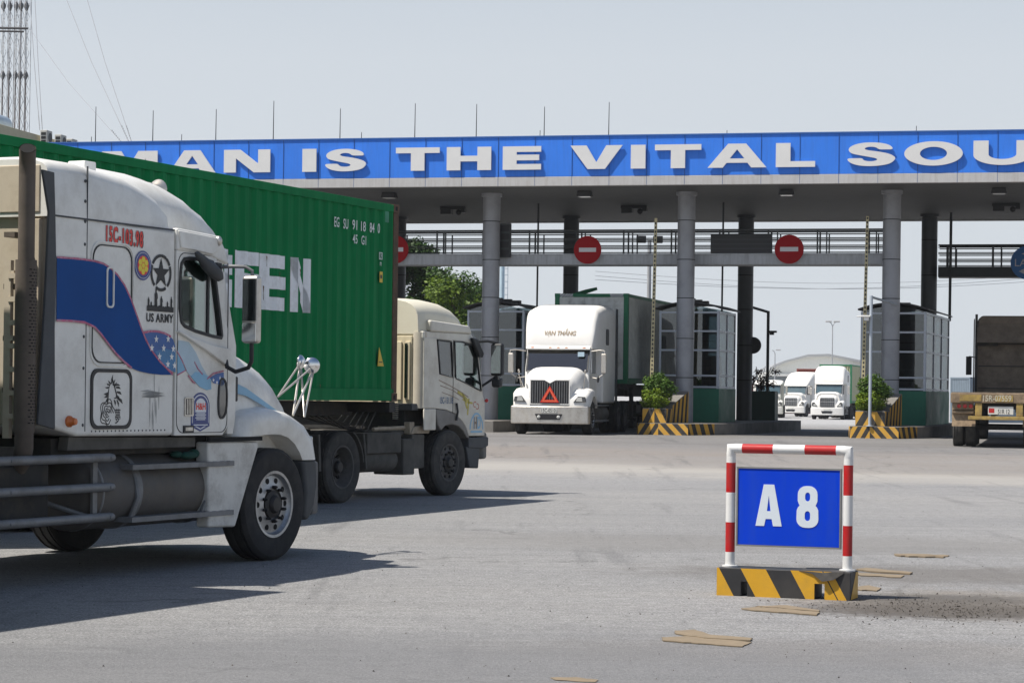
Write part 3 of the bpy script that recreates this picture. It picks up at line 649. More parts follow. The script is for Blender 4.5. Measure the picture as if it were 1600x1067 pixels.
# fenders
for s in (-1, 1):
    secs = []
    inner = [(-.30, 1.13), (-.20, 1.14), (-.05, 1.145), (.10, 1.14), (.24, 1.11), (.36, 1.05), (.45, .97), (.50, .90)]
    outer = [(-.66, 1.13), (-.60, 1.29), (-.42, 1.36), (-.05, 1.385), (.25, 1.35), (.52, 1.25), (.70, 1.10), (.76, .90)]
    for (ix, iz), (ox, oz) in zip(inner, outer):
        c = []
        c.append((ix, s*1.19, iz)); c.append((ix+(ox-ix)*.5, s*1.225, iz+(oz-iz)*.5)); c.append((ix+(ox-ix)*.82, s*1.205, iz+(oz-iz)*.82)); c.append((ix+(ox-ix)*.96, s*1.13, iz+(oz-iz)*.97))
        c.append((ox, s*1.02, oz+.01)); c.append((ox, s*.80, oz+.03)); c.append((ix, s*.80, iz)); c.append((ix, s*1.0, iz))
        secs.append(c)
    mb = MB(); mb.loft(secs); f = mb.build('fender', white, t1, smooth=70)
    mb = MB(); mb.prism([(.50, .905), (.765, .905), (.785, .66), (.73, .46), (.62, .33), (.53, .36), (.56, .6)], s*1.2, s*.98); mb.build('bumper_end', greyplastic, t1, bevel=.04)
    mb = MB(); mb.box(-1.14, -.26, s*1.185-.03, s*1.185+.0, 1.092, 1.128); mb.build('shut_line', gapblack, t1)
    mb = MB(); mb.prism([(-1.13, 1.09), (-.31, 1.085), (-.28, 1.055), (-.665, .335), (-1.10, .35)], s*1.195, s*1.06); mb.build('skirt', white_grimy, t1, bevel=.065, seg=3)
    mb = MB(); mb.box(.69, .757, s*1.08-.08, s*1.08+.08, .97, 1.12); mb.build('headlight', lens, t1, bevel=.02)
mb = MB(); out_ = [(.70, -1.19), (.95, -1.10), (1.12, -.9), (1.2, -.5), (1.22, 0), (1.2, .5), (1.12, .9), (.95, 1.10), (.70, 1.19)]
mb.prism(out_+[(a-.12, b*.9) for a, b in out_[::-1]], .38, .88, axis='z'); mb.build('bumper', greyplastic, t1, bevel=.03)
mb = MB(); mb.box(-.9, .9, -.9, .9, .62, 1.05); mb.build('engine_block', chassis_m, t1)
# wheels
wheel(t1, .01, -1.06, -1, .51, .28, .292, steer=radians(-3))
wheel(t1, .01, 1.06, 1, .51, .28, .292, steer=radians(-3))
for x in (-5.0, -6.32):
    for s in (-1, 1): dual(t1, x, s, .51, 'dual')
mb = MB()
for s in (-.43, .43): mb.box(-7.1, .9, s-.04, s+.04, .78, 1.03)
for x in (-6.9, -5.66, -4.2, -2.6, -.6): mb.box(x-.06, x+.06, -.43, .43, .8, 1.0)
for x in (-5.0, -6.32): mb.tube([(x, -.8, .51), (x, .8, .51)], .09, 12)
mb.tube([(0, -.95, .51), (0, .95, .51)], .07, 12)
mb.build('chassis_frame', chassis_m, t1, bevel=.01)
mb = MB(); mb.box(-6.2, -5.2, -.42, .42, 1.06, 1.12); mb.build('fifth_wheel', chassis_m, t1, bevel=.02)
mb = MB(); mb.box(-3.15, -.9, -1.02, 1.02, 1.0, 1.14); mb.build('cab_underside', chassis_m, t1)
mb = MB(); mb.prism([(-3.08, 1.155), (-1.25, 1.13), (-1.25, 1.05), (-3.10, 1.05)], -1.14, -1.05); mb.build('side_valance', dustchassis, t1)
# fuel tank, steps, straps
for s in (-1, 1):
    mb = MB(); mb.lathe([(.0001, -2.78), (.24, -2.775), (.30, -2.74), (.315, -2.70), (.315, -.80), (.30, -.76), (.24, -.74), (.0001, -.74)], (0, s*.84, .70), 'x', 36); tk = mb.build('fuel_tank', tank_m, t1, smooth=40)
    mb = MB()
    for x in (-2.10, -1.02): mb.lathe([(.318, x-.03), (.326, x-.03), (.326, x+.03), (.318, x+.03)], (0, s*.84, .70), 'x', 36, closed=True)
    mb.lathe([(.317, -2.63), (.322, -2.62), (.317, -2.60)], (0, s*.84, .70), 'x', 36, closed=True)
    mb.build('tank_strap', greysteel, tk, smooth=40)
    for z in (.905, .475):
        mb = MB(); mb.box(-2.29, -.72, min(s*1.21, s*1.0), max(s*1.21, s*1.0), z-.028, z+.014)
        for k in range(14): mb.box(-2.26+.11*k, -2.20+.11*k, min(s*1.20, s*1.02), max(s*1.20, s*1.02), z+.014, z+.0165)
        mb.build('step', greysteel, t1, bevel=.004)
    mb = MB()
    for x in (-2.10, -1.02): mb.tube([(x-.02, s*1.06, .90), (x-.05, s*1.14, .80), (x-.05, s*1.17, .65), (x-.10, s*1.12, .45)], .025, 8)
    mb.build('step_bracket', greysteel, t1)
mb = MB(); mb.ball((-1.30, -1.10, .975), .12, .06, .035); mb.ball((-1.18, -1.08, .99), .06, .05, .04); mb.ball((-1.42, -1.06, .985), .07, .05, .03); mb.build('green_rag', mat('green_rag', (.01, .06, .045), .9, var=.4, scale=15), t1)
# side guard rails
for z in (.985, .748, .508):
    mb = MB(); mb.tube([(-6.0, -1.2, z), (-2.60, -1.2, z), (-2.56, -1.2, z)], [.036, .036, .03], 12)
    for x in (-3.93, -2.63): mb.ball((x, -1.236, z), .014, .01, .014, nu=8, nv=5)
    mb.build('guard_rail', greysteel, t1)
mb = MB()
for x in (-2.75, -4.6): mb.box(x-.03, x+.03, -1.165, -1.14, .48, 1.0)
mb.tube([(-2.75, -1.15, .5), (-3.3, -.5, .78)], .02, 8); mb.build('guard_post', greysteel, t1)
mb = MB(); mb.box(-4.3, -3.2, -1.05, -.55, .45, .95); mb.build('battery_box', chassis_m, t1, bevel=.03)
mb = MB(); mb.box(-3.9, -3.45, -.95, .9, 1.0, 1.08); mb.build('catwalk', dustchassis, t1)
# exhaust stack
sx_, sy_ = -3.63, -1.12
dx_, dy_ = -.79, -.60
mb = MB(); mb.tube([(sx_, sy_, 1.15), (sx_, sy_, 3.16), (sx_+dx_*.01, sy_+dy_*.01, 3.24), (sx_+dx_*.04, sy_+dy_*.04, 3.31), (sx_+dx_*.09, sy_+dy_*.09, 3.37)], .064, 24, cap=False); mb.tube([(sx_+dx_*.03, sy_+dy_*.03, 3.30), (sx_+dx_*.085, sy_+dy_*.085, 3.364)], .058, 24)
st = mb.build('exhaust_stack', stack_m, t1, smooth=50)
mb = MB(); mb.tube([(sx_+dx_*.080, sy_+dy_*.080, 3.360), (sx_+dx_*.0885, sy_+dy_*.0885, 3.3695)], .0575, 24); mb.build('stack_mouth', gapblack, st)
mb = MB(); mb.tube([(sx_, sy_, 1.20), (sx_, sy_, 2.52)], .082, 28, m=0)
for r in range(50):
    z = 1.27+.0245*r
    if 1.72 < z < 1.80 or z > 2.46: continue
    for k in range(3):
        a = radians(-118+24*k+(12 if r % 2 else 0)); c = Vector((sx_+cos(a)*.0825, sy_+sin(a)*.0825, z)); tng = Vector((-sin(a), cos(a), 0))*.011; nn = Vector((cos(a), sin(a), 0))*.0012
        mb.quad([c-tng+nn-Vector((0,0,.004)), c+tng+nn-Vector((0,0,.004)), c+tng+nn+Vector((0,0,.004)), c-tng+nn+Vector((0,0,.004))], 1)
mb.build('heat_shield', [stack_m, gapblack], st, smooth=50)
mb = MB(); mb.tube([(sx_, sy_, 1.2), (sx_, sy_, 1.08), (sx_+.03, sy_+.04, .98), (sx_+.1, sy_+.15, .9), (sx_+.3, sy_+.4, .85)], .072, 20); mb.build('exhaust_elbow', stack_m, st, smooth=50)
mb = MB(); mb.box(sx_-.02, sx_+.02, sy_+.13, sy_+.19, 1.15, 2.52)
for k in range(7):
    mb.box(sx_-.03, sx_+.03, sy_+.07, sy_+.15, 1.3+.18*k, 1.34+.18*k)
mb.box(sx_-.02, -3.42, sy_+.1, sy_+.14, 1.9, 1.94); mb.box(sx_-.02, -3.42, sy_+.1, sy_+.14, 2.4, 2.44)
mb.build('stack_bracket', dusty, t1)
# door mirror with its arms, visor mirror, roof horn, aerial cap
y_ = -1.5
mb = MB(); mb.box(-1.005, -.925, -1.60, -1.435, 1.945, 2.53); mr = mb.build('door_mirror', dullchrome, t1, bevel=.03, seg=3)
mb = MB(); mb.box(-1.012, -1.0, -1.585, -1.45, 2.14, 2.50, 0); mb.box(-1.014, -1.0, -1.585, -1.45, 1.965, 2.12, 1); mb.build('mirror_glass', [dark_glass, chrome], mr)
mb = MB(); mb.tube([(-1.04, -1.18, 2.60), (-1.02, -1.35, 2.61), (-1.0, -1.47, 2.605), (-.97, -1.52, 2.57), (-.965, -1.52, 2.50)], .016, 10); mb.build('mirror_arm', greysteel, t1)
mb = MB(); mb.tube([(-.90, -1.22, 1.80), (-.91, -1.24, 1.74), (-.93, -1.34, 1.70), (-.95, -1.48, 1.735), (-.965, -1.52, 1.79), (-.965, -1.52, 1.97)], .019, 10); mb.build('mirror_arm', blackplastic, t1)
mb = MB(); mb.loft([[(x, -1.26+.05*sin(a)*k, z+.055*cos(a)*k) for a in [2*pi*j/12 for j in range(12)]] for x, z, k in ((-1.47, 2.70, .15), (-1.44, 2.69, .5), (-1.38, 2.66, .7), (-1.30, 2.61, 1.05), (-1.2, 2.57, 1.2), (-1.10, 2.53, 1.0), (-1.04, 2.51, .3))]); mb.build('convex_mirror', greyplastic, t1, smooth=60)
mb = MB(); mb.box(-1.10, -1.02, -1.25, -1.17, 2.56, 2.64); mb.build('mirror_clamp', blackplastic, t1, bevel=.01)
for s in (-1, 1):
    if s > 0:
        mb = MB(); mb.box(-1.005, -.925, 1.435, 1.60, 1.945, 2.53); mb.tube([(-1.0, 1.18, 2.6), (-.965, 1.52, 2.58), (-.965, 1.52, 1.8), (-.95, 1.22, 1.75)], .017, 8); mb.build('door_mirror', dullchrome, t1)
hx_, hz_2 = S1(226, 284, off=.55); hz_2 -= .05; hq = (hx_, -1.2+.55, hz_2)
mb = MB(); mb.lathe([(.03, 0), (.03, .12), (.05, .16), (.085, .20), (.09, .215), (.075, .205), (.04, .17), (.0001, .16)], hq, 'x', 20); mb.lathe([(.05, .06), (.05, .08)], hq, 'x', 12)
mb.box(hx_+.02, hx_+.10, hq[1]-.03, hq[1]+.03, hz_2-.12, hz_2); mb.build('roof_horn', dullchrome, t1, smooth=50)
mb = MB(); mb.box(-2.50, -2.34, -.85, -.68, 3.30, 3.40); mb.build('roof_box', white_clean, t1, bevel=.01)
# hood mirrors on tripods
for (px, py, off, r, nm, yaw) in ((487, 571, .22, .076, 1, 0), (468, 566, .38, .07, 2, 1)):
    x, z = S1(px, py, off=off); c = Vector((x, YW+off, z)); dirv = Vector((-.75, -.45, -.05)) if nm == 1 else Vector((-.25, .95, .1)); dirv.normalize()
    rot = dirv.to_track_quat('Z', 'Y').to_matrix().to_4x4(); Mx = Matrix.Translation(c) @ rot
    mb = MB(Mx); mb.lathe([(.0001, -.05), (r*.6, -.045), (r*.95, -.02), (r*1.03, 0), (r*.98, .006), (r*.7, .02), (r*.35, .028), (.0001, .03)], (0, 0, 0), 'z', 28); hm = mb.build('hood_mirror', chrome, t1, smooth=60)
    b1 = S1(434, 620, off=.25); b2 = S1(458, 645, off=.12); b3 = S1(474, 650, off=.18)
    mb = MB(); base = Vector((c.x, c.y, c.z-.07))
    mb.tube([c+Vector((0, 0, -.02)), Vector((b1[0], YW+.25, b1[1]))], .0095, 8)
    mb.tube([base, Vector((b2[0], YW+.12, b2[1]-.02))], .011, 8); mb.tube([c+Vector((.03, 0, -.06)), Vector((b3[0]+.02, YW+.18, b3[1]-.01))], .0095, 8)
    mb.build('mirror_stay', dullchrome, hm)
# ================================================================== CONTAINERS AND TRAILERS
def clip_x(poly, xa, xb):
    def half(p, keep, x):
        o = []
        for i in range(len(p)):
            a = p[i]; b = p[(i+1) % len(p)]; ia, ib = keep(a[0]), keep(b[0])
            if ia: o.append(a)
            if ia != ib: t = (x-a[0])/(b[0]-a[0]); o.append((x, a[1]+t*(b[1]-a[1])))
        return o
    p = half(poly, lambda v: v >= xa-1e-9, xa)
    return half(p, lambda v: v <= xb+1e-9, xb) if len(p) > 2 else []
PITCH = .278; DEP = .036
def corr(u):
    """corrugation profile (0 outer .. 1 inner) over one pitch"""
    t = (u/PITCH) % 1
    pts = ((0, 0), (.26, 0), (.50, 1), (.76, 1), (1, 0))
    for (a, va), (b, vb) in zip(pts, pts[1:]):
        if a <= t <= b: return va+(vb-va)*(t-a)/(b-a)
    return 0
def corr_breaks(L):
    n = int(L/PITCH)+1; r = [0]
    for k in range(n):
        for t in (0, .26, .50, .76): r.append((k+t)*PITCH)
    return sorted(set([min(v, L) for v in r if v <= L]+[L]))
def container(name, label, loc, rz, Lc=12.19, Hc=2.896, side=None, frame=None, front=None, ribs=True, group=None, cornerm=None, front_plain=False):
    """local: x forward (front end at x=0, back at -Lc), y left, z up from the container floor"""
    c = thing(name, label, 'container', loc, rz, group); w = 1.219; frame = frame or side
    for s in (-1, 1):
        mb = MB(); u0, u1 = .12, Lc-.12; br = corr_breaks(u1-u0); zb, zt = .17, Hc-.11
        if ribs:
            pr = [(-(u0+b), s*(w-.012-DEP*corr(b))) for b in br]
        else: pr = [(-u0, s*(w-.012)), (-u1, s*(w-.012))]
        for a, b in zip(pr, pr[1:]): mb.quad([(a[0], a[1], zb), (b[0], b[1], zb), (b[0], b[1], zt), (a[0], a[1], zt)])
        mb.build('side_panel', side, c, smooth=0)
        mb = MB(); mb.box(-Lc+.1, -.1, min(s*w, s*(w-.06)), max(s*w, s*(w-.06)), Hc-.115, Hc-.01); mb.build('top_rail', frame, c, bevel=.006)
        mb = MB(); mb.box(-Lc+.1, -.1, min(s*w, s*(w-.06)), max(s*w, s*(w-.06)), 0.01, .175); mb.build('bottom_rail', frame, c, bevel=.006)
        for x in (-.16, -Lc):
            mb = MB(); mb.box(x, x+.16, min(s*w, s*(w-.15)), max(s*w, s*(w-.15)), .12, Hc-.12, 0); p = mb.build('corner_post', frame if not (cornerm and x > -1) else cornerm, c, bevel=.01)
            for z in (0, Hc-.118):
                mb = MB(); xx = x-.004 if x < -1 else x-.010
                mb.box(xx, xx+.174, min(s*(w+.003), s*(w-.16)), max(s*(w+.003), s*(w-.16)), z, z+.118, 0)
                mb.box(xx+.055, xx+.12, min(s*(w+.005), s*(w-.1)), max(s*(w+.005), s*(w-.1)), z+.03, z+.088, 1); mb.build('corner_casting', [cornerm or frame, gapblack], p)
    mb = MB(); n = 60
    for k in range(n):
        x0 = -.1-(Lc-.2)*k/n; x1 = -.1-(Lc-.2)*(k+1)/n; z0 = Hc-.02-.012*(k % 2)
        mb.box(x1, x0, -w+.05, w-.05, z0-.01, z0)
    mb.build('roof_panel', cont_roof, c, smooth=0)
    # front wall
    mb = MB()
    if front_plain: mb.box(-.07, -.03, -w+.14, w-.14, .1, Hc-.1)
    else:
        ny = int((2*w-.28)/.2)
        for k in range(ny):
            y0 = -w+.14+k*(2*w-.28)/ny; d = (2*w-.28)/ny
            ys_ = [y0, y0+d*.3, y0+d*.5, y0+d*.8, y0+d]; xs_ = [-.03, -.03, -.07, -.07, -.03]
            for i in range(4): mb.quad([(xs_[i], ys_[i], .12), (xs_[i+1], ys_[i+1], .12), (xs_[i+1], ys_[i+1], Hc-.12), (xs_[i], ys_[i], Hc-.12)])
    mb.build('front_wall', front or side, c, smooth=0)
    mb = MB(); mb.box(-.15, -.01, -w+.15, w-.15, Hc-.12, Hc-.005); mb.box(-.15, -.01, -w+.15, w-.15, .005, .13); mb.build('front_beam', frame, c, bevel=.006)
    mb = MB(); mb.box(-Lc+.02, -Lc+.07, -w+.14, w-.14, .12, Hc-.1); mb.build('rear_door', side, c, bevel=.01)
    mb = MB()
    for y in (-.9, -.3, .3, .9): mb.tube([(-Lc-.01, y, .1), (-Lc-.01, y, Hc-.1)], .018, 8)
    mb.build('locking_bar', greysteel, c)
    mb = MB(); mb.box(-Lc+.1, -.1, -w+.08, w-.08, .05, .16); mb.build('floor', chassis_m, c)
    return c
def on_side(c, name, polys, m, Lc=12.19, y0=1.219, lift=.003):
    """paint laid over the corrugated right-hand wall; convex outlines in (x, z)"""
    br = [-(.12+b) for b in corr_breaks(Lc-.24)]; mb = MB()
    for poly in polys:
        for b, a in zip(br, br[1:]):
            p = clip_x(poly, a, b)
            if len(p) > 2: mb.F([mb.P((x, -(y0-.012-DEP*corr(-x-.12)+lift), z)) for x, z in p])
    return mb.build(name, m, c, smooth=0)
def skeletal_trailer(name, label, loc, rz, group=None, L_=12.2, top=1.2, zr=.5, axles=(-8.6, -9.9, -11.2), kmat=None, R=.5, king=0):
    km = kmat or chassis_m
    t = thing(name, label, 'trailer', loc, rz, group)
    mb = MB()
    for s in (-.48, .48):
        mb.box(-3.2, -.05, s-.06, s+.06, top-.20, top-.01); mb.box(-L_, -3.2, s-.06, s+.06, top-.42, top-.01)
    for x in (-.12, -1.4, -3.2, -5, -7, -9, -11, -L_+.1): mb.box(x-.08, x+.08, -.48, .48, top-.18, top-.03)
    for x in (-.1, -6, -L_+.1): mb.box(x-.09, x+.09, -1.2, 1.2, top-.15, top-.005)
    mb.build('chassis_frame', km, t, bevel=.01)
    for s in (-1, 1):
        mb = MB(); mb.box(-2.9, -2.75, s*.75-.06, s*.75+.06, .45, top-.1); mb.box(-3.0, -2.65, s*.75-.15, s*.75+.15, .40, .45); mb.build('landing_leg', km, t)
        mb = MB(); mb.box(-7.8, -3.4, s*1.15-.02, s*1.15+.02, .55, .65); mb.box(-7.8, -3.4, s*1.15-.02, s*1.15+.02, .85, .95); mb.build('side_guard', km, t)
        for x in axles: dual(t, x, s, R, 'dual', tm=dusttyre)
    mb = MB()
    for x in axles: mb.tube([(x, -1, R), (x, 1, R)], .07, 10); mb.box(x-.4, x+.4, -.6, -.5, R, R+.35); mb.box(x-.4, x+.4, .5, .6, R, R+.35)
    mb.build('axle', km, t)
    mb = MB(); mb.box(-L_-.04, -L_+.04, -1.2, 1.2, .5, .66); mb.build('rear_bumper', km, t)
    return t

# --- green container by the near cabover tractor
CT = radians(22.9); CZ = 33.0; SC = Side(620, CZ, 22.9)
cr = Vector((cos(CT), -sin(CT), 0)); cf = Vector((sin(CT), cos(CT), 0))
top_z = SC(620, 320)[1]; HGC = 2.77; bot_z = top_z-HGC
c_org = Vector((SC.o[0], SC.o[1], 0))-cr*1.219
gc = container('shipping_container', 'long green corrugated container with white block capitals and rust at its front corner', (c_org.x, c_org.y, bot_z), pi/2-CT, side=cont_green, frame=cont_green, cornerm=rust, Hc=HGC)
Lx = lambda px, py: SC(px, py, off=.0)
def U(px, py): a, z = SC(px, py); return (a, z-bot_z)
# letters: one cap height all along
zt_, zb_ = U(470, 403)[1], U(470, 488)[1]
H_ = zt_-zb_; xN1 = U(488.5, 440)[0]; xN0 = U(453, 440)[0]; wd = xN1-xN0
print('letters', zt_, zb_, xN0, xN1, bot_z, top_z)
st_ = wd*.34; hb_ = H_*.24; gap = U(453, 440)[0]-U(447.5, 440)[0]
x0 = xN0+.03
polys = [[(x0, zb_), (x0+st_, zb_), (x0+st_, zt_), (x0, zt_)], [(x0+wd-st_, zb_), (x0+wd, zb_), (x0+wd, zt_), (x0+wd-st_, zt_)], [(x0, zt_), (x0+st_*.95, zt_), (x0+wd, zb_), (x0+wd-st_*.95, zb_)]]
on_side(gc, 'letter', polys, white_dec)
def rect(a, b, c, d): return [(a, c), (b, c), (b, d), (a, d)]
def E_(x): return [rect(x, x+st_*1.12, zb_, zt_), rect(x+st_*1.12, x+wd*1.03, zt_-hb_, zt_), rect(x+st_*1.12, x+wd*1.03, zb_, zb_+hb_), rect(x+st_*1.12, x+wd*1.05, (zt_+zb_)/2-hb_*.48, (zt_+zb_)/2+hb_*.48)]
w2 = wd*1.05+gap
E2 = xN0-w2+.02; E1 = E2-w2*.90; R1 = E1-w2*.90; G1 = R1-w2; R0 = G1-w2; E0 = R0-w2; V0 = E0-w2; EE = V0-w2
def R_(x): zm = zb_+H_*.48; return [rect(x, x+st_, zb_, zt_), rect(x+st_, x+wd*.9, zt_-hb_*.8, zt_), rect(x+wd-st_, x+wd, zb_+H_*.56, zt_-hb_*.4), rect(x+st_, x+wd*.9, zm-hb_*.3, zm+hb_*.45), rect(x+wd-st_, x+wd, zb_, zm), rect(x+wd-st_*.9, x+wd*.94, zm-.01, zb_+H_*.57)]
on_side(gc, 'letter', E_(E2), white_dec); on_side(gc, 'letter', E_(E1), white_dec); on_side(gc, 'letter', R_(R1), white_dec)
on_side(gc, 'letter', [rect(G1, G1+st_, zb_+.1, zt_-.1), rect(G1+.05, G1+wd-.05, zt_-hb_*.8, zt_), rect(G1+.05, G1+wd-.05, zb_, zb_+hb_*.8), rect(G1+wd-st_, G1+wd, zb_+.1, zb_+H_*.5)], white_dec)
on_side(gc, 'letter', R_(R0), white_dec); on_side(gc, 'letter', E_(E0), white_dec); on_side(gc, 'letter', E_(EE), white_dec)
on_side(gc, 'letter', [[(V0, zt_), (V0+wd*.35, zt_), (V0+wd*.6, zb_), (V0+wd*.4, zb_)], [(V0+wd*.65, zt_), (V0+wd, zt_), (V0+wd*.6, zb_), (V0+wd*.4, zb_)]], white_dec)
rs = mat('rust_streak', (.16, .085, .05), .9, var=.4, scale=14, dirt=(.05, .10, .05), dirt_amt=.8, dirt_scale=16)
random.seed(77)
for px_, y0_, y1_ in ((439, 425, 486), (441, 430, 462), (418, 400, 418), (374, 430, 452), (415, 446, 470), (455, 470, 486), (470, 420, 432), (520, 380, 384), (560, 500, 505), (505, 600, 606), (590, 470, 476), (545, 545, 549)):
    a0, za = U(px_, y0_); _, zb2 = U(px_, y1_); w_ = random.uniform(.008, .022)
    on_side(gc, 'rust_streak', [[(a0-w_, za), (a0+w_*.8, za-.01), (a0+w_*.3, (za+zb2)/2), (a0+w_*.5, zb2), (a0-w_*.4, zb2+.02), (a0-w_*.2, (za+zb2)/2)]], rs, lift=.0045)
code_m = mat('stencil_white', (.62, .68, .66), .6, var=.1)
for s_, px, py in (('EG', 527.5, 347), ('SU', 541.5, 350), ('91', 555.5, 351.5), ('18', 569, 354), ('84', 582.5, 356), ('0', 593, 357)):
    a, z = U(px, py); text('code_number', s_, code_m, gc, Mxz(a, -1.2085, z), w=.145 if len(s_) > 1 else .07, h=.135, offset=.012)
for s_, px, py in (('45', 556, 373.5), ('G1', 569.5, 375.5)):
    a, z = U(px, py); text('code_number', s_, code_m, gc, Mxz(a, -1.2085, z), w=.145, h=.125, offset=.012)
a, z = U(596, 400); mb = MB(); frame_ring(mb, rect(a-.05, a+.05, z-.05, z+.05), .012, -1.2105, -1.2075); mb.build('height_mark', code_m, gc, smooth=0)
text('height_mark', '2.9', code_m, gc, Mxz(a, -1.209, z), w=.05, h=.06, offset=.01); text('height_mark', 'm', code_m, gc, Mxz(a, -1.209, z-.11), w=.05, h=.05, offset=.01)
a, z = U(596.5, 433); mb = MB(); mb.prism(rect(a-.045, a+.045, z-.075, z+.075), -1.2095, -1.207, m=0); mb.prism(rect(a-.03, a+.03, z-.02, z+.03), -1.2105, -1.2095, m=1); mb.build('caution_sticker', [mat('sticker_yellow', (.62, .42, .02), .5), black], gc, smooth=0)
a, z = U(596, 562); mb = MB(); mb.prism([(a-.10, z-.09), (a+.09, z-.09), (a-.06, z+.17)], -1.2135, -1.207, m=0); mb.prism(rect(a-.07, a+.04, z-.04, z-.025), -1.2145, -1.2135, m=1); mb.build('hazard_triangle', [mat('sticker_yellow', (.62, .42, .02), .5), black], gc, smooth=0)
mb = MB(); mb.box(-.42, -.30, -1.2085, -1.2075, 2.50, 2.72); mb.build('touched_up_patch', mat('green_touch_up', (.02, .20, .11), .6, var=.3), gc)
skt = skeletal_trailer('skeletal_trailer', 'dark container trailer beneath the long green container with white capitals', (c_org.x, c_org.y, 0), pi/2-CT, top=bot_z-.004)
kingp = c_org-cf*1.25

# ================================================================== NEAR CABOVER TRACTOR
S2 = Side(703, 34.9, 26.6); a2 = radians(26.6)
t2 = thing('cabover_tractor', 'pale beige cabover tractor hauling the long green container, dusty wheels', 'truck', (S2.o[0]-cos(a2)*1.22, S2.o[1]+sin(a2)*1.22, 0), pi/2-a2)

# --- the load behind the bonneted tractor (its shadow lies across the road)
a1 = radians(25); fw = Vector((sin(a1), cos(a1), 0)); q1 = Vector((t1.location.x, t1.location.y, 0))-fw*4.43
container('shipping_container', 'container carried behind the bonneted tractor with the ribbon decals, reaching out of the picture', (q1.x, q1.y, 1.25), pi/2-a1, side=cont_green, frame=cont_green)
skeletal_trailer('skeletal_trailer', 'trailer behind the bonneted tractor with the ribbon decals, reaching out of the picture', (q1.x, q1.y, 0), pi/2-a1, top=1.245)
def pane(t, outl, s, w, m, sealw=.02, name='window'):
    mb = MB(); mb.prism(outl, s*(w-.012), s*(w-.018)); g = mb.build(name, m, t, smooth=0)
    mb = MB(); mb.prism(ribbon(outl+outl[:1], sealw), s*(w+.003), s*(w-.03)); mb.build('window_seal', blackplastic, g)
    return g
# lower shell, roof band and pillars around real openings
low = [(-.80, 1.30), (-.80, 1.84), (.11, 1.78), (1.04, 1.55), (1.16, 1.42), (1.16, .88), (.64, .88), (.56, 1.0), (.42, 1.11), (.20, 1.22), (-.10, 1.28), (-.44, 1.30)]
mb = MB(); mb.prism(low, -1.215, -1.17); mb.prism(low, 1.215, 1.17)
body = mb.build('cab_side', beige, t2, bevel=.012)
mb = MB()
fr_ = [(1.0, 1.215), (1.12, 1.17), (1.24, .95), (1.30, .5), (1.31, 0), (1.30, -.5), (1.24, -.95), (1.12, -1.17), (1.0, -1.215)]
for z0, z1, k0, k1 in ((.88, 1.44, 0, .0), (1.44, 1.60, 0, -.05)):
    a = [(x+k0, y, z0) for x, y in fr_]+[(.95, -1.1, z0), (.95, 1.1, z0)]; b = [(x+k1, y*.995, z1) for x, y in fr_]+[(.90, -1.1, z1), (.90, 1.1, z1)]; mb.loft([a, b])
mb.build('front_panel', beige, t2, bevel=.01)
mb = MB(); mb.prism([(-.82, 2.32), (-.82, 2.43), (.70, 2.43), (.84, 2.32), (.86, 2.27), (.45, 2.30)], -1.205, 1.205); mb.build('roof_band', beige, t2, bevel=.02)
mb = MB(); mb.prism([(-.62, 2.46), (-.62, 2.60), (.62, 2.55), (.70, 2.43), (-.60, 2.43)], -1.225, 1.225); mb.build('fairing_collar', beige, t2, bevel=.03)
secs = []
for x, w, h, n in ((-.84, 1.13, .50, 4.5), (-.6, 1.15, .52, 4.5), (-.2, 1.15, .53, 4.2), (.2, 1.13, .515, 3.8), (.5, 1.08, .48, 3.4), (.75, 1.02, .42, 3), (.92, .95, .33, 2.8), (1.03, .88, .2, 2.6), (1.07, .85, .06, 2.6)):
    secs.append(sq(w, h, n, 2.41, x))
mb = MB(); mb.loft(secs); mb.build('roof_fairing', mat('fairing_beige', (.66, .62, .50), .5, var=.05, dirt=(.4, .33, .24), dirt_amt=.4, dirt_scale=1.5), t2, smooth=60)
for s in (-1, 1):
    mb = MB(); mb.prism([(-.80, 1.8), (-.80, 2.34), (-.42, 2.34), (-.32, 1.8)], s*1.213, s*1.16)
    mb.prism([(.035, 1.77), (.065, 2.32), (.135, 2.32), (.165, 1.75)], s*1.210, s*1.16)
    mb.prism([(1.02, 1.54), (.83, 2.30), (.90, 2.30), (1.12, 1.48)], s*1.205, s*1.13); mb.build('pillar', beige if s > 0 else beige, t2, bevel=.01)
    pane(t2, [(-.40, 2.31), (.04, 2.29), (.10, 1.76), (-.30, 1.81)], s, 1.222, dark_glass)
    pane(t2, [(.14, 2.30), (.40, 2.30), (.83, 2.24), (1.03, 1.57), (.19, 1.75)], s, 1.222, cab_glass)
    mb = MB(); mb.prism([(-.44, 1.295), (-.10, 1.275), (.20, 1.215), (.42, 1.105), (.56, .99), (.66, .84), (.56, .86), (.46, .95), (.30, 1.03), (.10, 1.06), (-.12, 1.04), (-.26, .97), (-.36, 1.06)], s*1.222, s*1.0); mb.build('fender', mat('fender_grey', (.20, .19, .175), .55, var=.15, dirt=(.12, .1, .08), dirt_amt=.4), t2, bevel=.02)
    mb = MB(); mb.box(-.80, -.44, s*1.2-.03, s*1.2+.0, .98, 1.295); mb.build('rear_mudguard', beige, t2, bevel=.03)
    mb = MB(); mb.box(.10, .115, s*1.216-.001, s*1.216+.001, 1.2, 2.32); mb.build('seam', gapblack, t2)
    mb = MB(); mb.tube([(.18, s*1.24, 1.12), (.20, s*1.25, 1.25), (.19, s*1.235, 1.38)], .018, 8); mb.build('door_handle', blackplastic, t2)
    mb = MB(); mb.prism([(.64, .86), (1.30, .86), (1.30, .72), (1.12, .68), (.64, .70)], s*1.215, s*1.0); mb.prism([(.58, .72), (1.04, .70), (1.0, .38), (.70, .40)], s*1.20, s*.9); mb.build('bumper_step', greyplastic, t2, bevel=.02)
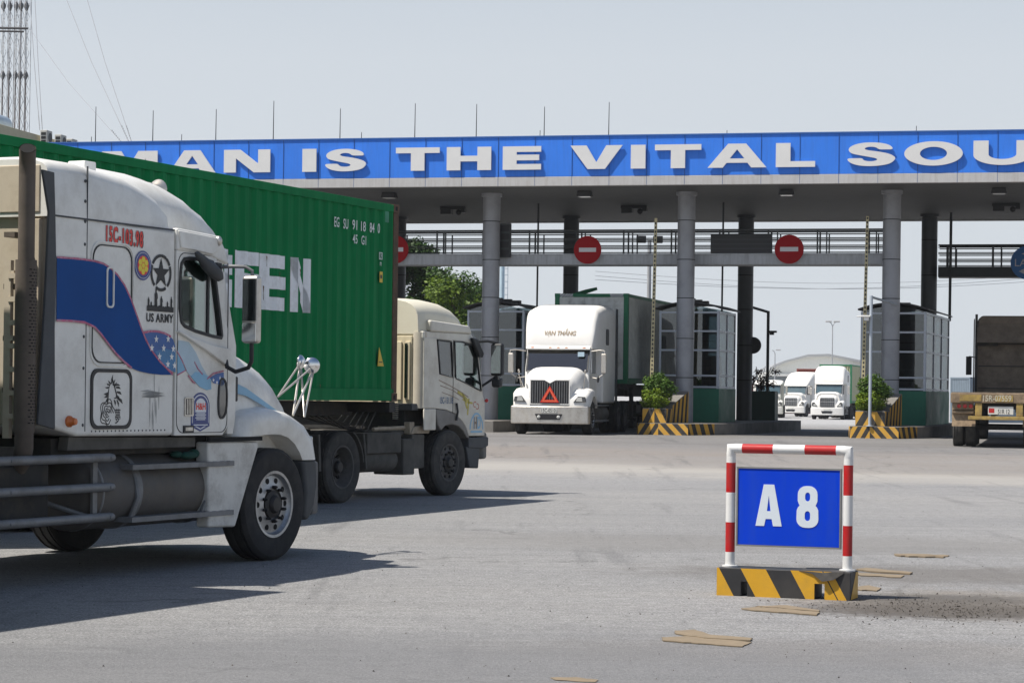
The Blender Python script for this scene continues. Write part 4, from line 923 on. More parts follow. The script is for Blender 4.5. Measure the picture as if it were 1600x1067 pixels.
mb = MB(); bp = [(1.15, -1.2), (1.33, -1.17), (1.42, -.95), (1.48, 0), (1.42, .95), (1.33, 1.17), (1.15, 1.2)]
mb.prism(bp+[(a-.12, b*.92) for a, b in bp[::-1]], .52, .93, axis='z'); mb.build('bumper', mat('bumper_dark', (.09, .09, .085), .5, var=.2, dirt=(.3, .27, .2), dirt_amt=.5), t2, bevel=.04)
mb = MB(); mb.prism([(.92, 2.30), (1.12, 1.50), (1.11, 1.50), (.91, 2.30)], -1.10, 1.10); mb.build('windscreen', wind_glass, t2, smooth=0)
mb = MB(); mb.box(-.75, .95, -1.14, 1.14, 1.28, 1.33); mb.box(.6, .98, -1.1, 1.1, 1.4, 1.62); mb.build('cab_interior', interior, t2)
for s in (-1, 1):
    mb = MB(); mb.box(-.25, .2, s*.6-.24, s*.6+.24, 1.35, 1.55); mb.prism([(-.3, 1.5), (-.15, 1.5), (-.22, 2.15), (-.33, 2.15)], s*.6-.22, s*.6+.22); mb.build('seat', seat_m, t2, bevel=.03)
# back wall with pressed ribs, lower ledge, window
mb = MB(); mb.box(-.86, -.80, -1.04, 1.04, 1.36, 2.36)
for k in range(15):
    y = -1.02+.14*k
    if -.38 < y < .3: continue
    mb.box(-.885, -.86, y, y+.085, 1.42, 2.28)
bw = mb.build('back_wall', beige_back, t2, bevel=.012)
mb = MB(); mb.tube([(-.74, -1.10, 1.30), (-.74, -1.10, 2.42)], .112, 16); mb.tube([(-.74, 1.10, 1.30), (-.74, 1.10, 2.42)], .112, 16); mb.build('rear_corner', mat('corner_beige', (.56, .51, .42), .6, var=.06, dirt=(.3, .24, .17), dirt_amt=.4), t2, smooth=50)
mb = MB(); mb.box(-.90, -.86, -.98, -.94, 1.45, 2.25); mb.prism(rrect(-.42, .25, 1.65, 2.2, .06), -.872, -.864, axis='x'); mb.build('rear_window', dark_glass, t2)
mb = MB(); mb.box(-1.0, -.80, -1.13, 1.13, 1.27, 1.37); mb.build('rear_ledge', greyplastic, t2, bevel=.01)
# visor, wind deflector, mirrors
mb = MB(); mb.prism([(.72, 2.50), (1.10, 2.28), (1.08, 2.25), (.80, 2.36), (.72, 2.42)], -1.16, 1.16); mb.build('sun_visor', dark_glass, t2, bevel=.01)
for s in (-1, 1):
    mb = MB(); mb.prism([(.60, 2.37), (.78, 2.36), (1.0, 2.13), (.95, 2.07), (.86, 2.08)], s*1.28, s*1.22); mb.build('wind_deflector', blackplastic, t2, bevel=.02)
    mb = MB(); mb.tube([(.9, s*1.18, 2.32), (1.02, s*1.32, 2.33), (1.12, s*1.46, 2.30)], .022, 8); mb.tube([(1.10, s*1.15, 1.62), (1.08, s*1.33, 1.72), (1.12, s*1.44, 1.80)], .02, 8); mb.build('mirror_arm', blackplastic, t2)
    mb = MB(); mb.box(1.06, 1.17, min(s*1.34, s*1.55), max(s*1.34, s*1.55), 1.80, 2.30); mm_ = mb.build('door_mirror', blackplastic, t2, bevel=.04)
    mb = MB(); mb.box(1.052, 1.06, min(s*1.365, s*1.525), max(s*1.365, s*1.525), 1.84, 2.26); mb.build('mirror_glass', chrome, mm_)
    mb = MB(); mb.box(1.06, 1.18, min(s*1.36, s*1.52), max(s*1.36, s*1.52), 1.62, 1.77); mb.build('lower_mirror', blackplastic, t2, bevel=.04)
    mb = MB(); mb.ball((1.16, s*1.24, 1.42), .03, .03, .03); mb.build('indicator', red_lens, t2)
# faded decals on the door
a, z = S2(691+.0, 676); text('plate_number', '15C-131.18', mat('faded_blue', (.10, .17, .28), .5, var=.3), t2, Mxz(-.10, -1.2185, 1.42), w=.40, h=.10, offset=.02)
fy = mat('faded_yellow', (.50, .42, .08), .5, var=.4, scale=9); fbn = mat('faded_brown', (.25, .18, .13), .5, var=.3, scale=9)
mb = MB()
for pl, w_, k in (([(-.35, 1.72), (0, 1.64), (.35, 1.55), (.6, 1.47)], .014, 1), ([(-.3, 1.64), (.1, 1.57), (.5, 1.44)], .012, 1), ([(-.25, 1.54), (.1, 1.48), (.3, 1.43)], .010, 1), ([(.25, 1.55), (.45, 1.49), (.62, 1.40)], .04, 0), ([(.40, 1.53), (.5, 1.42), (.56, 1.30)], .045, 0), ([(.62, 1.45), (.60, 1.32), (.58, 1.2)], .04, 0), ([(.42, 1.44), (.58, 1.39), (.74, 1.38)], .03, 0)):
    mb.prism(ribbon(pl, w_), -1.2185, -1.217, m=k)
mb.prism(ribbon(arc(.82, 1.36, .05, .04, 40, 300), .012), -1.2185, -1.217, m=2); mb.prism(ribbon(arc(.90, 1.33, .05, .04, 220, 480), .012), -1.2185, -1.217, m=2)
mb.build('door_sticker', [fy, fbn, mat('faded_red', (.5, .1, .06), .5)], t2, smooth=0)
mb = MB(); mb.prism(ribbon(arc(.88, .98, .21, .24, 180, 0, 12), .03), -1.2185, -1.217); mb.box(.69, 1.07, -1.2185, -1.217, .93, .96); mb.build('logo_arch', lblue_dec, t2, smooth=0)
text('logo_letters', 'HD', lblue_dec, t2, Mxz(.90, -1.2185, 1.08), w=.24, h=.19, offset=.03)
text('logo_letters', 'H', fbn, t2, Mxz(.84, -1.2195, 1.08), w=.09, h=.18, offset=.03)
# chassis
wheel(t2, .03, -1.08, -1, .49, .28, .27, style='steel', tm=dusttyre, steer=radians(-3)); wheel(t2, .03, 1.08, 1, .49, .28, .27, style='steel', tm=dusttyre, steer=radians(-3))
for x in (-3.11, -4.42):
    for s in (-1, 1): dual(t2, x, s, .495, 'dual', tm=dusttyre, yo=1.24)
mb = MB()
for s in (-.42, .42): mb.box(-5.1, 1.1, s-.04, s+.04, .74, .98)
for x in (-5, -3.7, -2.2, -1.0): mb.box(x-.06, x+.06, -.42, .42, .76, .96)
for x in (-3.11, -4.42): mb.tube([(x, -.8, .5), (x, .8, .5)], .09, 12)
mb.tube([(.03, -.95, .48), (.03, .95, .48)], .07, 12); mb.box(-4.4, -3.2, -.42, .42, 1.0, 1.10); mb.box(-.9, 1.0, -.95, .95, .98, 1.28)
mb.build('chassis_frame', chassis_m, t2, bevel=.01)
mb = MB(); mb.box(-2.40, -1.42, -1.20, -.75, .66, .95); mb.build('equipment_box', dustchassis, t2, bevel=.02)
mb = MB(); mb.lathe([(.0001, -2.44), (.13, -2.43), (.165, -2.38), (.165, -1.50), (.13, -1.45), (.0001, -1.44)], (0, -1.02, .56), 'x', 24); mb.build('air_tank', dustchassis, t2, smooth=40)
mb = MB(); mb.box(-1.36, -1.02, -1.2, -.7, .34, .86); mb.box(-1.0, -.62, -1.14, -.6, .42, .92); mb.build('battery_box', dustchassis, t2, bevel=.02)
mb = MB(); mb.box(-1.36, -.6, -1.0, 1.0, .90, .97); mb.box(-1.4, -.55, .3, 1.15, .4, .9); mb.build('chassis_cover', dustchassis, t2, bevel=.02)
for x0, x1 in ((-3.68, -2.55),):
    for s in (-1, 1):
        mb = MB(); mb.prism(arc(-3.11, .50, .60, .56, 5, 60)+arc(-3.11, .50, .575, .535, 60, 5), s*1.22, s*.62); mb.prism([(-2.55, .95), (-2.50, .95), (-2.42, .45), (-2.46, .45)], s*1.22, s*.62); mb.prism([(-3.75, .95), (-3.70, .95), (-3.66, .45), (-3.72, .45)], s*1.22, s*.62); mb.build('mudguard', dustchassis, t2, bevel=.005)
mb = MB()
for k in range(9): z = 1.14+.028*k; mb.lathe([(.035, 0), (.047, .008), (.035, .016)], (-1.17, -.95, z), 'z', 12, closed=False)
mb.build('spring', dullchrome, t2)
mb = MB(); random.seed(3)
for k in range(6): y = -.5+.1*k; mb.tube([(-.95, y, 1.25), (-1.3, y-.05, .95+.03*k), (-1.8, y+.02, 1.0+.02*k), (-2.3, y, 1.18)], .012, 6)
mb.build('air_hose', blackplastic, t2)
mb = MB(); mb.prism([(-1.0, .93), (-.45, .93), (-.40, 1.02), (-.55, 1.06), (-.9, 1.03)], -1.12, -.5); mb.tube([(-1.9, -1.0, 1.0), (-.9, -1.0, 1.02)], .03, 8); mb.box(-1.0, -.86, -1.1, -1.0, .92, 1.10); mb.build('splash_guard', mat('splash_beige', (.40, .34, .26), .7, var=.15, dirt=(.1, .08, .06), dirt_amt=.6, dirt_scale=5), t2, bevel=.01)
# ================================================================== TOLL CANOPY
FA = radians(13.1); LN = radians(17)
g0 = at(1071, 480, 74.0); GO = Vector((g0.x, 74.0, 0)); GR = Vector((cos(FA), -sin(FA), 0)); GF = Vector((sin(LN), cos(LN), 0)); CX = Matrix(((cos(FA), sin(LN), 0, 0), (-sin(FA), cos(LN), 0, 0), (0, 0, 1, 0), (0, 0, 0, 1)))
def G(x, y, z=0.): p = GO+GR*x+GF*y; return Vector((p.x, p.y, z))
def gpx(px, py, y):
    """facade coordinates (x, z) of a point seen at a pixel on the upright plane y metres behind the front columns"""
    a, b = lev(px, py); k = a/F; o = GO+GF*y
    x = (k*o.y-o.x)/(cos(FA)+k*sin(FA)); Z = o.y-sin(FA)*x
    return x, HC+b/F*Z
GZ = .30
soff = gpx(1071, 300, 0)[1]
YF = -2.75; YB = 12.3
fb = gpx(1071, 289, YF)[1]; ft = gpx(1071, 211.5, YF)[1]; fm = gpx(1071, 274.3, YF)[1]
cL, cR = gpx(766.5, 480, 0)[0], gpx(1392, 480, 0)[0]; cols = [cL-13, cL-6.5, cL, 0, cR, cR+6.5]; YR = 9.6
fascia_blue = mat('fascia_blue', (.022, .185, .74), .45, var=.05, scale=.7, dirt=(.02, .09, .36), dirt_amt=.3, streak=True)
panel_grey = mat('fascia_grey', (.46, .455, .45), .5, var=.06, dirt=(.30, .27, .24), dirt_amt=.5, streak=True)
soffit_m = mat('soffit_strips', (.095, .098, .10), .6, var=.1)
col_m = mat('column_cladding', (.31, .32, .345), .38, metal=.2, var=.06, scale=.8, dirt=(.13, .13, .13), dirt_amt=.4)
rcol_shaded_m = mat('rear_column_cladding_shaded', (.055, .058, .062), .5, metal=.2, var=.1)  # same cladding as the front columns, canopy shade put into the colour
letter_m = mat('sign_letter_white', (.66, .66, .65), .5, var=.03)
steel_dark = mat('dark_railing_steel', (.035, .04, .042), .6, var=.2)
beam_m = mat('walkway_beam', (.40, .42, .45), .5, var=.08, dirt=(.12, .12, .12), dirt_amt=.5, streak=True)
can = thing('toll_canopy', 'wide toll gate canopy with blue fascia and raised white capitals on round columns', 'canopy', (GO.x, GO.y, 0), 0)
XA, XB = -27.0, 22.0
mb = MB(CX); mb.box(XA, XB, YF, YF+.18, fm, ft); mb.build('fascia', fascia_blue, can)
mb = MB(CX); mb.box(XA, XB, YF-.012, YF+.18, fb, fm-.004); mb.build('fascia_edge', panel_grey, can, bevel=.01)
mb = MB(CX); mb.box(XA, XB, YF+.19, YB, soff, ft-.25)
n = 0; x = XA
mb.build('roof', soffit_m, can)
mb = MB(CX); y = YF+.3
while y < YB-.1: mb.box(XA+.1, XB-.1, y, y+.13, soff-.012, soff-.002); y += .26
sf = mb.build('soffit', soffit_m, can, smooth=0)
mb = MB(CX); mb.box(XA, XB, YB, YB+.1, soff-.05, ft-.2); mb.build('rear_fascia', panel_grey, can)
mb = MB(CX); seam0 = gpx(609, 250, YF)[0]; d = (gpx(1372, 250, YF)[0]-gpx(609, 250, YF)[0])/13.
k = -20
while k < 22:
    xx = seam0+d*k
    if XA < xx < XB: mb.box(xx-.005, xx+.005, YF-.0155, YF-.0, fb+.003, ft-.003)
    k += 1
mb.box(XA, XB, YF-.006, YF, fm-.012, fm+.006)
mb.build('panel_seam', mat('seam_blue_black', (.02, .08, .24), .8), can, smooth=0)
mb = MB(CX); mb.box(XA, XB, YF-.03, YF+.19, ft+.001, ft+.04); mb.build('coping', mat('coping_blue', (.03, .12, .38), .5), can)
# letters: outlines in a unit box, stems wide and bars thin
def glyph(ch, w, h, sw, bw):
    R = lambda a, b, c, d: ([(a, c), (b, c), (b, d), (a, d)], [])
    if ch == 'I': return [R(0, w, 0, h)]
    if ch == 'T': return [([(0, h-bw), (w/2-sw/2, h-bw), (w/2-sw/2, 0), (w/2+sw/2, 0), (w/2+sw/2, h-bw), (w, h-bw), (w, h), (0, h)], [])]
    if ch == 'H': m = h*.5; b = bw*.5; return [([(0, 0), (sw, 0), (sw, m-b), (w-sw, m-b), (w-sw, 0), (w, 0), (w, h), (w-sw, h), (w-sw, m+b), (sw, m+b), (sw, h), (0, h)], [])]
    if ch == 'L': return [([(0, 0), (w, 0), (w, bw), (sw, bw), (sw, h), (0, h)], [])]
    if ch == 'E': m = h*.52; b = bw*.5; return [([(0, 0), (w, 0), (w, bw), (sw, bw), (sw, m-b), (w*.95, m-b), (w*.95, m+b), (sw, m+b), (sw, h-bw), (w, h-bw), (w, h), (0, h)], [])]
    if ch == 'N': return [([(0, 0), (sw*.92, 0), (sw*.92, h*.62), (w-sw*1.25, 0), (w, 0), (w, h), (w-sw*.92, h), (w-sw*.92, h*.38), (sw*1.25, h), (0, h)], [])]
    if ch == 'M': return [([(0, 0), (sw*.9, 0), (sw*.9, h*.68), (w*.40, 0), (w*.60, 0), (w-sw*.9, h*.68), (w-sw*.9, 0), (w, 0), (w, h), (w-sw*1.5, h), (w*.5, h*.36), (sw*1.5, h), (0, h)], [])]
    if ch == 'V': return [([(0, h), (sw*1.15, h), (w*.5, h*.28), (w-sw*1.15, h), (w, h), (w*.5+sw*.62, 0), (w*.5-sw*.62, 0)], [])]
    if ch == 'A': return [([(0, 0), (sw*1.05, 0), (sw*1.05+w*.065, h*.20), (w-sw*1.05-w*.065, h*.20), (w-sw*1.05, 0), (w, 0), (w*.5+sw*.62, h), (w*.5-sw*.62, h)], [[(w*.375, h*.38), (w*.625, h*.38), (w*.5, h*.76)]])]
    if ch == 'O': o = arc(w/2, h/2, w/2, h/2, 0, 360, 40)[:-1]; i = arc(w/2, h/2, w/2-sw*1.05, h/2-bw*.95, 0, 360, 40)[:-1]; return [(o, [i])]
    if ch == 'U':
        o = [(0, h)]+[(0, h*.42)]+arc(w/2, h*.42, w/2, h*.42, 180, 360, 24)+[(w, h*.42), (w, h), (w-sw, h), (w-sw, h*.44)]+arc(w/2, h*.44, w/2-sw, h*.44-bw, 0, -180, 20)+[(sw, h*.44), (sw, h)]
        return [(o, [])]
    if ch == 'S':
        c = [(.943, .685), (.91, .83), (.77, .94), (.54, .99), (.295, .97), (.11, .87), (.02, .72), (.07, .546), (.23, .47), (.46, .385), (.60, .33), (.63, .26), (.54, .205), (.426, .205), (.336, .254), (.316, .338), (.16, .336), (0, .33), (.03, .2), (.15, .07), (.38, 0), (.66, .015), (.89, .1), (.99, .277), (.98, .39), (.87, .51), (.66, .6), (.42, .66), (.35, .72), (.40, .79), (.5, .81), (.6, .777), (.65, .69), (.80, .687)]
        return [([(a*w, b*h) for a, b in smoothpoly(c, 2)], [])]
LY = YF-.035
Zt = lambda x0, s, v: x0+v/3.2
lt = [('M', 160, 247), ('A', 264.5, 337.5), ('N', 350.5, 423), ('I', 473, 495), ('S', 508, 573.5),
      ('T', 619, 687.5), ('H', 698.5, 768), ('E', 786, 846), ('V', 891.5, 973), ('I', 986, 1009), ('T', 1023.5, 1096),
      ('A', 1106, 1198), ('L', 1212.5, 1274), ('S', 1323.5, 1400), ('O', 1413, 1504.5), ('U', 1521, 1612), ('U', 80, 147)]
def base_y(px):  # baseline and cap line followed along the fascia
    return (267.5 if px < 700 else 267.5)-(px-500)*.0118-(max(0, px-900))*.0012, 0
for ch, p0, p1 in lt:
    x0, zb = gpx(p0, 266.6-(p0-500)*.0135, LY); x1, _ = gpx(p1, 250, LY); zc = gpx((p0+p1)/2, 230.5-((p0+p1)/2-500)*.0190, LY)[1]
    zb = gpx((p0+p1)/2, 266.8-((p0+p1)/2-500)*.0130, LY)[1]
    h = .725; zb = fm+.215
    mb = MB(CX)
    for o_, hl in glyph(ch, x1-x0, h, .44, .175):
        mb.prism([(x0+a, zb+b) for a, b in o_], LY-.0, LY-.045, holes=[[(x0+a, zb+b) for a, b in hh] for hh in hl])
    lo = mb.build('letter', letter_m, can, smooth=0)
for x_ in (gpx(1620, 250, LY)[0],):
    pass
# extra letters outside the picture so that the words read on from other positions
xr = gpx(1612, 250, LY)[0]+.3
for ch, w_ in (('I', .45),): pass
# columns
for i, cx in enumerate(cols):
    for y, m_, r in ((0, col_m, .275), (YR, rcol_shaded_m, .275)):
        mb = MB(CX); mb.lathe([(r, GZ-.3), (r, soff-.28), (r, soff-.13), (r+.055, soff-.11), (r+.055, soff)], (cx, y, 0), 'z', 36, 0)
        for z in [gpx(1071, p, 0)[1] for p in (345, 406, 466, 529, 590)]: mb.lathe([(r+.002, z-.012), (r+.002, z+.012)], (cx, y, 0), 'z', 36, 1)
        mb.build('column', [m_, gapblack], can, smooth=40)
# lightning rods and small lamps along the roof edge
for px, top_, h_ in ((150, 167, 1), (239.5, 173, 1), (338, 171, 1), (428, 158, 1), (532, 170, 1), (649, 162, 1), (745, 163, 1), (851, 167, 1), (952, 160, 1), (284, 210, .6), (565, 207, .6), (844, 204, .6), (1136, 204, .6), (1432, 197, .6), (143, 214, .4), (943, 212, .5), (1387, 207, .5)):
    x, zt2 = gpx(px, top_, YF+.5); mb = MB(CX); mb.tube([(x-.01, YF+.5, ft-.26), (x, YF+.5, zt2)], [.017 if h_ == 1 else .012, .010], 6)
    mb.build('lightning_rod', steel_dark, can, smooth=0)
# ------------------------------------------------------------------ walkway between the columns
zbm0, zbm1 = gpx(1230, 414, .55)[1], gpx(1230, 397.5, .55)[1]; zr1 = gpx(1230, 359, .55)[1]
def walkway(name, label, x0, x1, y, mm, zlo, zhi, ztop):
    t = thing(name, label, 'walkway', G(x0, y, zlo), -FA)
    L_ = x1-x0; mb = MB(); mb.box(0, L_, 0, .9, 0, zhi-zlo-.02); mb.box(0, L_, -.03, 0, .02, zhi-zlo); mb.box(0, L_, -.06, .96, zhi-zlo-.02, zhi-zlo+.03); mb.build('beam', mm, t, bevel=.01)
    H = ztop-zhi
    for yy in (0, .86):
        mb = MB(); k = 0; x = .3
        for f_, r in ((1., .032), (.90, .02), (.66, .02), (.60, .016), (.36, .02), (.30, .016), (.08, .02)): mb.tube([(0, yy, zhi-zlo+H*f_), (L_, yy, zhi-zlo+H*f_)], r, 6)
        while x < L_:
            mb.box(x-.025, x+.025, yy-.02, yy+.02, zhi-zlo, zhi-zlo+H); mb.box(x+.27, x+.31, yy-.02, yy+.02, zhi-zlo, zhi-zlo+H*.9); x += 1.55
        mb.build('railing', steel_dark, t, smooth=0)
    return t
walkway('service_walkway', 'raised service walkway with dark railings carrying the no entry signs', -19.5, 6.35, .55, beam_m, zbm0, zbm1, zr1)
yb2 = YR-.6; z0_, z1_ = gpx(1540, 433, yb2)[1], gpx(1540, 418, yb2)[1]; z2_ = gpx(1540, 383, yb2)[1]
walkway('service_walkway', 'dark railed walkway high behind the tipped trailer, carrying a blue lane sign', gpx(1466, 400, yb2)[0], 22, yb2, steel_dark, z0_, z1_, z2_)  # beam in dark steel: its shade at the rear is put into the colour
# round signs
sign_red = mat('sign_red', (.30, .006, .010), .6, var=.06, spec=.15); sign_white = mat('sign_white', (.58, .58, .60), .5, var=.05); sign_blue = mat('sign_blue', (.02, .15, .42), .5, var=.06)
no_l = ['red no entry sign half hidden behind the green container corner', 'red no entry sign on the walkway above the white truck in the lane', 'red no entry sign on the walkway between the two round columns near the far trucks']
for (px, py, rp), lb in zip(((617, 390, 22.5), (918, 390.5, 22), (1233, 389.5, 22.5)), no_l):
    x, z = gpx(px, py, .38); r = rp/3650*74.5
    t = thing('no_entry_sign', lb, 'sign', G(x, .38, z), -FA, 'no entry signs along the walkway')
    mb = MB(); mb.lathe([(r, 0), (r, .03), (.0001, .03)], (0, 0, 0), 'y', 40); mb.build('sign_plate', sign_red, t)
    mb = MB(); mb.box(-r*.62, r*.62, -.006, 0, -r*.15, r*.15); mb.build('white_bar', sign_white, t)
    mb = MB(); mb.box(-.03, .03, .03, .12, -r*.8, r*.8); mb.build('bracket', steel_dark, t)
x, z = gpx(1606, 410.5, yb2-.1); t = thing('lane_sign', 'round blue sign lettered lane with arrows on the dark railed walkway', 'sign', G(x, yb2-.12, z), -FA)
mb = MB(); mb.lathe([(.58, 0), (.58, .03), (.0001, .03)], (0, 0, 0), 'y', 40); mb.build('sign_plate', sign_blue, t)
text('lettering', 'LANE', sign_white, t, Mxz(0, -.004, .0), w=.86, h=.25, offset=.0)
mb = MB(); mb.prism([(-.22, .30), (.1, .42), (.2, .30), (.05, .22)], -.004, 0); mb.prism([(-.3, -.30), (-.05, -.17), (.1, -.2), (-.05, -.42)], -.004, 0); mb.build('arrow', sign_white, t, smooth=0)
mb = MB(); mb.box(-.03, .03, .03, .12, -.5, .5); mb.build('bracket', steel_dark, t)
# display boards on the walkway
for px0, px1, py0, py1, yy, lb in ((780, 798, 349, 402, .3, 'black box cabinet on the walkway beside the round column'), (1110, 1206, 366, 396, .5, 'long dark display board hung on the walkway railing next to a no entry sign')):
    a = gpx(px0, py1, yy); b = gpx(px1, py0, yy); t = thing('display_board', lb, 'display board', G(a[0], yy, a[1]), -FA)
    w_, h_ = b[0]-a[0], b[1]-a[1]; mb = MB(); mb.box(0, w_, 0, .14, 0, h_); mb.build('casing', steel_dark, t, bevel=.015)
    mb = MB()
    for k in range(4): mb.box(.03, w_-.03, -.006, 0, h_*(.04+.24*k), h_*(.22+.24*k))
    mb.build('screen', black, t, smooth=0)
# soffit lamps and cameras
sl_lab = ['above the green container end', 'behind the fascia above the white lane truck', 'behind the fascia above the rightmost no entry sign', 'at the far end past the third round column']
for (px, py), lb in zip(((606, 304), (912, 303), (1228, 300), (1561, 296)), sl_lab):
    x, z = gpx(px, py, -.9); t = thing('canopy_lamp', 'black flood lamp '+lb, 'lamp', G(x, -.9, soff-.02), -FA, 'flood lamps under the canopy')
    mb = MB(); mb.prism([(-.20, 0), (.20, 0), (.24, -.17), (-.24, -.17)], 0, .36); mb.build('casing', blackplastic, t, bevel=.01)
    mb = MB(); mb.box(-.18, .18, .03, .33, -.185, -.171); mb.build('lens', mat('lamp_glass', (.5, .5, .48), .2), t)
ca_lab = ['left over the container corner', 'beside the second clear column', 'in front of the third round column']
for (px, py), lb in zip(((707, 327), (990, 327), (1572, 316)), ca_lab):
    x, z = gpx(px, py, 5.0); t = thing('ceiling_camera', 'dark camera cluster under the soffit '+['over the container corner', 'beside the column by the parked white truck', 'over the brown trailer'][('left' not in lb)+('third' in lb)], 'camera', G(x, 5.0, soff-.013), -FA, 'camera clusters under the canopy')
    mb = MB(); mb.box(-.45, .45, 0, .06, -.10, 0); mb.box(-.42, -.05, -.05, .3, -.26, -.08); mb.build('casing', blackplastic, t, bevel=.01)
    mb = MB(); mb.ball((.22, 0, -.2), .1); mb.box(.3, .45, -.05, .2, -.2, -.1); mb.build('dome', blackplastic, t)
# hanging conduits
for px, p0, lb in ((840, 322, 'thin black conduit hanging to the roof of the booth behind the white truck'), (1129, 320, 'thin black conduit hanging to the middle toll booth roof'), (1485, 320, 'thin black conduit hanging down past the dark walkway on the far side')):
    yy = 4.0 if px < 1400 else yb2-.05; x, _ = gpx(px, 400, yy); mb = MB(); mb.tube([(0, 0, 0), (.01, 0, soff-4.2)], .032 if px < 1400 else .05, 8); o = mb.build('conduit', steel_dark, None, loc=G(x, yy, 4.2)); tag(o, lb, 'conduit', 'conduits hanging from the canopy')

# ------------------------------------------------------------------ islands with booths
conc = mat('island_concrete', (.20, .19, .175), .9, var=.15, dirt=(.08, .075, .07), dirt_amt=.6, bump=.3)
yel = mat('traffic_yellow', (.62, .34, .04), .6, var=.12, dirt=(.25, .20, .14), dirt_amt=.55, dirt_scale=6)
blk = mat('traffic_black', (.030, .030, .030), .7, var=.2, dirt=(.16, .14, .11), dirt_amt=.4, dirt_scale=6)
green_p = mat('booth_green', (.012, .15, .085), .5, var=.08, dirt=(.02, .08, .05), dirt_amt=.4)
frame_m = mat('booth_frame', (.52, .56, .62), .45, metal=.2, var=.06)
roof_m = mat('booth_roof', (.05, .05, .052), .7, var=.2)
leafA = None
def striped_face(mb, quad_pts, n, slant, m0=0, m1=1):
    """quad (bl, br, tr, tl) split in slanted bands with alternating materials"""
    bl, br, tr, tl = [Vector(p) for p in quad_pts]
    def P(u, v):
        u = min(1, max(0, u)); return (bl*(1-u)+br*u)*(1-v)+(tl*(1-u)+tr*u)*v
    k = -int(abs(slant)*n)-1; ends = n+int(abs(slant)*n)+2
    while k < ends:
        a0, a1 = k/n, (k+1)/n
        # clip band polygon u in [a0+slant*v, a1+slant*v] against 0..1
        poly = [(a0, 0), (a1, 0), (a1+slant, 1), (a0+slant, 1)]
        def half(p, f, g):
            o = []
            for i in range(len(p)):
                A, B = p[i], p[(i+1) % len(p)]; ia, ib = f(A), f(B)
                if ia >= 0: o.append(A)
                if (ia >= 0) != (ib >= 0): t_ = ia/(ia-ib); o.append((A[0]+(B[0]-A[0])*t_, A[1]+(B[1]-A[1])*t_))
            return o
        p = half(poly, lambda q_: q_[0], 0); p = half(p, lambda q_: 1-q_[0], 1) if len(p) > 2 else []
        if len(p) > 2: mb.F([mb.P(P(*uv)) for uv in p], m0 if k % 2 else m1)
        k += 1
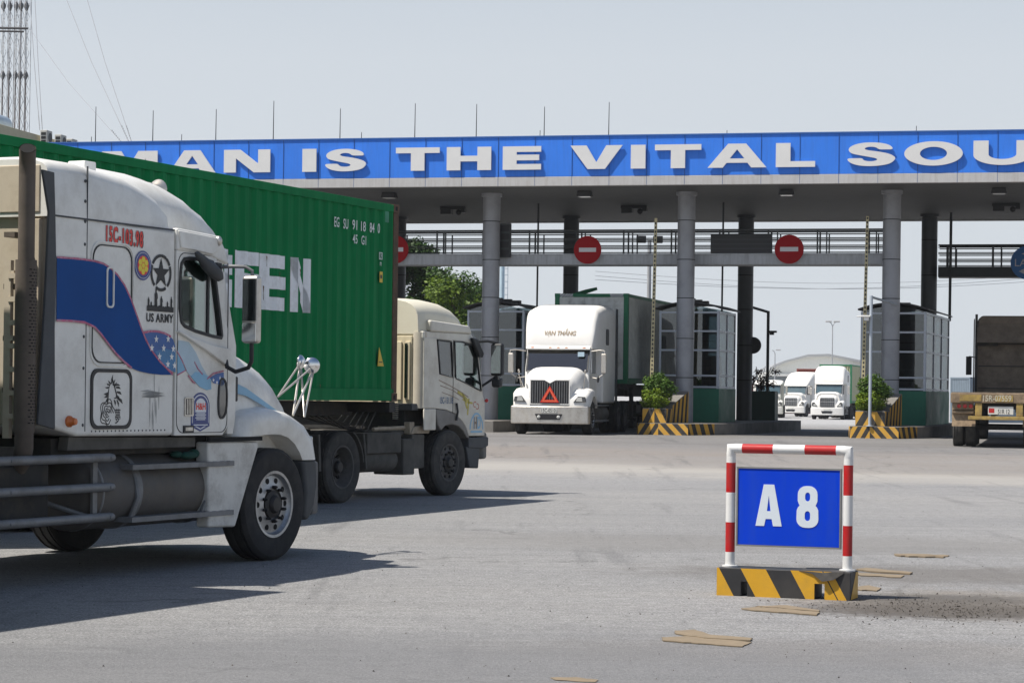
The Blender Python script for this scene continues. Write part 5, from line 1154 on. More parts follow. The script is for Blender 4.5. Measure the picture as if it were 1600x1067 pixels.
def island(i, cx, blen, labels, base=None, plan_px=None, wedge_px=None, booth_px=None, far_x=1.0):
    zt = .66; RZ = -LN; u = lambda px, y: gpx(px, 670, y)[0]
    bx0, bx1 = (u(base[0], -2.3), u(base[1], -2.3)) if base else (cx-1.0, cx+1.0)
    # everything on the island is laid out in the lane's own square frame
    o = G((bx0+bx1)/2, -2.3); isl = thing('traffic_island', labels[0], 'traffic island', (o.x, o.y, GZ-.02), RZ, 'concrete islands between the lanes')
    def loc_(px, y): q_ = G(u(px, y), y)-o; return q_.x*cos(LN)-q_.y*sin(LN), q_.x*sin(LN)+q_.y*cos(LN)
    zz = zt-GZ+.02; hw_ = (bx1-bx0)/2*.97; xr_ = loc_(*far_x)[0] if isinstance(far_x, tuple) else hw_
    plan = [(-hw_+.12, 0), (hw_-.10, 0), (hw_, .35), (max(hw_, xr_), 2.2), (max(hw_, xr_), 14.2), (-hw_+.05, 14.2), (-hw_, .35)]
    mb = MB(); mb.prism(plan, -.2, zz, axis='z'); mb.build('kerb_block', conc, isl, bevel=.02)
    e = .004
    if labels[1]:
        mb = MB(); a_, b_ = -hw_+.12, hw_-.10; m_ = (a_+b_)/2-.15
        striped_face(mb, [(a_, -e, 0.02), (m_, -e, .02), (m_, -e, zz-.01), (a_, -e, zz-.01)], 4, .35)
        striped_face(mb, [(m_, -e, 0.02), (b_, -e, .02), (b_, -e, zz-.01), (m_, -e, zz-.01)], 5, -.35)
        striped_face(mb, [(b_+e, 0, .02), (hw_+e, .35, .02), (hw_+e, .35, zz-.01), (b_+e, 0, zz-.01)], 2, -.5)
        q1_ = (hw_, .35); q2_ = (max(hw_, xr_), 2.2); striped_face(mb, [(q1_[0]+e, q1_[1], .02), ((q1_[0]+q2_[0])/2+e, (q1_[1]+q2_[1])/2, .02), ((q1_[0]+q2_[0])/2+e, (q1_[1]+q2_[1])/2, zz-.01), (q1_[0]+e, q1_[1], zz-.01)], 5, -.15)
        striped_face(mb, [(-hw_-e, .35, .02), (a_-e, 0, .02), (a_-e, 0, zz-.01), (-hw_-e, .35, zz-.01)], 2, .5)
        mb.build('hazard_stripes', [yel, blk], isl, smooth=0)
        p0 = loc_(plan_px[0], -2.1); p1 = loc_(plan_px[1], -2.1); q1 = loc_(wedge_px, -.5)
        pl = thing('planter_block', labels[1], 'planter', (o.x, o.y, zt), RZ, 'striped planter blocks at the island heads')
        x0, x1 = p0[0], p1[0]; yf = .2; hf, hr = .46, 1.0; yb = yf+1.55; xq = q1[0]; xm = (x0+x1)/2
        mb = MB(); mb.prism([(x0, yf), (x1, yf), (x1+.04, yf+.6), (x0-.02, yf+.6)], 0, hf, axis='z'); mb.build('planter_box', conc, pl, bevel=.01)
        mb = MB(); mb.loft([[(x0-.03, yf+.62, 0), (x1+.05, yf+.62, 0), (x1+.05, yf+.62, hf+.10), (x0-.03, yf+.62, hf+.10)], [(x0-.06, yb, 0), (xq, yb, 0), (xq, yb, hr), (x0-.06, yb, hr)]]); mb.build('wedge', conc, pl, bevel=.01)
        mb = MB()
        striped_face(mb, [(x0, yf-e, .01), (xm, yf-e, .01), (xm, yf-e, hf-.02), (x0, yf-e, hf-.02)], 2, .55); striped_face(mb, [(xm, yf-e, .01), (x1, yf-e, .01), (x1, yf-e, hf-.02), (xm, yf-e, hf-.02)], 2, -.55)
        striped_face(mb, [(x1+e, yf, .01), (x1+.04+e, yf+.6, .01), (x1+.04+e, yf+.6, hf-.02), (x1+e, yf, hf-.02)], 2, .3)
        striped_face(mb, [(x1+.05+e, yf+.62, .01), (xq+e, yb, .01), (xq+e, yb, hr-.02), (x1+.05+e, yf+.62, hf+.08)], 8, .10)
        mb.build('hazard_stripes', [yel, blk], pl, smooth=0)
        bushes.append((o, RZ, xm, yf+.28, zt+hf)); posts.append((o, RZ, x0, x1, xm, yf, zt))
    b0_ = loc_(booth_px[0], 1.95); b1_ = loc_(booth_px[1], 1.95); byc = b0_[1]; bxc = (b0_[0]+b1_[0])/2
    # booth
    bw_, y0, y1 = (b1_[0]-b0_[0])/2, 0, blen; zb0 = zt+.0; zg = gpx(1100, 607, 1.95)[1]; ze = gpx(1118, 486, 1.95)[1]
    bo = (o.x+cos(LN)*bxc+sin(LN)*byc, o.y-sin(LN)*bxc+cos(LN)*byc, zt); bt = thing('toll_booth', labels[2], 'toll booth', bo, -LN, 'glazed toll booths under the canopy'); booths.append(bt)
    g1 = zg-zt; eh = ze-zt
    mb = MB(); mb.box(-bw_, bw_, y0, y1, 0, g1); mb.build('base_panel', green_p, bt, bevel=.006)
    rows = [g1+.04, g1+.62*.78, g1+1.22, g1+1.95, eh]
    rows = [g1+.05, g1+.42, g1+1.24, g1+1.86, eh-.05]
    def wall(axis, c_, a0, a1, cuts, wd_=.055):
        mbf = MB()
        for a in cuts:
            ww = wd_*1.6 if a in (cuts[0], cuts[-1]) else wd_
            if axis == 'f': mbf.box(max(a-ww/2, a0), min(a+ww/2, a1), c_-.03, c_+.03, g1, eh+(.0 if abs(a) > .9 else .14*(1-(a/bw_)**2)))
            else: mbf.box(c_-.03, c_+.03, max(a-ww/2, a0), min(a+ww/2, a1), g1, eh)
        for r in rows:
            if axis == 'f': mbf.box(a0, a1, c_-.024, c_+.024, r-.03, r+.03)
            else: mbf.box(c_-.024, c_+.024, a0, a1, r-.03, r+.03)
        fr = mbf.build('window_frame', frame_m, bt, bevel=.004)
        mbg = MB()
        if axis == 'f': mbg.prism([(a0, g1), (a1, g1), (a1, eh-.02)]+[(a1+(a0-a1)*k/10, eh-.02+.20*(1-(2*k/10-1)**2)) for k in range(1, 10)]+[(a0, eh-.02)], c_-.005, c_+.005)
        else: mbg.box(c_-.005, c_+.005, a0, a1, g1, eh)
        mbg.build('pane', booth_glass, fr, smooth=0)
    wall('f', y0+.04, -bw_+.02, bw_-.02, [-bw_+.05, bw_-.05]); wall('f', y1-.04, -bw_+.02, bw_-.02, [-bw_+.05, 0, bw_-.05])
    for s in (-1, 1):
        cuts = [y0+.05]; nn = 2 if blen < 4 else 3; cuts += [y0+blen*k/nn for k in range(1, nn)]+[y1-.05]; wall('s', s*(bw_-.04), y0+.06, y1-.06, cuts)
    mb = MB(); secs = []
    for yy in (y0-.12, y1+.15):
        p = [(x, yy, eh+.01+.24*(1-(x/1.2)**2)) for x in [-1.12+2.24*k/12 for k in range(13)]]; secs.append(p+[(x, y_2, z+.05) for x, y_2, z in p[::-1]])
    mb.loft(secs); mb.build('curved_roof', roof_m, bt, smooth=50)
    mb = MB()
    for yy in (y0+.3, (y0+y1)/2, y1-.3): mb.box(-.25, .1, yy, yy+.2, eh+.30, eh+.42)
    mb.build('roof_clutter', roof_m, bt)
    # inside: counter, monitor, chair, cabinet, and panels added to darken the booth
    mb = MB(); mb.box(-.85, .85, y0+.15, y0+.7, g1-.05, g1+.0); mb.box(-.85, -.45, y0+.8, y1-.2, 0, g1+.35); mb.build('counter', interior, bt)
    mb = MB(); mb.box(.25, .68, y0+.35, y0+.40, g1+.70, g1+1.02); mb.box(.44, .49, y0+.37, y0+.42, g1, g1+.7); mb.box(-.5, .0, y0+.35, y0+.42, g1+.9, g1+1.3)
    mb.box(.1, .5, y0+.3, y0+.5, eh-.45, eh-.12); mb.build('monitor', blackplastic, bt, bevel=.01)
    mb = MB(); mb.box(.1, .55, y0+1.0, y0+1.1, g1-.1, g1+.65); mb.box(.1, .55, y0+.9, y0+1.3, g1-.15, g1-.05); mb.build('chair', blackplastic, bt, bevel=.03)
    mb = MB(); mb.box(.1, .55, y0+.25, y0+.45, g1+.0, g1+.12); mb.build('printer', white_clean, bt, bevel=.02)
    mb = MB(); mb.box(-bw_+.06, bw_-.06, y0+.1, y1-.1, eh-.10, eh-.04); mb.build('ceiling', interior, bt)
    mb = MB(); mb.box(-bw_+.07, -bw_+.10, y0+.9, y1-.15, g1, eh-.1); mb.box(-.75, .1, y1-.13, y1-.10, g1, eh-.1); mb.build('blocking_panel', mat('blocking_panel_dark', (.07, .075, .08), .8), bt)  # opaque panels added to keep bright sky out of the glazing
    mb = MB(); mb.box(-.6, .6, y1-.5, y1-.3, g1-.2, g1+1.1); mb.build('cabinet', mat('blocking_cabinet', (.16, .15, .14), .7), bt)  # box added before the back glazing to block the sky behind
    return isl
IL = [(['concrete island behind the cabover tractor, holding the booth with the monitor', None, 'glazed toll booth between the cabover tractor and the white truck in the lane'], cols[2], 2.7),
      (['concrete island right of the white truck, with a bushy striped head', 'yellow and black striped planter block beside the white truck', 'glazed toll booth with a seated attendant inside, on the middle island'], cols[3], 2.6),
      (['concrete island by the brown trailer, with a camera post on its striped head', 'yellow and black striped planter block near the brown trailer, with a white post', 'long glazed toll booth next to the brown trailer'], cols[4], 5.6)]
bushes = []; posts = []; booths = []
island(0, IL[0][1], 2.7, IL[0][0], booth_px=(727, 820)); island(1, 0, 2.7, IL[1][0], (989, 1082), (1003, 1041), 1076, (1027, 1124), (1150, 0))
island(2, cR, 6.5, IL[2][0], (1322, 1411), (1336, 1383), 1409, (1342, 1447), (1455, 0))
# seated attendant in the middle booth
def person(name, label, loc, rz=0, shirt=(.05, .06, .09)):
    v = {'pel': (0, 0, .52), 'sp': (0, .02, .75), 'ch': (0, .03, .98), 'nk': (0, .01, 1.13), 'hd': (0, -.01, 1.24), 'tp': (0, -.01, 1.33),
         'sl': (-.19, .03, 1.05), 'el': (-.24, -.08, .80), 'wl': (-.14, -.30, .76), 'sr': (.19, .03, 1.05), 'er': (.25, -.06, .80), 'wr': (.15, -.30, .76),
         'hl': (-.10, -.02, .50), 'kl': (-.12, -.42, .50), 'al': (-.12, -.40, .10), 'fl': (-.12, -.52, .05), 'hr': (.10, -.02, .50), 'kr': (.12, -.42, .50), 'ar': (.12, -.40, .10), 'fr': (.12, -.52, .05)}
    rad = dict(pel=.15, sp=.14, ch=.15, nk=.055, hd=.095, tp=.075, sl=.07, el=.045, wl=.032, sr=.07, er=.045, wr=.032, hl=.10, kl=.065, al=.045, fl=.04, hr=.10, kr=.065, ar=.045, fr=.04)
    E = [('pel', 'sp'), ('sp', 'ch'), ('ch', 'nk'), ('nk', 'hd'), ('hd', 'tp'), ('ch', 'sl'), ('sl', 'el'), ('el', 'wl'), ('ch', 'sr'), ('sr', 'er'), ('er', 'wr'), ('pel', 'hl'), ('hl', 'kl'), ('kl', 'al'), ('al', 'fl'), ('pel', 'hr'), ('hr', 'kr'), ('kr', 'ar'), ('ar', 'fr')]
    for s_, w_ in (('l', (-.14, -.30, .76)), ('r', (.15, -.30, .76))):
        for j in range(5):
            ang = (j-2)*.22; nm = 'f%s%d' % (s_, j); L_ = (.055, .085, .092, .085, .07)[j]
            base = 'h%sb' % s_
            if j == 0: v[base] = (w_[0]*.95, w_[1]-.05, w_[2]); rad[base] = .028; E.append(('w'+s_, base))
            v[nm] = (w_[0]*.95+sin(ang)*L_, w_[1]-.05-cos(ang)*L_, w_[2]-.025); rad[nm] = .009; E.append((base, nm))
    names = list(v); me = bpy.data.meshes.new(name); me.from_pydata([v[k] for k in names], [(names.index(a), names.index(b)) for a, b in E], [])
    o = bpy.data.objects.new(name, me); COL.objects.link(o); o.location = loc; o.rotation_euler = (0, 0, rz)
    sk = o.modifiers.new('skin', 'SKIN'); ss = o.modifiers.new('sub', 'SUBSURF'); ss.levels = 1; ss.render_levels = 1
    for i, k in enumerate(names): me.skin_vertices[0].data[i].radius = (rad[k], rad[k]*(.75 if k in ('pel', 'sp', 'ch') else 1))
    me.skin_vertices[0].data[0].use_root = True
    me.materials.append(mat('person_shirt', shirt, .9)); tag(o, label, 'person')
    hm_ = MB(); hm_.ball((0, -.02, 1.285), .085, .10, .12); hm_.ball((0, -.12, 1.27), .016, .022, .02); hm_.ball((-.085, -.01, 1.275), .012, .02, .03); hm_.ball((.085, -.01, 1.275), .012, .02, .03)
    h_ = hm_.build('head', mat('skin', (.30, .18, .12), .6), o, smooth=60)
    hm_ = MB(); hm_.ball((0, .015, 1.32), .095, .105, .10); hm_.build('hair', black, h_, smooth=60)
    hm_ = MB(); hm_.ball((-.035, -.115, 1.30), .012, .008, .008); hm_.ball((.035, -.115, 1.30), .012, .008, .008); hm_.box(-.03, .03, -.125, -.118, 1.222, 1.232); hm_.build('eyes', black, h_)
    return o
pb = booths[1].matrix_basis @ Vector((.42, .95, 0))
person('person', 'person in dark clothes seated at the counter inside the middle toll booth', (pb.x, pb.y, 1.12), -LN, (.04, .045, .06))
# barriers raised upright
bar_y = mat('barrier_yellow', (.50, .44, .26), .6, var=.1); bar_k = blk
for (px0, py0, px1, py1), lb in zip(((1018.5, 588, 1025, 341), (1348.5, 600, 1355.5, 338)), ('raised yellow and black barrier arm standing beside the white truck lane', 'raised yellow and black barrier arm behind the white camera post')):
    y = -1.15; a = gpx(px0, py0, y); b = gpx(px1, py1, y)
    t = thing('boom_barrier', lb, 'barrier', G(a[0], y, .66), -FA, 'raised lane barriers')
    dx = (b[0]-a[0])/(b[1]-a[1]); z0 = 1.2
    X = lambda z: (z+.66-a[1])*dx
    mb = MB(); n = int((b[1]-.66-z0)/.13)
    mb.loft([[(X(z0)-.055, -.03, z0), (X(z0)+.055, -.03, z0), (X(z0)+.055, .03, z0), (X(z0)-.055, .03, z0)], [(X(b[1]-.66)-.04, -.03, b[1]-.66), (X(b[1]-.66)+.04, -.03, b[1]-.66), (X(b[1]-.66)+.04, .03, b[1]-.66), (X(b[1]-.66)-.04, .03, b[1]-.66)]], 0)
    for k in range(n):
        z = z0+.05+.13*k; mb.box(X(z)-.022, X(z)+.026, -.034, -.030, z, z+.065, 1)
    mb.build('arm', [bar_y, bar_k], t, smooth=0)
    mb = MB(); mb.box(-.07, .07, -.05, .10, 0, 1.0); mb.box(-.05, .05, -.08, .03, .9, 1.22); mb.build('cabinet', yel, t, bevel=.02)
# camera posts
pale_post = mat('pale_blue_post', (.42, .47, .53), .45, metal=.2, var=.06)
y = -2.25; a = gpx(1359, 664, y); b = gpx(1358, 462, y)
t = thing('camera_post', 'pale slim post with a white camera, on the striped planter head near the trailer', 'camera post', G(a[0], y, .66), -FA)
mb = MB(); mb.tube([(0, 0, 0), (0, 0, b[1]-.66)], .048, 12); mb.tube([(0, 0, b[1]-.70), (gpx(1394, 470, y)[0]-a[0], 1.9, gpx(1394, 472, y)[1]-.66)], .04, 8); mb.build('post', pale_post, t)
mb = MB(); cz_ = gpx(1350, 494, y)[1]-.66; mb.box(-.30, .0, -.25, .1, cz_-.03, cz_+.02); mb.box(-.20, -.05, -.2, .05, cz_-.14, cz_-.03); mb.box(-.42, -.2, -.2, -.05, cz_-.03, cz_); mb.build('camera', white_clean, t, bevel=.01)
mb = MB(); mb.lathe([(.12, 0), (.12, .02), (.05, .03)], (0, 0, 0), 'z', 12); mb.build('foot', pale_post, t)
y = 11.2; a = gpx(1198.5, 650, y); b = gpx(1198.5, 486, y)
t = thing('camera_post', 'dark slim post with camera beside the reddish plant, behind the middle island column', 'camera post', G(a[0], y, .66), -FA)
mb = MB(); mb.tube([(0, 0, 0), (0, 0, b[1]-.66)], .055, 10); mb.tube([(0, 0, b[1]-.70), (gpx(1168, 480, y)[0]-a[0], -1.3, gpx(1168, 478, y)[1]-.66)], .05, 8); mb.build('post', steel_dark, t)
mb = MB(); cz_ = gpx(1208, 519, y)[1]-.66; mb.box(.0, .32, -.2, .05, cz_-.02, cz_+.05); mb.box(.08, .22, -.2, .05, cz_-.1, cz_); mb.build('camera', blackplastic, t, bevel=.01)
# round plate edge on the rear column
x, z = gpx(1176.5, 539.5, YR); t = thing('round_mirror', 'dark round traffic mirror on the rear side of the middle island column', 'mirror', G(x, YR, z), -FA)
mb = MB(); mb.lathe([(.28, -.05), (.30, 0), (.28, .04), (.1, .07)], (0, 0, 0), 'y', 28); mb.build('mirror_face', black, t, smooth=50)
mb = MB(); mb.box(-.35, 0, -.02, .02, -.02, .02); mb.build('bracket', steel_dark, t)
# ================================================================== PLANTS
def leaf_mat(name, c1, c2):
    m = bpy.data.materials.new(name); m.use_nodes = True; nt = m.node_tree; p = nt.nodes['Principled BSDF']; L = nt.links.new
    g = _n(nt, 'ShaderNodeNewGeometry'); r = _n(nt, 'ShaderNodeValToRGB'); r.color_ramp.elements[0].color = (*c1, 1); r.color_ramp.elements[1].color = (*c2, 1)
    L(g.outputs['Random Per Island'], r.inputs[0]); L(r.outputs[0], p.inputs['Base Color']); p.inputs['Roughness'].default_value = .55
    p.inputs['Specular IOR Level'].default_value = .3
    tr = _n(nt, 'ShaderNodeBsdfTranslucent'); mxs = _n(nt, 'ShaderNodeMixShader'); mxs.inputs[0].default_value = .25; L(r.outputs[0], tr.inputs[0])
    L(p.outputs[0], mxs.inputs[1]); L(tr.outputs[0], mxs.inputs[2]); L(mxs.outputs[0], nt.nodes['Material Output'].inputs[0]); return m
bush_top = leaf_mat('bush_leaf', (.025, .07, .008), (.10, .18, .02)); bush_low = leaf_mat('bush_leaf_bright', (.07, .14, .006), (.22, .30, .018))
tree_leaf = leaf_mat('tree_leaf', (.018, .045, .010), (.06, .12, .02)); tree_leaf2 = leaf_mat('tree_leaf_bright', (.06, .11, .010), (.17, .25, .025)); red_leaf = leaf_mat('red_leaf', (.03, .012, .012), (.09, .03, .03))
bark = mat('bark', (.10, .075, .05), .9, var=.3)
def leaves(mb, c, rx, ry, rz, n, size, shell=.55):
    for _ in range(n):
        d = Vector((random.gauss(0, 1), random.gauss(0, 1), random.gauss(0, 1))).normalized(); r = shell+(1-shell)*random.random()**.6
        r *= 1+.14*sin(d.x*7+c[0])+.12*sin(d.y*6+d.z*8)
        p = Vector((c[0]+d.x*rx*r, c[1]+d.y*ry*r, c[2]+d.z*rz*r))
        u = Vector((random.gauss(0, 1), random.gauss(0, 1), random.gauss(0, .6))).normalized(); w = u.cross(d+Vector((random.gauss(0, .5), random.gauss(0, .5), .3))).normalized()
        s = size*random.uniform(.6, 1.3); mb.quad([p-u*s, p+w*s*.45, p+u*s, p-w*s*.45])
for (bo_, brz, bxm, byy, bz), lb in zip(bushes, ('two-tier clipped green bush in the striped planter beside the white truck', 'two-tier clipped green bush in the striped planter behind the pale camera post')):
    t = thing('bush', lb, 'bush', (bo_.x+cos(LN)*bxm+sin(LN)*byy, bo_.y-sin(LN)*bxm+cos(LN)*byy, bz), brz, 'clipped bushes in the planters')
    mb = MB(); leaves(mb, (-.02, -.02, .30), .46, .40, .36, 3200, .040); leaves(mb, (-.25, .05, .25), .25, .3, .3, 500, .04); mb.build('lower_foliage', bush_low, t, smooth=0)
    mb = MB()
    for c in ((0, .1, .74), (-.2, .1, .78), (.22, .05, .70), (.05, .1, .88), (-.1, 0, .68), (.33, .1, .58)): leaves(mb, c, .28, .28, .25, 620, .05, .2)
    mb.build('upper_foliage', bush_top, t, smooth=0)
    mb = MB(); mb.tube([(0, .05, -.2), (0, .05, .9)], .03, 6); mb.build('stem', bark, t)
# dark planter box with reddish plant behind the middle island
a = gpx(1176, 655, 10.6); b = gpx(1211, 612, 10.6)
t = thing('planter_box', 'dark green planter box at the rear end of the middle island', 'planter', G(a[0]-.2, 10.6, .66), -FA)
mb = MB(); mb.box(0, b[0]-a[0]+.2, 0, 1.0, 0, b[1]-.66, 0); mb.build('box', mat('dark_green_paint', (.008, .05, .035), .6, var=.15), t, bevel=.01)
mb = MB(); mb.box(.03, b[0]-a[0]+.17, .03, .97, b[1]-.66, b[1]-.64); mb.build('soil', mat('soil', (.05, .035, .025), .9), t)
t = thing('red_leaved_plant', 'loose dark reddish plant growing in the green planter box', 'plant', G(a[0]+.3, 11.1, b[1]), -FA)
mb = MB(); random.seed(11)
for k in range(9): mb.tube([(.05*k-.2, 0, 0), (.05*k-.2+random.uniform(-.2, .2), random.uniform(-.2, .2), .45), (.09*k-.4+random.uniform(-.1, .1), random.uniform(-.3, .3), random.uniform(.7, .95))], .012, 5)
mb.build('stem', bark, t)
mb = MB()
for k in range(14): leaves(mb, (random.uniform(-.55, .5), random.uniform(-.3, .3), random.uniform(.1, .85)), .2, .2, .14, 45, .055, .1)
mb.build('foliage', red_leaf, t, smooth=0)
# trees behind the toll gate
def tree(label, x, Y, h, r, m1, m2, clumps, seed, n=520, size=.17, z0=.35):
    random.seed(seed); t = thing('broadleaf_tree', label, 'tree', (x, Y, gz(Y)), 0, 'broadleaf trees behind the toll gate')
    mb = MB(); mb.tube([(0, 0, -.2), (.1, 0, h*.25), (-.1, .1, h*.5), (0, 0, h*.8)], [.28, .22, .16, .06], 10)
    cl = []
    for k in range(clumps):
        a_ = random.uniform(0, 2*pi); f = random.random(); zz = h*(z0+(.97-z0)*f); rr = r*sqrt(random.random())*(1-.55*max(0, (f-.35)/.65)**1.5)
        cl.append((rr*cos(a_), rr*sin(a_), zz))
    for c in cl[::2]: mb.tube([(0, 0, max(h*.2, c[2]-h*.25)), (c[0]*.5, c[1]*.5, c[2]-h*.1), c], [.09, .06, .02], 6)
    mb.build('trunk', bark, t)
    mb = MB(); mb2 = MB()
    for c in cl:
        s = random.uniform(.7, 1.25); leaves(mb if random.random() < .55 else mb2, c, .95*s, .95*s, .62*s, n, size, .15)
    mb.build('crown', m1, t, smooth=0); mb2.build('crown', m2, t, smooth=0)
p = at(645, 600, 112); tree('tall dark tree rising behind the walkway near the container corner', p.x-.9, 112, 8.4, 2.9, tree_leaf, tree_leaf, 50, 5, 800, .12)
p = at(712, 600, 106); tree('lower bright green tree between the container and the round column', p.x+.1, 106, 6.3, 1.4, tree_leaf2, tree_leaf, 24, 9, 800, .10)
p = at(748, 600, 118); tree('small tree peeping out behind the first clear round column', p.x-.3, 118, 6.6, 1.0, tree_leaf, tree_leaf2, 12, 12)
p = at(560, 600, 120); tree('dark tree hidden mostly by the long green container', p.x, 120, 9.5, 3.4, tree_leaf, tree_leaf, 30, 15, 300)

# ================================================================== AMERICAN STYLE TRACTORS FACING US
def us_tractor(name, label, loc, rz, group, far=False, roof='high', dark=False, roofz=4.0, hoodz=2.0, wx=-1.15, grille_c=None, plate=None, sleeper_len=2.2):
    """local: x forward from the front bumper, y left, z up"""
    t = thing(name, label, 'truck', loc, rz, group); pm = white_bright
    xw = wx; xs = xw-1.35; xe = xs-sleeper_len      # windscreen base, sleeper front, sleeper back
    # cab + sleeper
    mb = MB(); mb.prism([(xw+.05, 1.05), (xw+.05, 1.95), (xw-.28, 2.62), (xs, 2.68), (xs, 1.05)], -1.0, 1.0); cb = mb.build('cab', pm, t, bevel=.07, seg=3)
    mb = MB(); mb.prism([(xs+.02, .95), (xs+.02, 2.7), (xe, 2.75), (xe, .95)], -1.19, 1.19); slp = mb.build('sleeper', pm, t, bevel=.06, seg=3)
    secs = []
    if roof == 'high': tb = ((xw-.30, 1.02, .12), (xw-.45, 1.07, .55), (xw-.62, 1.11, .95), (xw-.9, 1.15, 1.22), (xs-.3, 1.18, 1.33), (xs-1.0, 1.19, roofz-2.62), (xe, 1.19, roofz-2.62))
    else: tb = ((xw-.32, 1.0, .10), (xw-.60, 1.08, .38), (xw-1.0, 1.13, .66), (xw-1.45, 1.17, .92), (xs-.6, 1.19, 1.12), (xs-1.3, 1.19, roofz-2.62), (xe, 1.19, roofz-2.62))
    if roofz < 3.3: tb = [(x, w, h*.32) for x, w, h in tb]
    for x, w, h in tb: secs.append(sq(w, h, 9 if roof == 'high' and not far else 5.5, 2.62, x, 22))
    mb = MB(); mb.loft(secs); mb.build('roof_fairing', pm, t, smooth=60)
    # windscreen, side window
    mb = MB(); mb.prism([(xw+.065, 1.93), (xw+.075, 1.93), (xw-.245, 2.58), (xw-.255, 2.58)], -.93, .93); ws = mb.build('windscreen', dark_glass if not far else mat('far_windscreen', (.06, .10, .12), .12, coat=.4), t, smooth=0)
    mb = MB(); mb.prism([(xw+.077, 1.90), (xw+.087, 1.92), (xw-.245, 2.62), (xw-.26, 2.62)], -.965, -.92); mb.prism([(xw+.077, 1.90), (xw+.087, 1.92), (xw-.245, 2.62), (xw-.26, 2.62)], .92, .965); mb.build('window_seal', blackplastic, ws)
    if not far: mb = MB(); mb.box(xw+.0, xw+.05, -.92, .92, 1.88, 1.95); mb.box(xw-.34, xw-.20, -.95, .95, 2.60, 2.68); mb.build('window_seal', blackplastic, ws)
    mb = MB(); mb.prism([(xw-.24, 2.60), (xw-.10, 2.56), (xw-.08, 2.60), (xw-.22, 2.70)], -.99, .99); mb.build('sun_visor', pm, t, bevel=.01)
    for s in (-1, 1):
        mb = MB(); mb.prism([(xw-.12, 1.98), (xw-.34, 2.52), (xw-1.05, 2.52), (xw-1.05, 1.85), (xw-.3, 1.85)], s*1.006, s*.99); mb.build('side_window', dark_glass if not far else black, t)
        mb = MB(); mb.prism(rrect(xs-.95, xs-.45, 2.75, 3.25, .08), s*1.197, s*1.18); mb.build('sleeper_window', black, slp)
        mb = MB(); mb.prism(rrect(xs-.7, xs-.3, 1.9, 2.4, .08), s*1.197, s*1.18); mb.build('sleeper_window', black, slp) if far else None
        if not far: mb = MB(); mb.box(xe-.35, xe, s*1.2-.012, s*1.2+.012, 1.0, roofz-.08); mb.build('side_extender', greyplastic, t)
    # hood
    gw = .58; secs = []
    for x, w, zt in ((xw+.07, .97, hoodz-.02), (xw+.35, .93, hoodz-.05), (xw+.65, .86, hoodz-.13), (-.55, .76, hoodz-.25), (-.30, .70, hoodz-.38), (-.18, .67, hoodz-.48), (-.14, .64, hoodz-.62)): secs.append(sq(w, zt-.75, 5, .75, x, 18))
    mb = MB(); mb.loft(secs); hd_ = mb.build('hood', pm, t, smooth=60)
    gz0, gz1 = .93, hoodz-.44
    mb = MB(); gp = [(-gw, gz0), (gw, gz0), (gw, gz1), (.16, gz1), (0, gz1-.09), (-.16, gz1), (-gw, gz1)] if grille_c is None else rrect(-gw*.9, gw*.9, gz0-.03, gz1, .08)
    mb.prism(gp, -.155, -.125, axis='x', m=0)
    for k in range(15 if not far else 8):
        y = -gw+.06+(2*gw-.12)*k/(14 if not far else 7); zt = gz1-.03-(.07*max(0, 1-abs(y)/.18) if grille_c is None else .05)
        mb.box(-.128, -.108, y-.008, y+.008, gz0+.02, zt, 1)
    if grille_c: mb.box(-.128, -.100, -gw*.88, gw*.88, gz1-.09, gz1-.03, 1); mb.box(-.128, -.1, -gw*.88, gw*.88, (gz0+gz1)/2, (gz0+gz1)/2+.03, 1)
    gr = mb.build('grille', [black if grille_c is None else greyplastic, chrome if grille_c else greysteel], t, smooth=0)
    mb = MB()
    fo = [(-gw-.03, gz0-.03), (gw+.03, gz0-.03), (gw+.03, gz1+.03), (.18, gz1+.03), (0, gz1-.06), (-.18, gz1+.03), (-gw-.03, gz1+.03)]
    if grille_c is None: mb.prism(fo, -.15, -.118, axis='x', holes=[gp]); mb.build('surround', pm, gr, smooth=0)
    # fenders, lamps
    for s in (-1, 1):
        secs = []
        for x, zt, yo, yi in ((-.12, 1.02, 1.02, .60), (-.22, 1.20, 1.12, .58), (-.45, 1.33, 1.18, .58), (-.85, 1.40, 1.20, .58), (-1.15, 1.36, 1.20, .58), (-1.45, 1.24, 1.19, .58), (-1.62, 1.02, 1.18, .58)):
            zb = .62 if x > -.3 else (.86 if x > -.5 else (1.16 if x > -1.3 else 1.0 if x > -1.5 else .8)); zb = min(zb, zt-.05)
            secs.append([(x, s*yi, zb), (x, s*yo, zb), (x, s*(yo+.005), zt-.10), (x, s*(yo-.04), zt-.03), (x, s*(yo-.15), zt), (x, s*yi, zt+.04)])
        mb = MB(); mb.loft(secs); mb.build('fender', pm, t, smooth=60)
        mb = MB(); mb.prism([(s*.72, .97), (s*1.10, .99), (s*1.07, 1.14), (s*.86, 1.155)] if grille_c is None else [(s*.70, .95), (s*1.12, .99), (s*1.10, 1.22), (s*.95, 1.28)], -.19, -.095, axis='x', m=0); mb.prism([(s*.80, 1.0), (s*1.0, 1.0), (s*.98, 1.12), (s*.84, 1.12)], -.12, -.088, axis='x', m=1)
        mb.build('headlight', [greyplastic, lens], t, bevel=.006)
        # mirrors
        mb = MB(); my = s*1.36; mb.box(xw-.02, xw+.07, min(my, my+s*.16), max(my, my+s*.16), 1.85, 2.45); m_ = mb.build('door_mirror', dullchrome, t, bevel=.03)
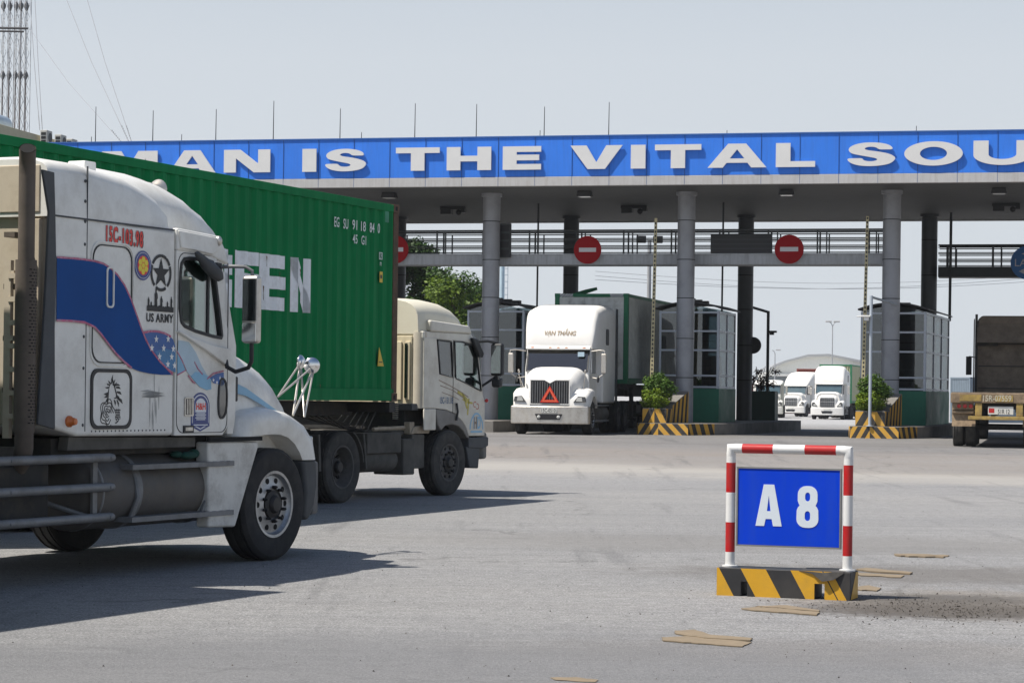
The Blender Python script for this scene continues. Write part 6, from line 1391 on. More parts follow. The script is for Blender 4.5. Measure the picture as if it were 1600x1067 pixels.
        if not far:
            mb = MB(); mb.tube([(xw-.15, s*1.0, 2.52), (xw-.02, s*1.30, 2.56), (xw+.02, s*1.46, 2.54), (xw+.03, s*1.48, 2.4)], .018, 8); mb.tube([(xw-.05, s*1.0, 1.74), (xw+.0, s*1.25, 1.70), (xw+.03, s*1.44, 1.84)], .018, 8); mb.build('mirror_arm', dullchrome, m_)
            mb = MB(); mb.ball((xw+.0, s*1.26, 1.68), .11, .04, .11); mb.build('convex_mirror', greyplastic, m_)
            mb = MB(); mb.tube([(-.5, s*.95, 1.36), (-.42, s*1.02, 1.85)], .009, 6); mb.tube([(-.7, s*.92, 1.40), (-.42, s*1.02, 1.78)], .009, 6); mb.ball((-.42, s*1.02, 1.9), .06, .03, .06); mb.build('hood_mirror', dullchrome, t)
            mb = MB(); mb.tube([(xs-.1, s*.98, 1.2), (xs-.1, s*1.02, 2.5)], .012, 6); mb.build('grab_rail', dullchrome, t)
    # bumper with lamps and plate
    mb = MB(); bp_ = [(-.28, -1.22), (-.10, -1.18), (0, -.9), (.03, 0), (0, .9), (-.10, 1.18), (-.28, 1.22)]; mb.prism(bp_+[(a-.1, b*.93) for a, b in bp_[::-1]], .32, .86, axis='z'); bm_ = mb.build('bumper', dullchrome if not grille_c else pm, t, bevel=.04)
    mb = MB(); mb.prism([(-.42, .62), (.42, .62), (.34, .45), (-.34, .45)], .028, .036, axis='x'); mb.build('air_intake', black, bm_)
    for s in (-1, 1): mb = MB(); mb.ball((.04, s*.30, .53), .02, .055, .05); mb.build('fog_lamp', lens, bm_) if not far else None
    mb = MB(); mb.prism([(-.24, .66), (.24, .66), (.24, .80), (-.24, .80)], .032, .040, axis='x'); pb_ = mb.build('number_plate', plate_m, bm_)
    if plate: text('plate_number', plate, black, pb_, Myz(.0415, 0, .73), w=.43, h=.11, offset=.015)
    # roof lamps
    if not far:
        for y in (-.8, -.25, 0, .25, .8): mb = MB(); mb.ball((xw-.12, y, 2.63), .03, .06, .022); mb.build('marker_lamp', amber, t)
    # chassis, tanks, wheels
    ch = MB()
    for s in (-.42, .42): ch.box(xe-2.9, -.3, s-.05, s+.05, .72, 1.0)
    ch.box(-1.6, -.35, -.75, .75, .55, .95); ch.box(xe, xs, -1.1, 1.1, .85, .96)
    ch.tube([(-1.0, -.95, .5), (-1.0, .95, .5)], .07, 10); ch.build('chassis_frame', chassis_m, t)
    for s in (-1, 1):
        wheel(t, -.98, s*1.03, s, .51, .28, .29, style='alu' if not far else 'steel', n=24 if far else 32)
        for x in (xe-.7, xe-2.0): dual(t, x, s, .51, 'dual')
        mb = MB(); mb.lathe([(.0001, xs+.15), (.28, xs+.12), (.30, xs+.05), (.30, xs-1.35), (.28, xs-1.4), (.0001, xs-1.42)], (0, s*.85, .62), 'x', 20); mb.build('fuel_tank', tank_m, t, smooth=40)
        mb = MB(); mb.box(xs-1.2, xw-.1, s*1.10-.08, s*1.10+.08, .38, .44); mb.box(xs-1.2, xw-.1, s*1.10-.08, s*1.10+.08, .86, .90); mb.build('step', greysteel, t)
    return t
LA = radians(15)
def facing(px, py, Z, ang, zoff=None):
    p = at(px, py, Z); return (p.x, p.y, gz(Z) if zoff is None else zoff), ang
# white truck in the lane: bumper centre
p = at(857, 684, 69.8); AG = radians(12)
wt = us_tractor('lane_tractor', 'bright white bonneted truck with a red warning triangle, leaving the toll lane', (p.x, p.y, gz(69)), -pi/2-AG, None, roofz=4.02, hoodz=2.06, wx=-1.25, plate='15C-0510')
# warning triangle hung on the grille
trm = mat('warning_triangle_red', (.65, .03, .015), .35, var=.05)
t = thing('warning_triangle', 'red reflective warning triangle hung on the grille of the white truck', 'warning triangle', (p.x, p.y, gz(69)), -pi/2-AG)
R3 = lambda r, cz: [(r*sin(a), cz+r*cos(a)) for a in (0, 2*pi/3, 4*pi/3)]
mb = MB(); mb.prism(R3(.33, 1.13), -.10, -.085, axis='x', holes=[R3(.17, 1.13)]); mb.build('frame', trm, t, smooth=0)
mb = MB(); mb.prism(R3(.26, 1.13), -.086, -.0835, axis='x', holes=[R3(.22, 1.13)]); mb.build('inner_line', mat('warning_triangle_orange', (.75, .20, .08), .4), t, smooth=0)
text('company_name', 'VẠN THẮNG', mat('gold_lettering', (.28, .20, .11), .5), wt, Myz(-1.66, 0, 3.10) @ Matrix.Rotation(radians(-19), 4, 'X'), w=.98, h=.27, offset=.012, shear=.18)
mb = MB(); mb.loft([[(-1.70, -.22, 2.74), (-1.62, -.2, 2.74), (-1.62, .2, 2.74), (-1.70, .22, 2.74)], [(-1.78, -.12, 2.84), (-1.70, -.12, 2.82), (-1.70, .12, 2.82), (-1.78, .12, 2.84)]]); mb.build('roof_beacon', dullchrome, wt, bevel=.01)
mb = MB(); mb.box(-1.32, -1.30, .62, .82, 2.36, 2.5); mb.build('windscreen_sticker', pale_dec, wt)
# container behind it: pale grey reefer front in a green frame
fr_c = at(923, 560, 75.6); cfz = at(923, 458.5, 75.6).z-2.9
gcon = container('shipping_container', 'grey faced container with green corner frame behind the white lane truck', (fr_c.x, fr_c.y, cfz), -pi/2-LA, side=cont_side, frame=green_frame, front=cont_grey, ribs=True, front_plain=True, Hc=2.9)
mb = MB()
for k in range(7): mb.box(-.028, -.0, -1.0, 1.0, .35+.36*k, .37+.36*k)
for y in (-.75, -.25, .25, .75): mb.box(-.028, -.005, y-.015, y+.015, .2, 2.75)
mb.build('front_ribs', cont_grey, gcon)
mb = MB(); striped_face(mb, [(-.004, -1.05, 2.785), (-.004, -.62, 2.785), (-.004, -.62, 2.89), (-.004, -1.05, 2.89)], 9, .3); striped_face(mb, [(-.004, .62, 2.785), (-.004, 1.05, 2.785), (-.004, 1.05, 2.89), (-.004, .62, 2.89)], 9, .3); mb.build('hazard_marks', [black, white_dec], gcon, smooth=0)
skeletal_trailer('skeletal_trailer', 'trailer chassis beneath the grey faced container in the lane', (fr_c.x, fr_c.y, gz(80)), -pi/2-LA, top=cfz-gz(80)-.006)
mb = MB(); mb.tube([(0, 0, 0), (-.35, 0, -.1), (-.95, 0, -.24)], [.05, .07, .03], 8); o = mb.build('folded_green_tarp', green_frame, None, loc=(fr_c.x+.25, fr_c.y+2, cfz+2.9+.25)); tag(o, 'rolled green strap lying on top of the grey faced container', 'strap')

# far trucks beyond the gate
def far_truck(px, py, Z, ang, label, contm, clabel, roof='high', hoodz=2.05, gc_=True, roofz=3.85, cont=True, framem=None, loc_dz=0):
    p = at(px, py, Z); z = gz(Z)
    us_tractor('distant_tractor', label, (p.x, p.y, z), -pi/2-ang, 'white tractors parked beyond the gate', far=True, roof=roof, grille_c=gc_, roofz=roofz, hoodz=hoodz)
    if cont:
        f = Vector((sin(ang), cos(ang), 0)); q0 = Vector((p.x, p.y, 0))+f*5.6
        container('shipping_container', clabel, (q0.x, q0.y, z+1.2), -pi/2-ang, side=contm, frame=framem or contm, front=contm)
        skeletal_trailer('skeletal_trailer', 'trailer under the '+clabel, (q0.x, q0.y, z), -pi/2-ang, top=1.19)
far_truck(1292, 643, 170, radians(14), 'rightmost distant white truck with a chrome grille, green edged container behind', mat('pale_yellow_container', (.38, .38, .24), .6), 'pale container with green edges behind the chrome grilled distant truck', framem=green_frame, roofz=3.7)
far_truck(1235, 640, 196, radians(24), 'distant white truck with a sloping roof, red container behind', cont_red, 'red container behind the sloping roofed distant truck', roof='slope', roofz=3.8)
far_truck(1199, 640, 182, radians(8), 'distant white truck partly hidden by the reddish plant', cont_red, 'red container glimpsed behind the reddish plant', roof='slope', roofz=2.95, hoodz=1.9, cont=False)
# ================================================================== BROWN TRAILER AND TRUCK AT THE LANE MOUTH (seen from behind)
BA = radians(13); p = at(1561, 650, 60.5); zt_ = gz(60.5)
wood = mat('weathered_deck', (.22, .17, .12), .85, var=.25, scale=6, dirt=(.07, .055, .045), dirt_amt=.6, dirt_scale=4)
rusty = mat('rusty_trailer', (.26, .19, .12), .85, var=.3, scale=7, dirt=(.07, .05, .035), dirt_amt=.7, dirt_scale=5)
oldyel = mat('faded_trailer_yellow', (.36, .25, .07), .8, var=.3, dirt=(.17, .12, .08), dirt_amt=1.0, dirt_scale=7)
brownp = mat('brown_cab_back', (.15, .12, .09), .85, var=.2, dirt=(.04, .032, .026), dirt_amt=.6, dirt_scale=2)
def Bw(x, y): return p.x+sin(BA)*x-cos(BA)*y, p.y+cos(BA)*x+sin(BA)*y
tr = thing('flatbed_trailer', 'weathered brown flatbed trailer with yellow rear posts, cut by the picture edge', 'trailer', (p.x, p.y, zt_), pi/2-BA)
Lr = 12.3; topz = 1.55+(620.5-613-2.9)*0-.0
dz = at(1561, 613, 60.5); f_ = lambda py: at(1561, py, 60.5).z-zt_
dk = f_(613.5); bm0 = f_(630)
mb = MB(); mb.box(.02, Lr, -1.22, 1.22, dk-.09, dk)
for k in range(20): mb.box(.03+.61*k, .05+.61*k, -1.21, 1.21, dk, dk+.006)
mb.build('deck', wood, tr, bevel=.01)
mb = MB(); mb.box(-.10, .0, -1.235, 1.235, bm0, dk-.02); mb.build('rear_beam', rusty, tr, bevel=.015)
mb = MB(); mb.box(-.112, -.10, -1.2, -.75, bm0+.05, dk-.06); mb.box(-.112, -.10, -.35, .1, bm0+.04, dk-.07); mb.box(-.112, -.10, .45, 1.0, bm0+.05, dk-.06); mb.build('yellow_patch', oldyel, tr)
text('plate_number', '15R-07559', mat('faded_white_text', (.45, .42, .32), .8, var=.2), tr, Myz(-.1135, .05, (bm0+dk)/2-.01, back=True), w=.72, h=.16, offset=.02)
lo = f_(650)
for s in (-1, 1):
    mb = MB(); mb.box(-.08, .05, s*.52-.085, s*.52+.085, lo, bm0-.002); mb.build('rear_post', oldyel, tr, bevel=.01)
    mb = MB(); mb.box(0, .1, min(s*1.2, s*.65), max(s*1.2, s*.65), f_(640), bm0); mb.box(-.02, .1, min(s*1.2, s*.65), max(s*1.2, s*.65), f_(646), f_(643)); mb.build('lamp_board', rusty, tr)
    mb = MB()
    for k in range(3): mb.lathe([(.055, 0), (.05, -.03), (.0001, -.035)], (-.0, s*(.72+.15*k), (f_(640)+bm0)/2), 'x', 14)
    mb.build('tail_lamp', red_lens, tr)
    mb = MB(); mb.prism([(.1, .98), (.7, 1.1), (1.5, 1.1), (1.5, 1.06), (.7, 1.06), (.1, .94), (.0, .55), (.04, .55)], s*1.2, s*.6); mb.build('mudguard', rusty, tr)
    for x in (1.15, 2.45, 3.75): dual(tr, x, s, .52, 'dual', tm=dusttyre, yo=1.21)
mb = MB(); mb.box(-.16, -.04, -.78, .78, f_(656), f_(650.5)); mb.build('rear_bumper', oldyel, tr, bevel=.01)
mb = MB(); mb.box(-.06, -.03, -.36, .28, f_(647.5), f_(635)); mb.build('plate_board', plate_m, tr)
text('plate_number', '51R 12', black, tr, Myz(-.062, -.12, f_(643), back=True), w=.30, h=.12, offset=.01)
mb = MB(); mb.box(-.063, -.06, .12, .26, f_(645), f_(638)); mb.build('red_patch', red_lens, tr)
mb = MB()
for s in (-.48, .48): mb.box(.1, Lr, s-.07, s+.07, dk-.5, dk-.1)
for x in (.3, 1.15, 2.45, 3.75, 6, 8.5, 11): mb.box(x-.06, x+.06, -.48, .48, dk-.4, dk-.12)
for x in (1.15, 2.45, 3.75): mb.tube([(x, -1, .52), (x, 1, .52)], .07, 10)
mb.build('chassis_frame', chassis_m, tr)
hb = Bw(13.6, 0)
tt = thing('brown_tractor', 'tall brown backed tractor pulling the weathered flatbed, seen from behind', 'truck', (hb[0], hb[1], gz(73)), pi/2-BA)
zt2 = at(1561, 493, 73.6).z-gz(73)
mb = MB(); mb.prism([(-1.05, 1.0), (1.05, 1.0), (1.05, 2.4), (.98, zt2-.12), (.85, zt2), (-.85, zt2), (-.98, zt2-.12), (-1.05, 2.4)], 0, 1.9, axis='x'); mb.build('cab', brownp, tt, bevel=.05)
mb = MB()
for z in (1.55, 2.25, 2.95, 3.3): mb.box(-.03, 0, -.95, .95, z, z+.03)
mb.box(-.10, 0, .35, 1.02, 2.9, 3.12); mb.box(-.15, 0, -.6, .3, 1.1, 1.45); mb.box(-.05, 0, -1.06, -.98, 1.1, 3.9); mb.box(-.05, 0, .98, 1.06, 1.1, 3.9)
mb.build('rear_rail', chassis_m, tt, bevel=.01)
mb = MB()
for s in (-1, 1): mb.prism([(-.35, 1.2), (0, 1.2), (0, zt2-.1), (-.22, zt2-.25), (-.30, 2.5)], s*1.10, s*1.07)
mb.build('side_extender', chassis_m, tt)
mb = MB(); mb.prism([(-.35, 3.0), (-.25, 3.0), (0, zt2-.25), (0, zt2-.35)], -1.0, 1.0); mb.build('wind_board', brownp, tt)
for s in (-1, 1):
    mb = MB(); mb.box(1.85, 1.95, min(s*1.22, s*1.40), max(s*1.22, s*1.40), 2.0, 2.6); mb.tube([(1.8, s*1.0, 2.55), (1.9, s*1.3, 2.6)], .02, 6); mb.build('door_mirror', blackplastic, tt)
    wheel(tt, 2.3, s*1.05, s, .51, .28, style='steel'); 
    for x in (-.9, -2.2): dual(tt, x, s, .51, 'dual', yo=1.2)
mb = MB(); mb.prism([(1.9, .9), (3.6, .9), (3.6, 1.4), (3.3, 1.8), (2.1, 2.0), (1.9, 2.0)], -.9, .9); mb.build('hood', brownp, tt, bevel=.08)
mb = MB()
for s in (-.42, .42): mb.box(-3, 3.5, s-.05, s+.05, .7, .98)
mb.build('chassis_frame', chassis_m, tt)

# ================================================================== LANE SIGN A8
pl_ = ground(1143.5, 928); pr = ground(1319.5, 935.5); d_ = (pr-pl_); wS = d_.length; angS = atan2(d_.y, d_.x)
ctr = (pl_+pr)/2; sg = thing('lane_board', 'blue board reading A 8 in a red and white tube frame on a striped foot', 'sign', (ctr.x, ctr.y, 0), angS)
sred = mat('tube_red', (.42, .010, .012), .38, var=.10, coat=.2, spec=.3, dirt=(.25, .06, .05), dirt_amt=.5, dirt_scale=9); swh = mat('tube_white', (.68, .68, .67), .35, var=.04, dirt=(.4, .38, .34), dirt_amt=.3, dirt_scale=8, coat=.2); sblue = mat('board_blue', (.002, .045, .56), .42, var=.05, spec=.12, dirt=(.02, .07, .42), dirt_amt=.4, streak=True)
zof = lambda px, py: at(px, py, ctr.y).z
zT = zof(1232, 702); zB = zof(1150, 886); hw = (at(1321, 800, ctr.y).x-at(1146, 800, ctr.y).x)/2/cos(angS)+.002; r_ = .037
ctrx = 0
def band(mb, p0, p1, cuts):
    p0 = Vector(p0); p1 = Vector(p1)
    for (a, b, m_) in cuts: mb.tube([p0+(p1-p0)*a, p0+(p1-p0)*b], r_, 20, m=m_, cap=False)
Hs = zT-zB
for s, cuts in ((-1, (0, .135, .415, .70, .935, 1.0)), (1, (0, .135, .415, .70, .925, 1.0))):
    mb = MB(); cc_ = [(0, .115, 1), (.115, .385, 0), (.385, .66, 1), (.66, .93-.0, 0), (.93, 1.0, 1)]
    cc_ = [(0, .13, 1), (.13, .40, 0), (.40, .685, 1), (.685, .90, 0), (.90, .975, 1)]
    band(mb, (s*hw, 0, zB-.05), (s*hw, 0, zT), [(0, .165, 1), (.165, .405, 0), (.405, .645, 1), (.645, .885, 0), (.885, .965, 1)]); mb.build('upright', [sred, swh], sg, smooth=50)
mb = MB(); L0 = hw
band(mb, (-hw, 0, zT), (hw, 0, zT), [(.03, .10, 1), (.10, .365, 0), (.365, .635, 1), (.635, .90, 0), (.90, .97, 1)])
for s in (-1, 1): mb.tube([(s*hw, 0, zT-.06), (s*hw, 0, zT), (s*(hw-.06), 0, zT)], [r_*1.01, r_*1.22, r_*1.01], 20, m=1, cap=False)
mb.build('top_bar', [sred, swh], sg, smooth=50)
zp1 = zof(1232, 733); zp0 = zof(1232, 852.5); bw2 = hw-.05
mb = MB(); mb.box(-bw2+.012, bw2-.012, -.012, .012, zp0, zp1); bd = mb.build('board', sblue, sg, bevel=.002)
mb = MB(); mb.prism([(-bw2, zp0-.012), (bw2, zp0-.012), (bw2, zp1+.012), (-bw2, zp1+.012)], -.018, .018, holes=[[(-bw2+.012, zp0), (bw2-.012, zp0), (bw2-.012, zp1), (-bw2+.012, zp1)]]); mb.build('board_edge', greysteel, bd)
whl = mat('board_letter', (.62, .68, .74), .5, var=.02)
cxA = (at(1203, 800, ctr.y).x-ctr.x)/cos(angS); cx8 = (at(1261, 800, ctr.y).x-ctr.x)/cos(angS); zA0 = zof(1203, 822); zA1 = zof(1203, 757); hA = zA1-zA0
wA = .208; mb = MB(); ow = [(0, 0), (.33, 0), (.385, .17), (.615, .17), (.67, 0), (1, 0), (.70, 1), (.30, 1)]; hl = [(.43, .36), (.57, .36), (.50, .74)]
mb.prism([(cxA-wA/2+a*wA, zA0+b*hA) for a, b in ow], -.0155, -.0125, holes=[[(cxA-wA/2+a*wA, zA0+b*hA) for a, b in hl]]); mb.build('letter', whl, bd, smooth=0)
w8 = .172; z8 = zA0-.004; rr8 = lambda x0, x1, y0, y1, r: [(cx8-w8/2+a*w8/1, z8+b*hA) for a, b in [((px_), (py_)) for px_, py_ in rrect(x0, x1, y0, y1, r, 5)]]
def r8(x0, x1, y0, y1, rx, ry):
    o = []
    for cx_, cy_, a in ((x1-rx, y1-ry, 0), (x0+rx, y1-ry, 90), (x0+rx, y0+ry, 180), (x1-rx, y0+ry, 270)):
        for k in range(6): tt_ = radians(a+18*k); o.append((cx8-w8/2+(cx_+rx*cos(tt_))*w8, z8+(cy_+ry*sin(tt_))*hA))
    return o
up = r8(.05, .95, .50, 1.0, .38, .20); lw2 = r8(0, 1, 0, .545, .40, .20)
# waist: one outline from both bowls
n_ = len(up); outl = [pt for pt in up if pt[1] > z8+.52*hA]; outl2 = [pt for pt in lw2 if pt[1] < z8+.525*hA]
outl = sorted([q_ for q_ in outl], key=lambda q_: -atan2(q_[1]-(z8+.75*hA), q_[0]-cx8) % (2*pi))
up_r = [q_ for q_ in up[0:6]]; up_l = [q_ for q_ in up[6:12]]
full = up[0:12]+[(cx8-w8*.45, z8+.64*hA), (cx8-w8*.40, z8+.57*hA), (cx8-w8*.36, z8+.53*hA), (cx8-w8*.43, z8+.49*hA), (cx8-w8*.49, z8+.42*hA)]+lw2[12:24]+[(cx8+w8*.49, z8+.42*hA), (cx8+w8*.43, z8+.49*hA), (cx8+w8*.36, z8+.53*hA), (cx8+w8*.40, z8+.57*hA), (cx8+w8*.45, z8+.64*hA)]
mb = MB(); mb.prism(full, -.0155, -.0125, holes=[r8(.385, .615, .635, .845, .11, .08), r8(.375, .625, .165, .40, .12, .08)]); mb.build('letter', whl, bd, smooth=0)
# striped foot: bent yellow and black steel channel with two cut-outs
bx0 = -.530; bx1 = .518; hz = .215
sy_el = mat('foot_yellow', (.60, .32, .012), .4, var=.06, dirt=(.35, .22, .05), dirt_amt=.4, dirt_scale=5, coat=.1); sbk = mat('foot_black', (.022, .022, .024), .5, var=.2, dirt=(.12, .10, .08), dirt_amt=.3)
Lf = bx1-bx0; fx = lambda f: bx0+Lf*f
prof_ = [(0, 0), (.055, 0), (.10, .01), (.185, .01), (.185, .105), (.235, .105), (.235, 0), (.735, 0), (.735, .12), (.815, .12), (.815, 0), (1, 0), (1, hz), (.0, hz)]
prof_ = [(0, 0), (.185, 0), (.185, .11), (.23, .11), (.23, 0), (.735, 0), (.735, .12), (.81, .12), (.81, 0), (1, 0), (1, hz), (0, hz)]
mb = MB(); mb.prism([(fx(a), b) for a, b in prof_], -.135, .135); ft_ = mb.build('foot', sbk, sg, bevel=.006)
mb = MB(); YFc = -.1375
def clip_poly(poly, fx_, keep_left):
    pass
def band_poly(a, b):   # slanted bands on the face between cut-outs, slant to lower right
    sl__ = .115
    return [(a, hz), (b, hz), (b+sl__, 0), (a+sl__, 0)]
def isect(poly, x0, x1, z0, z1):
    def half(p_, f):
        o_ = []
        for i in range(len(p_)):
            A, B = p_[i], p_[(i+1) % len(p_)]; ia, ib = f(A), f(B)
            if ia >= 0: o_.append(A)
            if (ia >= 0) != (ib >= 0): t_ = ia/(ia-ib); o_.append((A[0]+(B[0]-A[0])*t_, A[1]+(B[1]-A[1])*t_))
        return o_
    for f in (lambda v: v[0]-x0, lambda v: x1-v[0], lambda v: v[1]-z0, lambda v: z1-v[1]):
        poly = half(poly, f)
        if len(poly) < 3: return []
    return poly
cells = [(0, .185, 0, hz), (.185, .23, .11, hz), (.23, .735, 0, hz), (.735, .81, .12, hz), (.81, 1, 0, hz)]
for a, b in ((-.12, .015), (.18, .37), (.555, .79), (.80, .86)):
    for c in cells:
        pp = isect(band_poly(a, b), *c)
        if len(pp) > 2: mb.F([mb.P((fx(u), YFc, z)) for u, z in pp])
mb.quad([(fx(1)+.0025, -.13, .005), (fx(1)+.0025, .13, .005), (fx(1)+.0025, .13, hz-.01), (fx(1)+.0025, .05, hz-.01)])
mb.quad([(fx(0)-.0025, -.13, .005), (fx(0)-.0025, .13, .005), (fx(0)-.0025, .13, hz-.01), (fx(0)-.0025, -.13, hz-.01)])
mb.build('yellow_band', sy_el, ft_, smooth=0)
mb = MB(); mb.loft([[(fx(.62), -.139, hz-.004), (fx(.62), .12, hz+.002), (fx(.62), .12, hz+.006), (fx(.62), -.139, hz+.0)], [(fx(.72), -.15, hz-.02), (fx(.72), .12, hz+.0), (fx(.72), .12, hz+.008), (fx(.72), -.15, hz-.005)], [(fx(.80), -.175, hz-.075), (fx(.80), .12, hz+.0), (fx(.80), .12, hz+.01), (fx(.80), -.16, hz-.01)], [(fx(.88), -.165, hz-.06), (fx(.88), .12, hz+.0), (fx(.88), .12, hz+.01), (fx(.88), -.15, hz-.0)], [(fx(.95), -.139, hz-.01), (fx(.95), .12, hz+.0), (fx(.95), .12, hz+.006), (fx(.95), -.139, hz+.002)]]); mb.build('dented_lip', mat('scuffed_black', (.05, .045, .04), .6, var=.4, scale=20), ft_, smooth=60)
mb = MB()
for s in (-1, 1): mb.lathe([(.062, hz), (.062, hz+.012), (.05, hz+.014)], (s*hw, 0, 0), 'z', 20)
mb.build('collar', swh, ft_)

# ================================================================== SCRAPS ON THE ROAD
ply = mat('torn_cardboard', (.21, .165, .11), .9, var=.15, scale=8, dirt=(.2, .15, .1), dirt_amt=.5, dirt_scale=9)
random.seed(21)
scr = [((1033, 996), (1075, 994), (1175, 1004), (1160, 1011), (1125, 1009), (1080, 1005), (1036, 1002)),
       ((1054, 988), (1085, 986), (1110, 994), (1176, 999), (1172, 1002), (1100, 998), (1056, 991)),
       ((1158, 952), (1190, 948), (1225, 953), (1281, 958), (1276, 962), (1230, 958), (1180, 955)),
       ((1180, 949), (1230, 947), (1281, 955), (1279, 957), (1222, 952), (1196, 951)),
       ((1286, 913), (1310, 914), (1330, 917), (1322, 920), (1288, 916)),
       ((1338, 891), (1352, 889), (1426, 896), (1422, 898), (1360, 894)),
       ((1337, 895), (1375, 897), (1413, 899), (1408, 903), (1345, 900), (1338, 898)),
       ((1336, 919), (1358, 916), (1377, 920), (1370, 924), (1340, 922)),
       ((1397, 866), (1440, 866.5), (1483, 868.5), (1481, 870), (1400, 868)),
       ((1398, 868.8), (1477, 870.8), (1474, 872), (1420, 870.6)),
       ((860, 1060), (900, 1059), (935, 1063), (930, 1066), (870, 1063))]
sl_lab = ['longest torn cardboard strip nearest the camera below the lane board', 'upper torn cardboard strip lying across the longest one', 'torn cardboard strip in front of the striped foot', 'narrow cardboard sliver crossing the strip before the striped foot', 'small cardboard scrap peeping under the dented end of the foot', 'thin pointed cardboard strip behind the right end of the foot', 'wider cardboard strip beside the thin pointed one behind the foot', 'short cardboard scrap just right of the dented foot', 'thin cardboard strip farthest up the road by the lane board', 'lower of the two farthest cardboard slivers', 'dark cardboard edge lying at the very bottom edge of the picture']
for k, (pts, lb) in enumerate(zip(scr, sl_lab)):
    pts = list(pts); rag = []
    for i_ in range(len(pts)):
        a_, b_ = pts[i_], pts[(i_+1) % len(pts)]; nn_ = 4
        for j_ in range(nn_): f__ = j_/nn_; rag.append((a_[0]+(b_[0]-a_[0])*f__+(random.uniform(-1.4, 1.4) if j_ else 0), a_[1]+(b_[1]-a_[1])*f__+(random.uniform(-.5, .5) if j_ else 0)))
    w3 = [ground(*q_) for q_ in rag]; c3 = sum(w3, Vector())/len(w3); h0 = .004+.005*(k % 2)
    mb = MB(); lo_ = [mb.P((v.x-c3.x, v.y-c3.y, .003)) for v in w3]; hi_ = [mb.P((v.x-c3.x, v.y-c3.y, h0+.007*abs(sin(3.1*i+k)))) for i, v in enumerate(w3)]
    mb.F(lo_[::-1]); mb.F(hi_); n__ = len(w3)
    for i in range(n__): mb.F((lo_[i], lo_[(i+1) % n__], hi_[(i+1) % n__], hi_[i]))
    o = mb.build('cardboard_scrap', ply, None, loc=(c3.x, c3.y, 0), smooth=0); tag(o, lb, 'cardboard scrap', 'torn cardboard scraps on the road')
# loose grit by the sign: uncountable
random.seed(31); mb = MB()
for _ in range(1300):
    u = random.gauss(0, 1); v = random.gauss(0, 1); x = 3.25+u*.6; y = 17.1+v*.55; s = random.uniform(.003, .013)
    pts = [(x+random.uniform(-s, s), y+random.uniform(-s, s), random.uniform(0, s)) for _ in range(3)]; top_ = (x, y, s*1.2)
    i = [mb.P(q_) for q_ in pts]+[mb.P(top_)]; mb.F((i[0], i[1], i[3])); mb.F((i[1], i[2], i[3])); mb.F((i[2], i[0], i[3]))
for _ in range(1100):
    y = random.uniform(10, 40); x = random.uniform(-.22, .22)*y; s = random.uniform(.003, .010)
    pts = [(x+random.uniform(-s, s), y+random.uniform(-s, s), 0) for _ in range(3)]; i = [mb.P(q_) for q_ in pts]+[mb.P((x, y, s))]; mb.F((i[0], i[1], i[3])); mb.F((i[1], i[2], i[3])); mb.F((i[2], i[0], i[3]))
kind(mb.build('grit', mat('grit', (.085, .075, .065), .9, var=.4, scale=30), smooth=0), 'stuff')

# ================================================================== BACKGROUND
# cream building with rooftop units at the far left
pA = at(0, 203, 92); pB = at(121, 222, 100); cream = mat('cream_render', (.50, .46, .33), .8, var=.06, dirt=(.35, .30, .2), dirt_amt=.4)
dv = (pB-pA); dv.z = 0; an = atan2(dv.y, dv.x); lenb = dv.length; zt3 = (pA.z+pB.z)/2
bl = thing('cream_building', 'flat roofed cream building rising behind the long green container', 'building', (pB.x, pB.y, 0), an)
zr3 = (pA.z+pB.z)/2
mb = MB(); mb.box(-32, 0, 0, 12, -.5, zr3-.5); mb.build('wall', cream, bl)
mb = MB(); mb.box(-32.1, .1, -.1, .15, zr3-.5, zr3); mb.box(-32.1, .1, 11.85, 12.1, zr3-.5, zr3); mb.box(-.15, .1, .15, 11.85, zr3-.5, zr3); mb.box(-32.1, -31.85, .15, 11.85, zr3-.5, zr3); mb.build('parapet', cream, bl, bevel=.02)
for r in range(3):
    for k in range(7):
        mb = MB(); mb.box(-30+4.2*k, -28.2+4.2*k, -.02, .02, 1.2+3.3*r, 2.8+3.3*r); w_ = mb.build('window', dark_glass, bl)
acm = mat('ac_casing', (.46, .46, .43), .6, var=.06, dirt=(.25, .23, .2), dirt_amt=.4)
for k, (px, py0, py1) in enumerate(((73, 202, 219), (95.5, 207, 222), (113, 212, 224))):
    a_ = at(px, py1, 95+1.6*k); t = thing('air_conditioner', ['leftmost', 'middle', 'rightmost'][k]+' of three grey air conditioner units on the cream building', 'air conditioner', (a_.x, a_.y+.6, zr3-.44), an, 'air conditioners on the cream roof')
    mb = MB(); mb.box(-.29, .29, 0, .3, 0, .62); mb.build('casing', acm, t, bevel=.02)
    mb = MB(); mb.lathe([(.20, -.012), (.20, -.002), (.0001, -.002)], (.05, 0, .33), 'y', 20); mb.build('fan', greyplastic, t)
    mb = MB()
    for j in range(3): mb.box(-.30, -.29, .05, .25, .1+.16*j, .21+.16*j)
    mb.build('vent', black, t)
    mb = MB(); mb.box(-.25, .25, .03, .1, -.12, 0); mb.build('bracket', steel_dark, t)
a_ = at(-4, 198, 96); t = thing('water_tank', 'bluish steel water tank lying on a rack on the cream roof', 'water tank', (a_.x, a_.y, a_.z-.45), an)
mb = MB(); mb.lathe([(.0001, -1.2), (.25, -1.17), (.38, -1.05), (.40, -.95), (.40, .55), (.38, .65), (.25, .76), (.0001, .8)], (0, 0, .55), 'x', 24); mb.build('tank', mat('tank_blue_steel', (.42, .50, .56), .3, metal=.4, var=.1), t, smooth=50)
mb = MB()
for x in (-.9, -.3, .3, .65): mb.box(x-.03, x+.03, -.35, .35, -.35, .25)
mb.box(-1.1, .8, -.35, -.3, .1, .17); mb.build('rack', steel_dark, t)
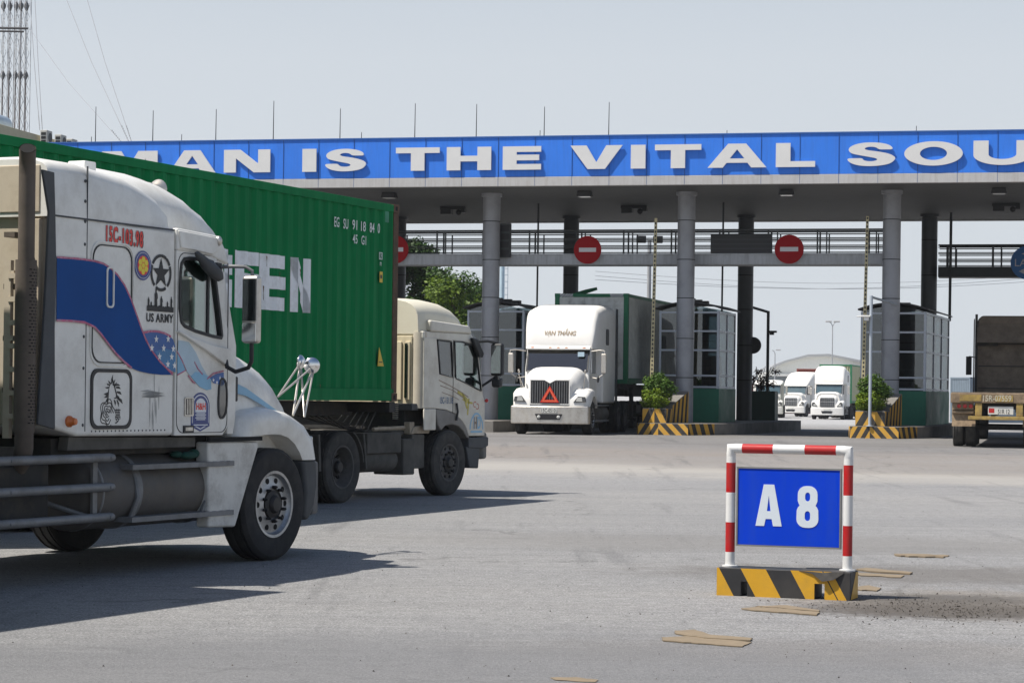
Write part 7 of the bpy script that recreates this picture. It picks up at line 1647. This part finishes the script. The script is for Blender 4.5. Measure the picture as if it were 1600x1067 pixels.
# lattice aerial masts
mast_m = mat('mast_steel', (.30, .30, .31), .7, var=.2); mast_w = mat('mast_white', (.45, .46, .47), .6, var=.1); guy_m = mat('guy_wire', (.22, .23, .25), .8)
ml = ['leftmost', 'second', 'middle', 'fourth', 'rightmost']
random.seed(5)
for k, px in enumerate((3, 13, 23, 30.5, 39)):
    Zm = 118+2*(k % 3); b0 = at(px, 207, Zm); t1_ = at(px+2, -40, Zm); hgt = t1_.z-b0.z+3
    t = thing('aerial_mast', ml[k]+' lattice mast of the aerial cluster beyond the cream building', 'mast', (b0.x, b0.y, 0), 0, 'lattice masts of the aerial cluster')
    z0 = 0; mb = MB(); r = .16; legs = [(r*cos(a), r*sin(a)) for a in (0, 2*pi/3, 4*pi/3)]; Htot = t1_.z+1.0; seg_ = .62; ns = int(Htot/seg_); zs0 = b0.z-4
    for lx, ly in legs: mb.tube([(lx, ly, 0), (lx+.1, ly, Htot)], .018, 4, cap=False)
    zz = zs0; j = 0
    while zz < Htot-seg_:
        for q_ in range(3):
            l0, l1 = legs[q_], legs[(q_+1) % 3]; A_, B_ = (l0, l1) if j % 2 else (l1, l0); mb.tube([(A_[0], A_[1], zz), (B_[0], B_[1], zz+seg_)], .014, 3, cap=False)
        zz += seg_; j += 1
    mb.build('lattice', mast_m if k % 2 else mast_w, t, smooth=0)
    for py in (10, 118):
        mb = MB(); zc_ = at(px, py, Zm).z; mb.lathe([(.03, -.26), (.11, -.10), (.14, 0), (.10, .12), (.03, .24)], (0, 0, zc_), 'z', 10); mb.build('insulator', mat('insulator_dark', (.12, .12, .12), .7), t)
    mb = MB(); zc_ = at(px, 118, Zm).z; mb.tube([(0, 0, zs0), (0, 0, zc_)], .03, 6); mb.build('feed_cable', mat('mast_rust', (.17, .14, .13), .8), t)
a_ = at(-10, 44, 117); b_ = at(44, 45, 117); mb = MB(); mb.tube([(0, 0, 0), (b_.x-a_.x, 0, b_.z-a_.z)], .06, 6); mb.tube([(0, .4, -.1), (b_.x-a_.x-.3, .4, b_.z-a_.z-.1)], .05, 6); o = mb.build('mast_crossarm', mat('crossarm_dark', (.05, .05, .055), .8), None, loc=a_); tag(o, 'dark crossarm running across the lattice masts', 'crossarm')
for k, ((x0, y0, Z0), (x1, y1, Z1), lb) in enumerate((((45, 44, 117), (191, 224, 88), 'guy wire slanting lowest from the mast crossarm to the canopy'), ((98, -15, 117), (202, 224, 88), 'middle steep guy wire ending on the canopy roof'), ((132, -15, 117), (206, 224, 88), 'rightmost steep guy wire ending on the canopy roof'), ((54, -10, 117), (66, 203, 97), 'right one of the two near vertical wires by the first air conditioner'), ((46, -10, 117), (62, 203, 97), 'left one of the two near vertical wires by the first air conditioner'))):
    A_ = at(x0, y0, Z0); B_ = at(x1, y1, Z1); mid = (A_+B_)/2-Vector((0, 0, .25))
    mb = MB(); mb.tube([(0, 0, 0), mid-A_, B_-A_], .015, 4, cap=False)
    for j in range(7):
        q_ = B_+(A_-B_)*(.012+.012*j)-A_; mb.ball(q_, .018, .018, .04, nu=5, nv=4)
    o = mb.build('guy_wire', guy_m, None, loc=A_, smooth=0); tag(o, lb, 'guy wire', 'guy wires of the aerial masts')
# warehouse, lamps, poles, wires
Zw = 420; shed = mat('pale_metal_shed', (.66, .66, .63), .6, var=.05, streak=True, dirt=(.34, .34, .34), dirt_amt=.4)
wl = at(1203, 577, Zw); wk = at(1284, 551.5, Zw); wr_ = at(1420, 581, Zw); zg_ = gz(Zw)
t = thing('warehouse', 'long pale metal warehouse with a low curved gable beyond the parked trucks', 'building', (wk.x, Zw, zg_), radians(-4))
mb = MB(); gp_ = [(wl.x-wk.x, 0), (wr_.x-wk.x, 0), (wr_.x-wk.x, wr_.z-zg_), (4.5, wk.z-zg_-1.0), (1.2, wk.z-zg_-.4), (-2.5, wk.z-zg_-.55), (-6.5, wl.z-zg_+1.4), (wl.x-wk.x+.6, wl.z-zg_+.5), (wl.x-wk.x, wl.z-zg_-.2)]
mb.prism(gp_, 0, 60); mb.build('gable_wall', shed, t, smooth=0)
rf = [(a+.0, b) for a, b in gp_[2:]]; mb = MB(); mb.prism([(a, b+.25) for a, b in rf]+[(a, b-.15) for a, b in rf[::-1]], -1, 61); mb.build('roof', mat('shed_roof', (.30, .31, .32), .6), t, smooth=0)
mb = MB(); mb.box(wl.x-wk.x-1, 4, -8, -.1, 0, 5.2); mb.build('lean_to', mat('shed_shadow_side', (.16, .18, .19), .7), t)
mb = MB(); mb.box(wl.x-wk.x-1.3, 4.3, -8.4, -.1, 5.2, 5.6); mb.build('lean_to_roof', shed, t)
def street_lamp(px, pyt, Z, label, twin=True, r=.09, m=None):
    a_ = at(px, pyt, Z); b0 = gz(Z); t = thing('street_lamp', label, 'street lamp', (a_.x, Z, b0)); m = m or mat('lamp_pole_grey', (.34, .35, .36), .5)
    h = a_.z-b0; mb = MB(); mb.tube([(0, 0, 0), (0, 0, h-.5), (-.15, 0, h-.15), (-.4, 0, h)], [r, r*.6, r*.5, r*.45], 8); mb.build('pole', m, t)
    if twin: mb = MB(); mb.tube([(0, 0, h-.5), (.2, 0, h-.1), (.5, 0, h)], [r*.6, r*.5, r*.4], 6); mb.build('arm', m, t)
    for s in ((-1, 1) if twin else (1,)):
        mb = MB(); mb.box(s*.45-.35, s*.45+.35, -.12, .12, h-.05, h+.13); mb.build('lamp_head', mat('lamp_head_grey', (.4, .4, .4), .5), t, bevel=.04)
street_lamp(1301, 503, 260, 'slender twin headed street lamp in front of the warehouse roof')
street_lamp(1211, 547, 330, 'tiny hazy lamp pole above the left end of the warehouse', False, .12)
a_ = at(785, 415, 125); t = thing('pale_pole', 'pale blue tapering steel pole behind the first clear round column', 'pole', (a_.x, 125, gz(125)))
mb = MB(); mb.tube([(0, 0, 0), (0, 0, a_.z+3.5)], [.16, .12], 10); mb.build('shaft', mat('pale_blue_steel', (.40, .52, .60), .5), t)
mb = MB()
for k in range(24): mb.tube([(.14, 0, 1+.35*k), (.30, 0, 1+.35*k)], .012, 4)
mb.tube([(.30, 0, 1), (.30, 0, 9.3)], .015, 5); mb.build('ladder', mat('pale_blue_steel', (.40, .52, .60), .5), t)
a_ = at(1015, 376, 98); t = thing('floodlight_mast', 'slim grey mast with twin floodlights seen through the walkway railing', 'floodlight', (a_.x, 98, gz(98)))
mb = MB(); mb.tube([(0, 0, 0), (0, 0, a_.z-gz(98))], [.12, .08], 10); mb.build('mast', mat('lamp_pole_grey', (.34, .35, .36), .5), t)
for s in (-1, 1): mb = MB(); mb.box(s*.35-.2, s*.35+.2, -.1, .15, a_.z-gz(98)-.1, a_.z-gz(98)+.2); mb.build('floodlight', blackplastic, t, bevel=.02)
for k, (y0, y1, lb) in enumerate(((424, 436, 'upper faint power line crossing the sky behind the canopy'), (431, 446, 'middle faint power line crossing the sky behind the canopy'), (437, 440, 'lowest faint power line crossing the sky behind the canopy'))):
    A_ = at(930, y0, 150); B_ = at(1640, y1-8, 165); mb = MB(); pts = []
    for j in range(17): f = j/16; q_ = (B_-A_)*f; pts.append(q_-Vector((0, 0, 1.2*sin(pi*f)*.6)))
    mb.tube(pts, .013, 4, cap=False); o = mb.build('power_line', guy_m, None, loc=A_, smooth=0); tag(o, lb, 'power line', 'power lines behind the canopy')
# container stack glimpsed beyond the plant and beside the brown truck
for (px, Z, lb, m_) in ((1160, 230, 'red container standing far behind the middle island planter', cont_red), (1500, 150, 'blue container glimpsed between the long booth and the brown truck', mat('blue_container', (.15, .19, .23), .6))):
    a_ = at(px, 600, Z); container('shipping_container', lb, (a_.x, Z, gz(Z)), radians(200), side=m_)
# haze in the air
hz_ = MB(); hz_.box(-600, 600, -70, 640, -1.6, 60)
hm = bpy.data.materials.new('haze'); hm.use_nodes = True; nt = hm.node_tree; nt.nodes.clear(); o_ = nt.nodes.new('ShaderNodeOutputMaterial'); pv = nt.nodes.new('ShaderNodeVolumePrincipled')
pv.inputs['Color'].default_value = (.86, .90, .95, 1); pv.inputs['Density'].default_value = .00016; pv.inputs['Anisotropy'].default_value = .3
nt.links.new(pv.outputs[0], o_.inputs['Volume'])
HAZE = True
if HAZE: kind(hz_.build('haze', hm, smooth=0), 'stuff')

# ================================================================== pieces that are parts of their own
def split_islands(o):
    me = o.data; bm = bmesh.new(); bm.from_mesh(me); seen = set(); isl = []
    for f in bm.faces:
        if f.index in seen: continue
        st_k = [f]; seen.add(f.index); cur = []
        while st_k:
            g_ = st_k.pop(); cur.append(g_.index)
            for v in g_.verts:
                for h_ in v.link_faces:
                    if h_.index not in seen: seen.add(h_.index); st_k.append(h_)
        isl.append(set(cur))
    bm.free()
    if not 2 <= len(isl) <= 12: return
    for k, keep in enumerate(isl):
        b2 = bmesh.new(); b2.from_mesh(me); b2.faces.ensure_lookup_table()
        bmesh.ops.delete(b2, geom=[f for f in b2.faces if f.index not in keep], context='FACES')
        m2 = me.copy() if k else me.copy(); b2.to_mesh(m2); b2.free(); m2.name = o.name.split('.')[0]
        if k == 0: first = m2; continue
        c = o.copy(); c.data = m2; c.name = o.name.split('.')[0]; COL.objects.link(c)
    o.data = first
for o in list(bpy.data.objects):
    if o.type == 'MESH' and o.name.split('.')[0] in ('cab_side', 'pillar', 'mirror_arm', 'bracket', 'hazard_marks', 'fuel_tank', 'wall', 'windscreen_post', 'step_bracket', 'mudguard', 'star', 'rear_post', 'landing_leg', 'side_guard', 'locking_bar', 'guard_post', 'battery_box', 'ribbon_edge', 'lamp_board', 'tail_lamp', 'yellow_patch', 'air_hose', 'step', 'side_extender', 'arrow', 'rear_corner', 'bumper_step'): split_islands(o)
